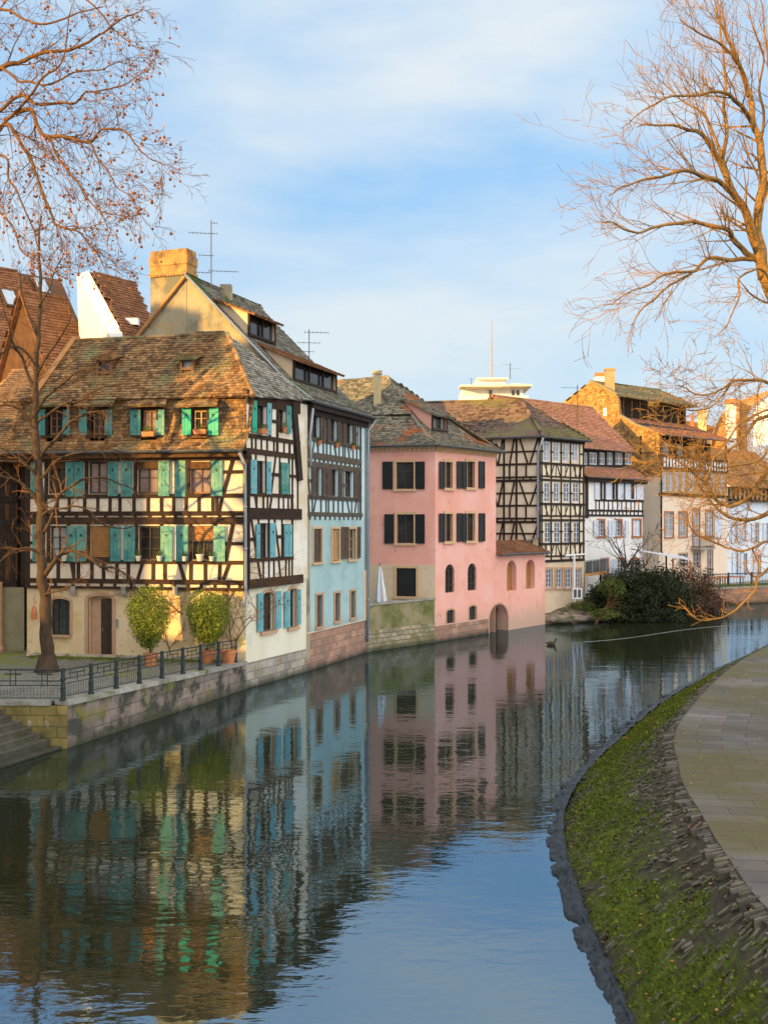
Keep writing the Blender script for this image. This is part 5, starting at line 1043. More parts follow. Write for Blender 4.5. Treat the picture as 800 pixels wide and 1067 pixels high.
for k in range(6): pn=MB(); s=.1+k*2.4; fr2.box(pn,s,s+.1,1.28,2.32,-.05,.05); pn.build('post',iron,t)
for i,(px,w_,lb) in enumerate(((748,1.5,'dark café table cover left of a pair on the far terrace'),(762,1.9,'dark café table cover right of a pair on the far terrace'))):
    q=at(px,600,78+i); o=MB(); o.box(q.x-w_/2,q.x+w_/2,q.y-.4,q.y+.4,1.75,1.82)
    th_=thing('table',(q.x,q.y,1.12),('wooden terrace table left behind the far railing','wooden terrace table right behind the far railing')[i],'table','tables on the far terrace'); o.build('table_top',terracotta,th_)
    for sx_ in (-1,1):
        for sy_ in (-1,1): o=MB(); o.tube([(q.x+sx_*w_*.42,q.y+sy_*.3,1.12),(q.x+sx_*w_*.42,q.y+sy_*.3,1.75)],.035,5); o.build('leg',wood_dk,th_)

# ================================================================ distant white tower
Tw=thing('white_tower',(25,150,1),'sunlit white flat-roofed tower block with a tall mast behind the roofs','tower')
def tb(mb,x0,x1,y0,y1,d0,d1): a=at(x0,y1,150); b=at(x1,y0,150); mb.box(a.x,b.x,d0,d1,a.z if y1<900 else .5,b.z)
mb=MB(); tb(mb,483,545,403,999,150,160); tb(mb,481,507,414,999,149,150); tb(mb,523,549,413,999,149,150); tb(mb,497,527,394.5,403.2,151,158); tb(mb,534,544,397,403.2,152,156); mb.build('wall',plaster_wht,Tw)
mb=MB(); tb(mb,478,521,403.2,405,147.5,151); tb(mb,509,552,402.4,404.5,147.6,161); tb(mb,497,529,393.3,395,150,159); mb.build('roof_slab',plaster_ech,Tw)
mb=MB(); a=at(512,394,154); b=at(512,333,154); mb.tube([a,a+(b-a)*.5,b],[.2,.12,.05],6); mb.build('mast',M('mast_red_white',(.30,.24,.21),(.4,.33,.29)),Tw)
for x0,x1 in ((509.5,512.5),(533,536),(538,541)): 
    mb=MB(); a=at(x0,413,149.9); b=at(x1,406.5,149.9); mb.box(a.x,b.x,148.9 if x0>520 and False else 149.9,150.1,a.z,b.z); mb.build('window',g_dark,Tw)
q=at(531.5,395,153); antenna(Tw,q,at(0,378,153).z-q.z,[(1.6,-.3,1.6,5),(2.2,-1.2,.3,4)],r=.06)
q=at(491,402,151); antenna(Tw,q,1.2,[(1,-.4,.4,3)],r=.05)

# ================================================================ roofs behind on the left
h,f=simple_house('brown_roofed_house','large dark brown roof full of skylights behind the bare tree at the left',at(-60,400,52)[:2],at(112,400,58)[:2],.9,14.2,21.2,13,M('wall_brown',(.09,.045,.025),(.14,.07,.04)),tileDk,base=.9,hip=3.0,tw=.3,th=.25)
for i,(px,py) in enumerate(((9,318),(31,318),(57,327),(43,298),(28,345),(20,352),(12,380))):
    pass
sl=(21.2-14.2)/6.5
for i,(px,py) in enumerate(((10,312),(31,318),(57,326),(25,347),(43,299),(11,384))):
    # intersect the view ray with the front roof plane
    best=None
    for k in range(0,600):
        wd=k*.0108; o_=-wd; fx=Fac(f.A,f.A+f.u*f.len,0); z=14.2+sl*wd+.1
        t_=(f.n.dot(f.A)+(-wd))/f.n.dot(Vector(((px-HX)/F,1))); zz=H+(HY-py)/F*t_
        if best is None or abs(zz-z)<best[0]: best=(abs(zz-z),t_,wd,z)
    _,t_,wd,z=best; p=Vector(((px-HX)/F*t_,t_,z)); up=(-f.n*.55).to_3d()+Vector((0,0,sl*.55)); si=f.u.to_3d()*.42; n3=up.cross(si).normalized(); n3=n3 if n3.z>0 else -n3
    mb=MB(); c=[p-si-up,p+si-up,p+si+up,p-si+up]; mb.prism([q+n3*.0 for q in c],[q+n3*.16 for q in c]); w_=mb.build('skylight',wood_dk,h)
    mb=MB(); c=[p-si*.8-up*.85,p+si*.8-up*.85,p+si*.8+up*.85,p-si*.8+up*.85]; mb.prism([q+n3*.15 for q in c],[q+n3*.18 for q in c]); mb.build('pane',g_sky,w_)
Wg=thing('steep_gabled_house',(-15,50,1),'steep brown roofed house with a bright white parapet gable left of the big chimney','house')
gA=at(92,285,50); gR=at(141,295,52); gE=at(133,360,47.5); gE2=at(160,360,49.6); drop=(gE-gA)*.5
mb=MB(); tiles(mb,[gE+drop,gE2+drop,gR,gA],.25,.2,.05); bk=Vector((-1.2,5,-6)); tiles(mb,[gA,gR,gR+bk,gA+bk],.5,.4); ridgecap(mb,gA,gR); mb.build('roof',tileDk,Wg)
mb=MB(); wv=Vector((-.60,.1,-.18)); a=[gA+Vector((0,0,.15)),gE+drop+Vector((0,0,.15)),gE+drop+Vector((0,0,-3)),gA+Vector((0,1,-8)),gA+bk]; mb.prism(a,[p+wv for p in a]); mb.build('parapet_gable',plaster_wht,Wg)
mb=MB(); a=gE+drop; mb.poly([(a.x,a.y+.4,.9),(gE2.x,gE2.y+.4,.9),tuple(gE2+drop),tuple(a)]); mb.build('wall',plaster_ctm,Wg)
d=MB(); q=at(137.5,334,48.9); d.box(q.x-.3,q.x+.3,q.y-.1,q.y+.3,q.z-.2,q.z+.12); d.build('dormer',white_p,Wg)
h2,f2_=simple_house('middle_brown_house','narrow house with a plain brown roof squeezed beside the white parapet gable',at(66,400,47)[:2],at(106,400,48.4)[:2],.9,11.4,at(0,299,51).z-.6,8,M('wall_rust',(.075,.035,.018),(.12,.06,.03)),tileDk,base=.9,tw=.25,th=.2)
# left edge house
Lh=thing('left_edge_house',(-16,41,1),'dark timber house with a sunlit orange hipped roof at the far left edge','house')
fl=Fac((-26,39.2),(-14.4,39.6)); zl=fl.z(10,478)
mb=MB(); fl.wall(mb,0,fl.len,.7,fl.z(10,610)); mb.build('ground_wall',M('plaster_green_grey',(.30,.27,.16),(.38,.34,.22),bump=.3),Lh)
mb=MB(); fl.wall(mb,0,fl.len,fl.z(10,610),zl); mb.build('upper_wall',tim_warm,Lh)
d=MB()
for x in (2,13,25): fl.box(d,fl.s(x)-.1,fl.s(x)+.1,fl.z(10,610),zl,0,.05)
for y in (500,520,545,570,608): fl.box(d,0,fl.len,fl.z(10,y)-.12,fl.z(10,y)+.12,0,.08)
for x in range(-14,30,3): fl.box(d,fl.s(x)-.03,fl.s(x)+.03,fl.z(10,568),fl.z(10,545),0,.04)
d.build('timber_frame',timber_blk,Lh)
d=MB(); fl.box(d,fl.s(3),fl.s(25.5),.9,fl.z(10,612),.0,.05); d.build('gate',M('gate_grey_green',(.24,.22,.13),(.30,.28,.18),bump=.4),Lh)
d=MB(); d.lathe(fl.P(fl.s(1.5),.9,.3),[(.2,0),(.22,.2),(.16,.3),(.14,1.6),(.15,2.8)],10); d.build('pillar',sandstone,Lh)
mb=MB(); e=[at(-70,480,39),at(27,480,38.8),at(36,438,41.5),at(-60,430,42)]; tiles(mb,e,.2,.16,.04); mb.build('lower_roof',tileA,Lh)
mb=MB(); e=[at(-30,446,42),at(50,430,42.5),at(33,383,45.5),at(14,385,45.5)]; tiles(mb,e,.2,.16,.04); tiles(mb,[at(-30,446,42),at(14,385,45.5),at(0,400,52),at(-50,440,50)],.4,.3); mb.build('hip_roof',tileO,Lh)
mb=MB(); fl.box(mb,0,fl.len,.7,zl-.1,-4,-.3); mb.build('inner_wall',timber_blk,Lh)
mb=MB(); e=[at(-10,466,37.5),at(19,471,37.5),at(16,500,36.5),at(-10,500,36.5)]

# ================================================================ unseen house row added behind the camera, sized to shade the quays
sh=Vector((sdir.x,sdir.y)).normalized(); pr=Vector((-sh.y,sh.x)) if False else Vector((.643,-.766))
def row(w0,w1,zt,L0,label):
    a=sh*L0+pr*w0; b=sh*L0+pr*w1
    h,f=simple_house('shade_caster',label,a,b,.5,zt-3,zt,7,plaster_bge,tileDk,base=.5,tw=1.2,th=.8); h['group']='added shade-casting houses behind the viewer'
    for r_ in range(int((zt-5)/3)):
        for c_ in range(int(f.len/3)):
            pass
row(-4,16,11.2,25,'added low shade-casting house with a brown roof, unseen straight behind the viewer'); row(-14,-4.1,12.0,25,'added shade-casting house one plot left of the lowest one behind the viewer'); row(-22.5,-14.1,16.5,25,'third added shade-casting house from the right in the row behind the viewer')
row(-30.6,-22.6,16.5,25,'added tall narrow shade-casting house beside the gap in the row behind the viewer'); row(-33.8,-30.7,10.6,25,'added low outbuilding that lets sun through between the shade-casting houses behind the viewer')
row(-38.2,-33.9,23.2,25,'added tall shade-casting house left of the low outbuilding behind the viewer'); row(-45.2,-38.3,24.6,25,'tallest added shade-casting house of the row behind the viewer'); row(-52,-45.3,15.5,25,'last added shade-casting house at the left end of the row behind the viewer')
# ================================================================ near bank: walkway, mossy slope, ledge
def crom(P,n):
    out=[]; P=[Vector(p) for p in P]; Q=[P[0]*2-P[1]]+P+[P[-1]*2-P[-2]]
    for i in range(1,len(Q)-2):
        for k in range(n):
            t=k/n; a,b,c,d=Q[i-1],Q[i],Q[i+1],Q[i+2]
            out.append(.5*((2*b)+(c-a)*t+(2*a-5*b+4*c-d)*t*t+(3*b-a-3*c+d)*t**3))
    out.append(P[-1]); return out
ZW=1.6
FW=[(2.9,-4),(2.92,3),(2.78,8),(2.78,12.07),(2.86,15.6),(3.2,19.4),(3.95,22.4),(5.75,26.8),(10.4,36),(18,47.4),(40,75)]
TW=[(5.3,-4),(5.1,3),(4.65,8),(4.38,11.3),(4.5,13),(4.78,15.1),(5.3,18.1),(6.9,23.1),(12.4,33.9),(20.4,45.2),(42,72.5)]
FWs=crom(FW,26); TWs=crom(TW,26)
# arc length along top
al=[0]
for i in range(1,len(TWs)): al.append(al[-1]+(TWs[i]-TWs[i-1]).length)
NV=46
mb=MB(); mossv=[]
def bankpt(i,v):
    f=FWs[i]; t=TWs[i]; p=f.lerp(t,v); z=-.25+(ZW+.25)*(v**.92); 
    return Vector((p.x,p.y,z))
def moss_at(p,v):
    a=noise.noise(p*1.1)*.8+noise.noise(Vector((p.x*2.2,p.y*7,p.z*2)))*.75+noise.noise(Vector((p.x*6,p.y*16,p.z*4)))*.45
    m=.60-abs(v-.40)*1.6+a*.60; 
    if p.y>24: m+=.35
    if v>.78: m-=(v-.78)*3
    if p.y<10: m-=.1
    return max(0,min(1,m*2.2))
for i in range(len(FWs)):
    for j in range(NV+1):
        v=j/NV; p=bankpt(i,v); nrm=Vector((-.62,-.1,.78))
        d=noise.noise(p*2.2)*.05+noise.noise(p*7)*.03+noise.noise(Vector((al[i]*9,v*5,0)))*.022
        if j in (0,NV): d=0
        mb.v.append(tuple(p+nrm*d)); mossv.append(moss_at(p,v))
for i in range(len(FWs)-1):
    for j in range(NV): a=i*(NV+1)+j; b=a+NV+1; mb.f.append((a,a+1,b+1,b)); mb.mi.append(0)
o=mb.build('riverbank',bankm,smooth=True); o['kind']='structure'
at_=o.data.attributes.new('moss','FLOAT','POINT'); at_.data.foreach_set('value',mossv)
rr=random.Random(11)
import bisect
def rand_bank(rr,ymin=8,ymax=46):
    while True:
        i=rr.randrange(0,len(FWs)-1)
        L_=(TWs[i+1]-TWs[i]).length+.02
        if rr.random()>L_/1.2: continue
        if not ymin<TWs[i].y<ymax: continue
        return i,rr.random()
def slabstone(mb,c,ax,up,l,w_,h):
    n=ax.cross(up).normalized(); q=[]
    for dz in (-1,1):
        for sx_,sy_ in ((-1,-1),(1,-1),(1,1),(-1,1)):
            q.append(c+ax*(sx_*l/2*rr.uniform(.75,1.1))+n*(sy_*w_/2*rr.uniform(.7,1.1))+up*(dz*h/2*rr.uniform(.8,1.1)))
    mb.hexa(q)
mb=MB()
for k in range(7500):
    i,v=rand_bank(rr); f=FWs[i]; t=TWs[i]; p=bankpt(i,v); m=moss_at(p,v)
    if v<.08: continue
    if rr.random()<m*.86: continue
    e=(bankpt(i,min(1,v+.05))-bankpt(i,v-.05)).normalized(); tang=(FWs[i+1]-FWs[i]).normalized().to_3d(); up=e.cross(tang).normalized(); up=up if up.z>0 else -up
    ax=(e+tang*rr.uniform(-.25,.45)).normalized(); l=rr.uniform(.06,.22); 
    if v+l/4>.97: continue
    slabstone(mb,p+up*rr.uniform(-.02,.010),ax,(up+Vector((rr.uniform(-.25,.25),rr.uniform(-.25,.25),0))).normalized(),l,rr.uniform(.02,.06),rr.uniform(.04,.07))
tag(mb.build('pitching_stones',slab,root=(4,16,.8)),'thin pale stones set on edge all over the mossy near bank','stones',kind='stuff')
# moss
mb=MB()
for k in range(60000):
    i,v=rand_bank(rr,9,44); fr_i=rr.random(); p=bankpt(i,v).lerp(bankpt(i+1,v),fr_i)
    if v<.10: continue
    if rr.random()>moss_at(p,v)*1.0-.05: continue
    hgt=rr.uniform(.015,.045); a=rr.uniform(0,6.28); d=Vector((math.cos(a),math.sin(a),rr.uniform(-.3,.3)))*rr.uniform(.015,.03); q=p+Vector((-.5,-.1,.8))*.03
    mb.poly([q-d,q+d,q+Vector((rr.uniform(-.03,.01),rr.uniform(-.03,.02),hgt))])
tag(mb.build('moss',mossm,root=(4,16,.8)),'bright green moss covering the sloping near bank','moss',kind='stuff')
# ledge stones along the water
cum=[0]
for i in range(1,len(FWs)): cum.append(cum[-1]+(FWs[i]-FWs[i-1]).length)
def fpos(s):
    i=min(max(bisect.bisect(cum,s)-1,0),len(cum)-2); t=(s-cum[i])/(cum[i+1]-cum[i]); return FWs[i].lerp(FWs[i+1],t),(FWs[i+1]-FWs[i]).normalized()
mb=MB(); prof_=[(.12,-.4),(.09,-.1),(.06,.0),(.04,.03),(.01,.045),(-.03,.055),(-.07,.07),(-.11,.085),(-.15,.10),(-.2,.10),(-.26,.08)]; s=3; nr_=0
while s<cum[-1]-20:
    p,tg=fpos(s); nn=Vector((-tg.y,tg.x)); blk=noise.cell(Vector((s*2.6,0,0)))
    for j,(o_,z) in enumerate(prof_):
        q=p+nn*(o_*(1+.0*j)+(.05*noise.noise(Vector((s*1.3,0,5)))+.03*noise.noise(Vector((s*5,0,2)))+.07*(blk-.5)+.02*noise.noise(Vector((s*15,j,2))) if j<8 else 0)); 
        mb.v.append((q.x,q.y,z+(.035*noise.noise(Vector((s*4,j*.6,9)))+.03*noise.noise(Vector((s*13,j*1.1,1)))+.03*(blk-.5) if j>1 else 0)))
    nr_+=1; s+=.055 if s<40 else .3
m_=len(prof_)
for i in range(nr_-1):
    for j in range(m_-1): a=i*m_+j; mb.f.append((a,a+m_,a+m_+1,a+1)); mb.mi.append(0)
o=mb.build('bank_footing',ledge_m,root=(3,14,0)); tag(o,'dark wet stone footing along the waterline of the mossy bank','kerb')
# walkway
mb=MB(); mb.uv=[]
offs=[0,.5,1,2,4,7,12,25,60]
W_=[]
for i in range(len(TWs)):
    t=(TWs[min(i+1,len(TWs)-1)]-TWs[max(i-1,0)]).normalized(); n=Vector((t.y,-t.x))
    dd=Vector((1,-.12)).normalized() if True else n
    for o_ in offs:
        q=TWs[i]+(n.lerp(dd,min(1,o_/4)).normalized())*o_; mb.v.append((q.x,q.y,ZW)); mb.uv.append((o_+.02,al[i]))
m_=len(offs)
for i in range(len(TWs)-1):
    for j in range(m_-1): a=i*m_+j; mb.f.append((a,a+1,a+m_+1,a+m_)); mb.mi.append(0)
struct(mb,'walkway',paving)
# ragged edging stones between slope and walkway
et=thing('edge_stones',(4.6,14,1.6),'rough weathered edging stones where the paved walkway meets the bank','kerb'); mb=MB()
i=30
edge_m=M('edge_stone',(.095,.08,.058),(.19,.158,.12),ns=4,rough=.9,bump=.8,bscale=18,island=.45,stain=(.12,.12,.04),stain_s=3,stain_t=(.55,.68))
s=6
def tpos(s):
    i=min(max(bisect.bisect(al,s)-1,0),len(al)-2); t=(s-al[i])/(al[i+1]-al[i]); return TWs[i].lerp(TWs[i+1],t),(TWs[i+1]-TWs[i]).normalized()
while s<al[-1]-25:
    l=rr.uniform(.05,.13); p,tg=tpos(s+l/2); nn=Vector((tg.y,-tg.x)); wd=rr.uniform(.10,.30); 
    c=Vector((p.x,p.y,ZW-.055+rr.uniform(-.012,.012)))-nn.to_3d()*(wd/2-.05)+Vector((0,0,-.02)); ax=(nn.to_3d()+Vector((0,0,.25))).normalized(); up=Vector((-.25*nn.x,-.25*nn.y,1)).normalized()
    slabstone(mb,c+tg.to_3d()*0,ax,up,wd,l*.85,.10); s+=l
mb.build('stones',edge_m,et)
# mooring ring lying on the bank
q=bankpt(0,0); p0=Vector((4.55,14.75,1.50)); mb=MB(); pts=[]
for k in range(17): a=k/16*6.283; pts.append(p0+Vector((math.cos(a)*.12,math.sin(a)*.05,.05+math.cos(a)*.10+math.sin(a)*.02)))
mb.tube(pts,.014,6,False); rg=mb.build('ring',M('rusty_iron',(.05,.03,.02),(.10,.05,.03),rough=.7,metal=.5,bump=.4),root=p0); tag(rg,'rusty iron mooring ring lying on the stones near the walkway edge','mooring ring'); rg.name='mooring_ring'
mb=MB()
# fallen dry leaves
for k in range(420):
    i,v=rand_bank(rr,9,30); 
    if rr.random()<.5: p=bankpt(i,v)+Vector((-.02,0,.06))
    else:
        tg=(TWs[i+1]-TWs[i]).normalized(); n=Vector((tg.y,-tg.x)); q=TWs[i]+n*rr.uniform(.1,5); p=Vector((q.x,q.y,ZW+.012))
    a=rr.uniform(0,6.3); u_=Vector((math.cos(a),math.sin(a),.1))*.028; v_=Vector((-math.sin(a),math.cos(a),.25))*.02; mb.poly([p-u_,p-v_,p+u_,p+v_])
tag(mb.build('fallen_leaves',leafdry,root=(5,15,1.6)),'small dry leaves scattered over bank and walkway','leaves',kind='stuff')

# ================================================================ far bank foot: rocks and weeds below the straw house
rk=MB(); rk2=random.Random(5)
def rock(mb,c,rx,ry,rz,rr):
    b=len(mb.v); n=8; m=5
    for i in range(m+1):
        ph=math.pi*i/m
        for k in range(n):
            th_=2*math.pi*k/n; d=Vector((math.sin(ph)*math.cos(th_)*rx,math.sin(ph)*math.sin(th_)*ry,math.cos(ph)*rz)); d*=1+.28*noise.noise(Vector(c)+d*3)+rr.uniform(-.05,.05); mb.v.append(tuple(Vector(c)+d))
    for i in range(m):
        for k in range(n): k2=(k+1)%n; mb.f.append((b+i*n+k,b+(i+1)*n+k,b+(i+1)*n+k2,b+i*n+k2)); mb.mi.append(0)
rock_m=M('rock_pinkish',(.22,.17,.13),(.34,.26,.21),ns=2,bump=.8,bscale=6,island=.3,stain=(.08,.10,.03),stain_s=1.2,stain_t=(.48,.62),zstain=(.1,.4,(.03,.03,.02),.2))
bk=[(568,652),(590,650),(612,648.5),(640,647),(680,643.5),(712,640),(735,636),(746,633.5)]
def wl(px,py): D=6300/(py-545); return Vector(((px-400)/1050*D,D))
bp=[wl(*p) for p in bk]; bp[0]=Vector((9.57,59.8))
mb=MB()
bb=crom([*bp],8); prevp=None
N_=len(bb)
for i,p in enumerate(bb):
    for j,(o_,z) in enumerate(((0,-.4),(.15,.12),(.6,.45),(1.4,.85),(2.6,1.05),(5,1.1))):
        q=p+Vector((-.55,.83))*o_; dz=noise.noise(Vector((q.x,q.y,0))*1.1)*.22 if 0<j<5 else 0; mb.v.append((q.x,q.y,z+dz))
for i in range(N_-1):
    for j in range(5): a=i*6+j; mb.f.append((a,a+6,a+7,a+1)); mb.mi.append(0)
o=mb.build('far_bank',soil,smooth=True); o['kind']='structure'
rg=thing('bank_boulders',(11,61,.2),'rough pinkish boulders and ledges at the water edge below the straw coloured house','rocks')
for k in range(26):
    i=rk2.randrange(0,20); p=bb[i].lerp(bb[i+1],rk2.random()); o_=rk2.uniform(.05,1.7); q=p+Vector((-.55,.83))*o_; m_=MB(); s_=rk2.uniform(.25,.6); rock(m_,(q.x,q.y,.1+o_*.42),s_*1.5,s_*.7,s_*.42,rk2); m_.build('boulder',rock_m,rg)

# ================================================================ foliage helpers
def leaves(mb,c,rad,n,size,rr,shape=None,shell=.55,drop=.0,gap=.0,gs=1.0,rag=.18):
    c=Vector(c); k=0; tries=0
    while k<n and tries<n*6:
        tries+=1
        d=Vector((rr.gauss(0,1),rr.gauss(0,1),rr.gauss(0,1))).normalized(); t=rr.random()**(1-shell); t=1-(1-t)*.7 if rr.random()<.6 else t
        q=Vector((d.x*rad[0],d.y*rad[1],d.z*rad[2]))*t*(1+rag*noise.noise(c+d*2.3)*2+rag*.5*rr.uniform(-1,1))
        if shape: 
            f=shape((q.z/rad[2]+1)/2); q.x*=f; q.y*=f
        p=c+q
        if gap and noise.noise(p*gs)>gap: continue
        u=Vector((rr.gauss(0,1),rr.gauss(0,1),rr.gauss(0,.7))).normalized(); v=u.cross(Vector((rr.gauss(0,1),rr.gauss(0,1),rr.gauss(0,1)))).normalized(); s=size*rr.uniform(.6,1.4)
        mb.poly([p-u*s,p-v*s*.35,p+u*s,p+v*s*.35]); k+=1
# topiary shrubs in terracotta pots
for (px0,px1,yt,yb,pxc,D_,lab) in ((134,175,614,675,156,35.0,'yellow-green clipped shrub in a terracotta pot right of the house door'),(195.5,238,618,671,215,35.9,'yellow-green clipped shrub in a terracotta pot nearest the house corner')):
    w_=(px1-px0)/2/F*D_; c=at((px0+px1)/2,(yt+yb)/2,D_); t=thing('potted_shrub',(c.x,c.y,zg(D_)),lab,'potted shrub','clipped shrubs beside the house wall')
    mb=MB(); leaves(mb,c,(w_*1.22,w_*1.05,(yb-yt)/2/F*D_*1.12),11000,.042,rr,shape=lambda h:.62+.5*h if h<.75 else 1.0,rag=.10); mb.build('foliage',lf_top,t)
    q=Vector((at(pxc+1,690,D_).x,D_,zg(D_))); mb=MB(); mb.tube([q+Vector((0,0,.3)),c],.03,6); mb.build('stem',bark,t)
    mb=MB(); mb.lathe(q,[(.17,0),(.24,.36),(.265,.37),(.265,.44),(.22,.45),(.21,.40)],18); mb.build('pot',terracotta,t)
q=at(238,688,35.7); t=thing('empty_pot',(q.x,q.y,zg(35.7)),'terracotta pot without a plant near the end of the quay railing','pot'); mb=MB(); mb.lathe((q.x,q.y,zg(35.7)),[(.19,0),(.27,.38),(.29,.39),(.29,.46),(.25,.47),(.23,.3)],18); mb.build('pot_body',terracotta,t); mb=MB(); mb.lathe((q.x,q.y,zg(35.7)+.38),[(.2,0),(.23,.02)],14); mb.build('earth',soil,t)
# window sill pots and flower boxes
def sillpot(fac,px,py,kind,lab,grp,o=.12,sc_=1.0):
    p=fac.P(fac.s(px),fac.z(px,py),o); t=thing('flower_pot' if kind!='box' else 'flower_box',p,lab,'flower pot' if kind!='box' else 'flower box',grp)
    mb=MB()
    if kind=='box': 
        a=fac.u*.24; n_=fac.n*.09; mb.hexa([p-(a*.9).to_3d()-(n_*.8).to_3d(),p+(a*.9).to_3d()-(n_*.8).to_3d(),p+(a*.9).to_3d()+(n_*.8).to_3d(),p-(a*.9).to_3d()+(n_*.8).to_3d(),p-a.to_3d()-n_.to_3d()+Vector((0,0,.17)),p+a.to_3d()-n_.to_3d()+Vector((0,0,.17)),p+a.to_3d()+n_.to_3d()+Vector((0,0,.17)),p-a.to_3d()+n_.to_3d()+Vector((0,0,.17))]); mb.build('box',terracotta,t)
    else: mb.lathe(p,[(.07*sc_,0),(.10*sc_,.15*sc_),(.115*sc_,.155*sc_),(.115*sc_,.19*sc_),(.09*sc_,.19*sc_)],12); mb.build('pot',{'t':terracotta,'w':pot_m}.get(kind,terracotta),t)
    if kind!='w' or True:
        mb=MB(); leaves(mb,p+Vector((0,0,.27*sc_)),(.22 if kind=='box' else .12*sc_,.1,.14*sc_),160 if kind=='box' else 90,.035,rr,rag=.3); mb.build('plant',lf_ol,t)
fmw=Fac(AL,CA,.30)
sillpot(fmw,209.5,452.5,'box','flower box under the sunlit window in the tiled roof storey',None)
sillpot(fmw,156,455,'box','flower box under the roof storey window second from the right',None)
sillpot(fS1,270,452,'box','flower box at the left top window of the canal side',None,.16)
sillpot(fS1,292.5,451,'t','single terracotta pot at the narrow top window facing the canal',None,.16)
for px,lab,sc_ in ((69,'pale pot on the sill below the middle left teal shutter pair',1.1),(146,'pale pot at the left end of the long plant shelf on the first floor',1.0),(168,'dark leaved pot beside the shutter left of the shelf middle',1.0),(194,'small white pot on the shelf left of the twisted plant',.9),(210,'round pot holding a tall bare twisted stem, first floor shelf',1.3),(222,'yellowish pot right of the twisted stem on the first floor shelf',.9)):
    sillpot(fA1,px,584.5,'w',lab,'pots on the first floor sills',.17,sc_)
p=fA1.P(fA1.s(210),fA1.z(210,584.5),.17); mb=MB(); pts=[p+Vector((.03*math.sin(k*1.1),0,.25+k*.09)) for k in range(6)]; c_=pts[-1]+Vector((0,0,.16)); pts+=[c_+Vector((.17*math.sin(a/8*6.28+3.14),0,.16*math.cos(a/8*6.28+3.14))) for a in range(9)]; mb.tube(pts,.018,5); o=mb.build('twisted_plant',bark,root=p); tag(o,'bare looped plant stem rising from the round pot on the first floor shelf','plant')
for px,py,lab in ((330,464,'left'),(348.5,466.5,'middle'),(365,469,'right')): sillpot(fB,px,py,'t',lab+' one of three small terracotta pots below the top blue house windows','pots under the brown shutters',.12,.95)

# creeping bare vine on the front wall
mb=MB()
def vine(fac,p,d,L_,r,dep):
    s,z=p; pts=[fac.P(s,z,.03)]; a=d; n=7
    for k in range(n):
        a+=rr.uniform(-.35,.35); s+=math.cos(a)*L_/n; z+=math.sin(a)*L_/n; pts.append(fac.P(s,z,.035+rr.uniform(0,.03)))
        if dep>0 and rr.random()<.75: vine(fac,(s,z),a+rr.choice((-1,1))*rr.uniform(.4,1.0),L_*.55,r*.6,dep-1)
    mb.tube(pts,[r*(1-.7*k/n) for k in range(n+1)],4,False)
for px,py,a,l in ((242,684,1.7,3.2),(244,684,1.4,2.6),(178,682,1.9,1.6),(191,640,2.6,2.0),(236,640,1.2,1.8)): vine(fA,(fA.s(px),fA.z(px,py)),a,l,.022,3)
tag(mb.build('creeper',bark_gr,root=fA.P(fA.s(242),1,.03)),'leafless climbing creeper on the yellow ground floor wall','creeper')

# bushes over the far bank
def bush(name,lab,cat,blobs,mat,n,size,grp=None,stem=True,gap=.28):
    c0=Vector(blobs[0][0]); t=thing(name,(c0.x,c0.y,.6),lab,cat,grp); mb=MB()
    for c,r,k in blobs: leaves(mb,c,r,int(n*k),size,rr,gap=gap,gs=1.1,rag=.25)
    mb.build('foliage',mat,t)
    if stem:
        mb=MB()
        for k in range(7): q=c0+Vector((rr.uniform(-1,1),rr.uniform(-.5,.5),0)); mb.tube([(c0.x+rr.uniform(-.5,.5),c0.y,.3),(q.x,q.y,c0.z*.6),tuple(q+Vector((0,0,.8)))],[.09,.06,.03],5)
        mb.build('stems',bark,t)
bush('evergreen_bush','large dark green bush overhanging the water in front of the white house','bush',[(at(665,622,62.5),(2.7,1.8,2.0),1),(at(638,628,62),(1.6,1.3,1.5),.5),(at(690,626,64.5),(2.1,1.6,1.9),.7),(at(668,642,61.5),(2.6,1.2,.8),.4)],lf_dk,16000,.10)
bush('light_bush','smaller yellow-green bush at the left edge of the large dark bush','bush',[(at(637,612,61.2),(.9,.7,.6),1),(at(630,640,60.3),(.9,.6,.35),.5),(at(606,632,61.5),(1.0,.6,.3),.4)],lf_ol,2200,.07,stem=False)
bush('russet_bush','russet brown twiggy bush at the right of the dark bush','bush',[(at(716,615,67),(2.2,1.5,1.9),1),(at(735,628,68.5),(1.4,1.2,1.1),.5),(at(705,634,65),(1.8,1.0,.9),.4)],lf_red,7000,.09)
mb=MB(); 
for k in range(1500):
    px=rr.uniform(738,800); fz=rr.random(); p=fr_.P(rr.uniform(0,8),1.28,-rr.uniform(0,.5)); mb.poly([p+Vector((-.03,0,0)),p+Vector((.03,0,0)),p+Vector((rr.uniform(-.05,.05),0,rr.uniform(.05,.22)))])
tag(mb.build('weeds',lf_ol,root=(24,74,1.2)),'green weeds along the top of the far brick quay','weeds',kind='stuff')

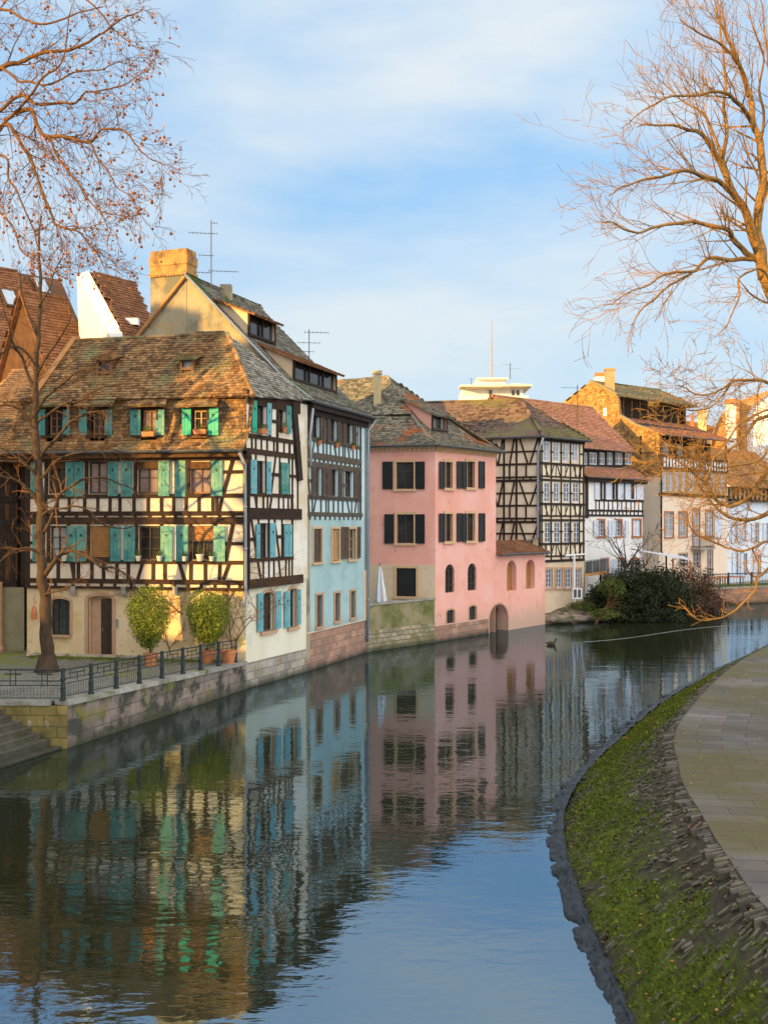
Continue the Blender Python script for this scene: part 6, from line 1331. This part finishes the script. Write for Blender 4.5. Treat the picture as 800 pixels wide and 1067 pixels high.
# floating boom line and duck
p0=at(571,672.5,1); 
pts=[wl(px,py) for px,py in ((594,670.3),(620,668.5),(650,665.5),(693,659.5),(740,653.5),(800,649.5),(860,647))]
mb=MB(); mb.tube([(p.x,p.y,.006) for p in crom([pts[0],pts[2],pts[4],pts[6]],8)],.011,5); tag(mb.build('floating_line',cap_stone,root=(pts[2].x,pts[2].y,0)),'thin pale floating line stretched across the river surface','floating line')
dm=M('duck_brown',(.05,.035,.025),(.10,.075,.05)); 
for (px,py,lab) in ((574,672,'small dark duck swimming nearer the pink annex'),(573.0-20,0,None)):
    if not lab: continue
    p=wl(px,py); me=MB(); 
    prof_=[(-.26,.10,.01),(-.20,.09,.05),(-.08,.07,.11),(.06,.07,.12),(.15,.09,.09),(.19,.15,.05),(.205,.22,.042),(.225,.27,.055),(.26,.275,.05),(.30,.262,.02),(.35,.255,.008)]
    me.tube([(p.x+a,p.y,b) for a,b,c in prof_],[c for a,b,c in prof_],10); o=me.build('duck',dm,root=(p.x,p.y,0),smooth=True); tag(o,lab,'duck')
# ================================================================ trees
tr=random.Random(21)
def rv(s): return Vector((tr.uniform(-s,s),tr.uniform(-s,s),tr.uniform(-s,s)))
def twig(mb,p,d,Ln,r,dep,up=.0,crook=.16,nseg=4,minr=.0038,dens=1.0,tips=None):
    pts=[p]; rad=[r]; q=p; d=d.normalized(); ch=[]
    for k in range(nseg):
        d=(d+rv(crook)+Vector((0,0,up))).normalized(); q=q+d*(Ln/nseg); f=1-.72*(k+1)/nseg; pts.append(q); rad.append(max(minr,r*f))
        if dep>0:
            for _ in range(1):
                if tr.random()<.55*dens: ch.append((q,d,max(minr,r*f),k))
    mb.tube(pts,rad,5 if r>.03 else 3,False)
    if tips is not None and dep==0: tips.append(q)
    for q_,d_,r_,k in ch:
        ax=d_.cross(rv(1)).normalized(); a=tr.uniform(.35,.95); nd_=(d_*math.cos(a)+ax*math.sin(a))
        twig(mb,q_,nd_,Ln*tr.uniform(.45,.72),r_*.72,dep-1,up,crook,nseg,minr,dens,tips)
def limb(mb,pts,r0,r1,n=5,wob=.03,sides=8):
    P=crom([Vector(p) for p in pts],n); m=len(P); sd=tr.uniform(0,99); w_=[P[0]]+[p+Vector((noise.noise(p*1.6+Vector((sd,0,0))),noise.noise(p*1.6+Vector((0,sd,0))),noise.noise(p*1.6+Vector((0,0,sd)))))*wob*1.6+rv(wob*.12) for p in P[1:]]
    rad=[r0+(r1-r0)*(i/(m-1))**.85 for i in range(m)]; rad=[r*(1+.10*noise.noise(Vector((sd,i*.5,0)))) for i,r in enumerate(rad)]
    mb.tube(w_,rad,sides); return w_,rad
def spawn(mb,P,rad,start,every,Ln,dep,up=.03,bias=None,dens=1.0,rf=.40,rmax=.03,tips=None,crook=.16):
    m=len(P); i=int(start*m)
    while i<m:
        d=(P[min(i+1,m-1)]-P[max(i-1,0)]).normalized(); ax=d.cross(rv(1)).normalized(); a=tr.uniform(.5,1.1) if i<m-1 else .1
        nd_=d*math.cos(a)+ax*math.sin(a)
        if bias: nd_=nd_+bias
        twig(mb,P[i],nd_,Ln*tr.uniform(.6,1.25)*(1.0-.35*i/m),min(rmax,rad[i]*rf),dep,up,crook,dens=dens,tips=tips); i+=max(1,int(tr.uniform(.5,1.5)*every))
def pp(l): return [at(x,y,D) for x,y,D in l]
# ---- right tree
RT=thing('bare_tree',(9.6,20,1.6),'big bare tree with sunlit orange bark leaning in from the right','tree')
T=MB(); Cw=MB()
base=at(915,778,20)
trunk,tr_r=limb(T,[Vector((base.x,20,1.5))]+pp([(905,640,20),(885,520,20),(855,420,20),(822,340,20),(796,285,20)]),.36,.14,6,.02,12)
T.tube([Vector((base.x,20,1.5)),Vector((base.x-.02,20,1.75)),Vector((base.x-.06,20,2.3))],[.62,.46,.37],12)
for pts_ in ([(.0,20,7.5),(1.5,20.6,9.2),(3.2,21,11.5),(4.2,21.5,14)],[(-.6,20,9),(.6,19.2,11),(2,18.6,13),(3,18.2,15.5)],[(-.9,20,10),(.2,21,12.5),(1.1,22,15),(1.6,22.6,17.5)],[(.1,20,6.5),(1.8,19,7.5),(3.6,18,9.2),(5,17.4,10.2)],[(-.5,20,8.5),(.4,21.8,9.6),(1.2,23.6,11.2)]):
    P_,rd_=limb(T,[Vector((base.x+a,b,c)) for a,b,c in pts_],.12,.015,6,.05,7); spawn(Cw,P_,rd_,.25,3,1.4,3,.05)
L=[]
def RL(l,r0,r1,ev=3,Ln=1.1,dep=2,up=.05,start=.12,**k):
    ev+=1; k.setdefault('bias',Vector((-.45,-.1,.12)))
    P,rd=limb(T,pp(l),r0*.56,min(r1,.010),6,.045,7); spawn(Cw,P,rd,start,ev,Ln,dep,up,**k); return P,rd
RL([(796,290,20),(790,262,20),(783,235,19.9),(777,218,19.8),(768,206,19.7),(760,190,19.6),(750,170,19.5),(738,150,19.3),(729,140,19.2),(715,135,19),(700,131,18.8),(680,131,18.6),(665,134,18.4)],.20,.035,Ln=1.25,dep=3)
RL([(796,290,20),(791,255,20),(787,236,20),(790,215,20.1),(796,185,20.2),(791,150,20.3),(785,127,20.5),(782,110,20.6),(778,90,20.7),(767,57,20.8),(757,38,20.8),(751,25,20.8),(745,8,20.9),(738,-15,21)],.22,.05,Ln=1.4,dep=3)
RL([(777,218,19.8),(758,196,19.5),(745,187,19.2),(732,183,19),(718,179,18.8),(707,179,18.6),(695,183,18.4),(687,186,18.2),(670,188,18),(656,192,17.9),(643,198,17.7),(633,205,17.6)],.10,.02,ev=2,Ln=1.15,dep=2)
RL([(790,272,20),(775,262,19.8),(764,250,19.5),(760,240,19.3),(751,235,19.1),(735,233,19),(713,233,18.8),(695,235,18.5),(678,237,18.3),(668,240,18),(655,237,17.8),(640,232,17.6),(628,233,17.5)],.11,.018,ev=2,Ln=1.1,dep=2)
RL([(788,268,20),(775,268,19.8),(764,272,19.5),(750,269,19.2),(738,270,19),(728,276,18.8),(722,282,18.6),(712,284,18.4),(700,285,18.2),(686,290,18),(672,297,17.8),(655,305,17.6),(640,314,17.4)],.09,.014,ev=2,Ln=1.1,dep=2,up=0)
RL([(722,282,18.6),(708,292,18.4),(695,300,18.2),(680,312,18),(668,325,17.8),(658,340,17.6)],.05,.012,ev=2,Ln=1.0,dep=2,up=-.03)
RL([(785,127,20.5),(775,112,20.2),(766,105,20),(758,98,19.8),(745,96,19.5),(730,96,19.2),(719,97,19),(705,99,18.7),(688,103,18.4),(672,112,18.1),(656,122,17.9)],.09,.018,ev=2,Ln=1.25,dep=2)
RL([(780,100,20.5),(774,75,20.3),(764,60,20),(750,48,19.8),(738,40,19.5),(722,30,19.2),(708,20,19)],.08,.02,ev=2,Ln=1.3,dep=2)
RL([(760,190,19.6),(752,165,19.8),(748,145,20),(738,125,20.2),(722,112,20.3),(705,100,20.4),(690,85,20.5)],.08,.02,ev=2,Ln=1.2,dep=2)
RL([(752,165,19.8),(757,130,20),(754,100,20.2),(756,70,20.4),(752,40,20.6),(748,10,20.8),(742,-20,21)],.08,.025,ev=2,Ln=1.2,dep=3)
RL([(790,215,20.1),(800,190,20.3),(806,150,20.6),(804,110,20.8),(802,70,21),(796,30,21.2),(790,-10,21.4)],.12,.03,ev=3,Ln=1.3,dep=3)
RL([(791,150,20.3),(797,120,20),(792,95,19.6),(796,60,19.3),(786,30,19),(780,0,18.8)],.06,.02,ev=2,Ln=1.2,dep=2)
RL([(796,285,20),(786,280,19.5),(770,290,19),(772,305,18.7),(765,322,18.5),(755,340,18.3),(748,350,18.2)],.05,.012,ev=2,Ln=.9,dep=2,up=-.03)
RL([(822,340,20),(808,318,19.6),(795,313,19.3),(783,306,19),(775,300,18.8),(768,290,18.7)],.05,.015,ev=2,Ln=.7,dep=2,up=0)
RL([(855,420,20),(830,405,19.5),(805,402,19),(792,397,18.7),(778,396,18.5),(764,395,18.3),(757,402,18.1),(750,407,18),(737,411,17.9),(722,410,17.8),(712,405,17.7),(703,402,17.6)],.075,.012,ev=2,Ln=.8,dep=3,up=0,dens=1.1,bias=Vector((-.1,0,.05)))
RL([(862,445,20),(835,428,19.5),(815,424,19),(800,430,18.8),(788,437,18.6),(775,452,18.4),(764,462,18.2),(752,470,18),(738,480,17.9),(722,490,17.8),(705,494,17.7),(688,492,17.6)],.085,.014,ev=2,Ln=.9,dep=3,up=0,dens=1.1,bias=Vector((-.1,0,.05)))
RL([(872,480,20),(845,462,19.5),(820,470,19),(800,488,18.6),(790,506,18.4),(780,516,18.2),(770,523,18.1),(762,527,18),(750,522,17.9),(742,512,17.8),(732,500,17.7),(722,492,17.6),(708,482,17.5),(695,476,17.4)],.11,.02,ev=2,Ln=.9,dep=3,up=0,dens=1.1,bias=Vector((-.1,0,.05)))
RL([(880,520,20),(850,515,19.5),(825,525,19),(808,532,18.6),(792,540,18.4),(778,543,18.2),(765,541,18.1),(755,537,18),(745,530,17.9),(736,520,17.8),(729,508,17.7),(725,495,17.6),(718,484,17.5)],.10,.02,ev=2,Ln=.8,dep=3,up=.02,dens=1.1,bias=Vector((-.1,0,.05)))
RL([(885,545,20),(850,545,19.5),(825,555,19),(808,560,18.6),(796,564,18.4),(784,571,18.2),(772,574,18.1),(755,571,18),(742,566,17.9),(732,562,17.8),(725,558,17.7),(718,548,17.6),(715,536,17.5)],.06,.02,ev=2,Ln=.45,dep=2,up=0,dens=1.1,bias=Vector((-.1,0,.05)))
RL([(892,570,20),(850,572,19.5),(815,580,19),(800,592,18.8),(788,601,18.6),(786,612,18.5),(779,622,18.4),(771,630,18.3),(764,635,18.2),(753,640,18.1),(742,643,18),(733,646,17.9),(725.6,645,17.8),(720,640,17.7),(715,634,17.7),(711,630,17.7)],.055,.018,ev=3,Ln=.3,dep=1,up=.02)
RL([(788,601,18.6),(781,598,18.4),(778,590,18.3),(776,585,18.3)],.03,.01,ev=3,Ln=.3,dep=1,up=0)
RL([(784,571,18.2),(790,585,18.2),(789,600,18.3)],.03,.02,ev=3,Ln=.3,dep=1,up=0)
RL([(838,380,20),(822,410,19.2),(806,425,18.6),(790,430,18.2),(775,438,17.9),(760,455,17.6),(748,470,17.4),(736,500,17.2)],.05,.012,ev=2,Ln=1.0,dep=3,up=-.03,dens=1.1,bias=Vector((-.1,0,.05)))
RL([(845,400,20),(818,440,19),(800,470,18.4),(784,480,18),(765,486,17.7),(745,486,17.5),(722,475,17.3),(700,466,17.2),(680,468,17.1)],.05,.012,ev=2,Ln=1.0,dep=3,up=-.02,dens=1.1,bias=Vector((-.1,0,.05)))
RL([(764,395,18.3),(750,415,18),(735,425,17.8),(715,428,17.6),(698,424,17.5)],.03,.01,ev=2,Ln=.7,dep=2,up=0)
T.build('trunk',bark_sun,RT,smooth=True); Cw.build('twigs',bark_sun,RT)
# ---- left plane tree
LT=thing('plane_tree',(-13.2,28.6,1.2),'plane tree at the left edge with drooping twigs hung with brown seed balls','tree')
T=MB(); Cw=MB(); tips=[]
limb(T,[(-13.2,28.6,1.1),(-13.15,28.6,5),(-13.0,28.5,9),(-12.8,28.4,13),(-12.7,28.3,17),(-12.4,28.2,20.5)],.40,.03,6,.05,12)
T.tube([(-13.2,28.6,1.0),(-13.2,28.6,1.3),(-13.19,28.6,2.0)],[.66,.5,.40],12)
for pts_ in ([(-13.1,28.6,7),(-15,28.6,9),(-17,28.4,10.5),(-19,28,11)],[(-13,28.5,9.5),(-14.5,30,11.5),(-16,31.5,13.5)],[(-12.9,28.4,12),(-14.6,27.6,14.5),(-16.5,27,16.5)],[(-12.8,28.4,14),(-12.4,29.4,17),(-11.6,30.6,19.5)],[(-12.7,28.3,16),(-14,28.6,18.5),(-15,28.8,20.5)]):
    P_,rd_=limb(T,[Vector(q_) for q_ in pts_],.11,.012,6,.06,7); spawn(Cw,P_,rd_,.2,3,1.3,3,-.04)
def LL(l,r0,r1,ev=3,Ln=1.0,dep=2,up=-.05,start=.08,**k):
    q0=at(*l[0]) if False else pp(l[:1])[0]; P,rd=limb(T,([Vector((-12.85,28.45,min(19.5,q0.z-.5))),(Vector((-12.85,28.45,q0.z-.2))+q0)/2+Vector((0,0,.25))] if l[0][0]<-10 else [])+pp(l),r0*.62,min(r1,.009),6,.06,6); spawn(Cw,P,rd,start,ev,Ln,dep,up,tips=tips,crook=.22,**k)
LL([(-95,180,24),(-40,95,23),(0,69,22),(20,65,22),(34,58,21.8),(51,51,21.6),(73,53,21.4),(87,44,21.2),(107,31,21),(124,21,21),(140,14,21),(150,5,21)],.12,.015,Ln=1.1,dep=3)
LL([(-95,220,24),(-40,130,23),(0,112,22),(20,100,21.8),(42,107,21.5),(60,108,21.3),(76,107,21.1),(90,98,21),(101,98,20.8),(118,90,20.7),(135,83,20.6),(152,75,20.5)],.09,.012,Ln=1.1,dep=3)
LL([(-95,260,24),(-40,150,23),(0,136,22),(17,118,21.6),(28,108,21.4),(40,85,21.2),(55,70,21),(64,52,20.9),(70,30,20.8),(75,5,20.8)],.10,.02,Ln=1.1,dep=3)
LL([(17,118,21.6),(31,112,21.3),(40,128,21.1),(48,141,21),(62,143,20.8),(78,145,20.7),(93,146,20.6),(103,139,20.5),(112,136,20.4),(132,138,20.3),(142,148,20.2),(152,160,20.1),(163,166,20),(172,172,20)],.08,.012,ev=2,Ln=.9,dep=3)
LL([(-60,200,23.5),(0,135,22),(17,140,21.6),(28,160,21.4),(36,180,21.2),(44,200,21),(56,231,20.8),(68,236,20.7),(79,239,20.6),(90,250,20.5),(98,259,20.4),(106,270,20.3),(112,280,20.2)],.09,.012,ev=2,Ln=.9,dep=3,up=-.07)
LL([(-60,160,23.5),(0,160,22),(10,185,21.6),(20,205,21.3),(30,225,21.1),(38,250,21),(44,270,20.9)],.07,.012,ev=2,Ln=.9,dep=3,up=-.08)
LL([(48,141,21),(60,160,20.8),(72,175,20.6),(84,195,20.5),(96,210,20.4),(110,222,20.3),(128,226,20.2),(145,225,20.1)],.045,.010,ev=2,Ln=.9,dep=3,up=-.06)
LL([(93,146,20.6),(100,165,20.4),(112,180,20.3),(122,195,20.2),(135,205,20.1),(142,212,20)],.035,.009,ev=2,Ln=.8,dep=2,up=-.08)
LL([(-80,60,24),(-20,20,23),(10,10,22),(35,25,21.6),(60,20,21.3),(85,12,21.1),(105,5,21)],.09,.02,Ln=1.1,dep=3)
LL([(-80,40,24),(-20,-10,23),(20,-15,22),(60,-12,21.6),(95,5,21.2),(120,30,21),(135,45,20.9),(150,52,20.8)],.08,.012,Ln=1.0,dep=3,up=-.08)
LL([(0,69,22),(22,85,21.7),(45,88,21.4),(70,80,21.2),(95,72,21),(110,70,20.9),(125,62,20.8)],.05,.01,ev=2,Ln=.9,dep=3)
LL([(-60,230,23.5),(-15,215,22.5),(5,225,22),(18,245,21.7),(30,265,21.5),(50,280,21.3),(70,290,21.2)],.05,.01,ev=2,Ln=.8,dep=2,up=-.03)
T.build('trunk',bark_gr,LT,smooth=True); Cw.build('twigs',bark_gr,LT)
def seedball(mb,p,r):
    hl_=tr.uniform(.03,.12); mb.tube([p,p+Vector((0,0,-hl_))],.003,3,False); c=p+Vector((0,0,-hl_-r)); b=len(mb.v); 
    vs=[(0,0,1)]+[(math.cos(k*1.2566)*.894,math.sin(k*1.2566)*.894,.447) for k in range(5)]+[(math.cos(k*1.2566+.628)*.894,math.sin(k*1.2566+.628)*.894,-.447) for k in range(5)]+[(0,0,-1)]
    mb.v+=[tuple(c+Vector(v)*r) for v in vs]; fs=[(0,1+k,1+(k+1)%5) for k in range(5)]+[(1+k,6+k,1+(k+1)%5) for k in range(5)]+[(1+(k+1)%5,6+k,6+(k+1)%5) for k in range(5)]+[(11,6+(k+1)%5,6+k) for k in range(5)]
    for f in fs: mb.f.append(tuple(b+i for i in f)); mb.mi.append(0)
vis=[q for q in tips if q.y>5 and 0<HX+q.x/q.y*F<190 and -5<HY-(q.z-H)/q.y*F<300]; tr.shuffle(vis)
for q in vis[:100]: m_=MB(); seedball(m_,q,tr.uniform(.026,.038)); m_.build('seed_ball',seedm,LT)
m_=MB(); [seedball(m_,q,tr.uniform(.022,.036)) for q in vis[100:430]]; o=m_.build('seed_balls',seedm,LT); o['kind']='stuff'
m_=MB()
for q in vis[430:1150]:
    a=rv(1).normalized()*tr.uniform(.02,.05); b=a.cross(rv(1)).normalized()*tr.uniform(.015,.03); m_.poly([q-a,q-b,q+a,q+b])
o=m_.build('dry_leaves',leafdry,LT); o['kind']='stuff'
# ---- tree on the quay in front of the house
QT=thing('quay_tree',(-11.2,33.4,1.07),'gnarled bare tree standing on the quay in front of the timbered house','tree')
T=MB(); Cw=MB(); D=33.4
P,rd=limb(T,[at(49,701,D),at(49,690,D),at(47,650,D),at(44,600,D),at(43,560,D),at(41,500,D),at(38,450,D),at(38,400,D),at(40,350,D),at(42,300,D+.1),at(41,260,D+.2),at(43,225,D+.2)],.25,.025,6,.05,12)
for k in range(10):
    a=k/10*6.28; 
q=at(49,698,D); T.tube([q+Vector((0,0,-.25)),q+Vector((0,0,.1)),q+Vector((0,0,.5))],[.52,.36,.27],12)
QT_l=[([(44,600,33.4),(52,590,33.2),(62,580,33),(75,575,32.8),(90,580,32.6),(105,590,32.5),(120,592,32.4),(138,605,32.3),(150,622,32.2)],.10),
 ([(43,560,33.4),(52,545,33.2),(60,520,33),(75,505,32.8),(92,498,32.6),(110,500,32.4),(128,505,32.3),(145,515,32.2)],.07),
 ([(42,530,33.4),(30,510,33.2),(15,500,33),(0,495,32.8),(-20,480,32.6)],.08),([(43,580,33.4),(30,570,33.2),(12,575,33),(-5,590,32.8)],.07),
 ([(40,480,33.4),(55,460,33.1),(75,440,32.9),(95,428,32.7),(110,432,32.5),(122,445,32.4)],.07),([(39,450,33.4),(25,430,33.2),(10,422,33),(-8,425,32.8)],.06),
 ([(38,430,33.4),(52,410,33.1),(70,395,32.9),(88,385,32.7),(105,383,32.5),(120,392,32.4)],.06),([(38,410,33.4),(25,380,33.3),(12,350,33.2),(5,320,33),(-5,300,33)],.06),
 ([(39,390,33.4),(52,365,33.2),(65,350,33),(72,335,32.9),(75,315,32.8)],.05),([(40,350,33.4),(30,325,33.3),(22,300,33.2),(20,280,33.2)],.045),([(41,320,33.4),(52,300,33.4),(60,280,33.4),(65,262,33.4)],.04),
 ([(44,620,33.4),(55,618,33.2),(70,612,33),(88,600,32.8)],.05),([(42,540,33.4),(58,530,33),(85,530,32.7),(105,545,32.5),(125,550,32.3),(140,548,32.2)],.05),([(40,500,33.4),(60,480,33),(85,470,32.7),(110,468,32.5),(135,472,32.3)],.05),
 ([(38,440,33.4),(60,425,33),(85,415,32.7),(100,405,32.6),(130,400,32.4)],.05),([(41,500,33.4),(25,480,33),(10,470,32.8),(-5,465,32.6)],.05),([(39,380,33.4),(20,360,33.2),(5,365,33),(-10,380,33)],.05)]
for l,r in QT_l:
    P_,rd_=limb(T,pp(l),r,.015,5,.06,6); spawn(Cw,P_,rd_,.2,2,.85,2 if l[0][1]>500 else 3,-.02 if l[0][1]>420 else .03,crook=.26,rf=.5)
spawn(Cw,P,rd,.35,3,1.1,3,.02,crook=.25,rf=.22)
T.build('trunk',bark,QT,smooth=True); Cw.build('twigs',bark_gr,QT)
# bare shrubs beside the white house and the pale branches near its bank
def shrub(lab,px,py,D,n,Ln,r,mat,dirs=(0,0,1),spread=.9,dep=3):
    p=at(px,py,D); t=thing('bare_shrub',p,lab,'shrub'); m_=MB()
    for k in range(n): twig(m_,p+rv(.1),Vector(dirs)+Vector((tr.uniform(-spread,spread),tr.uniform(-.4,.4),0)),Ln*tr.uniform(.7,1.2),r,dep,.04,.2,minr=.009)
    m_.build('twigs',mat,t)
shrub('leafless spreading shrub rising above the big dark bush',652,592,63.5,6,2.6,.05,bark)
shrub('pale leaning twigs beside the small yellow-green bush',620,648,60.2,3,1.8,.05,bark_gr,(.5,0,1),.3,2)
shrub('russet leafless shrub at the left of the long pale canopy',672,590,64.6,6,1.6,.03,lf_red)
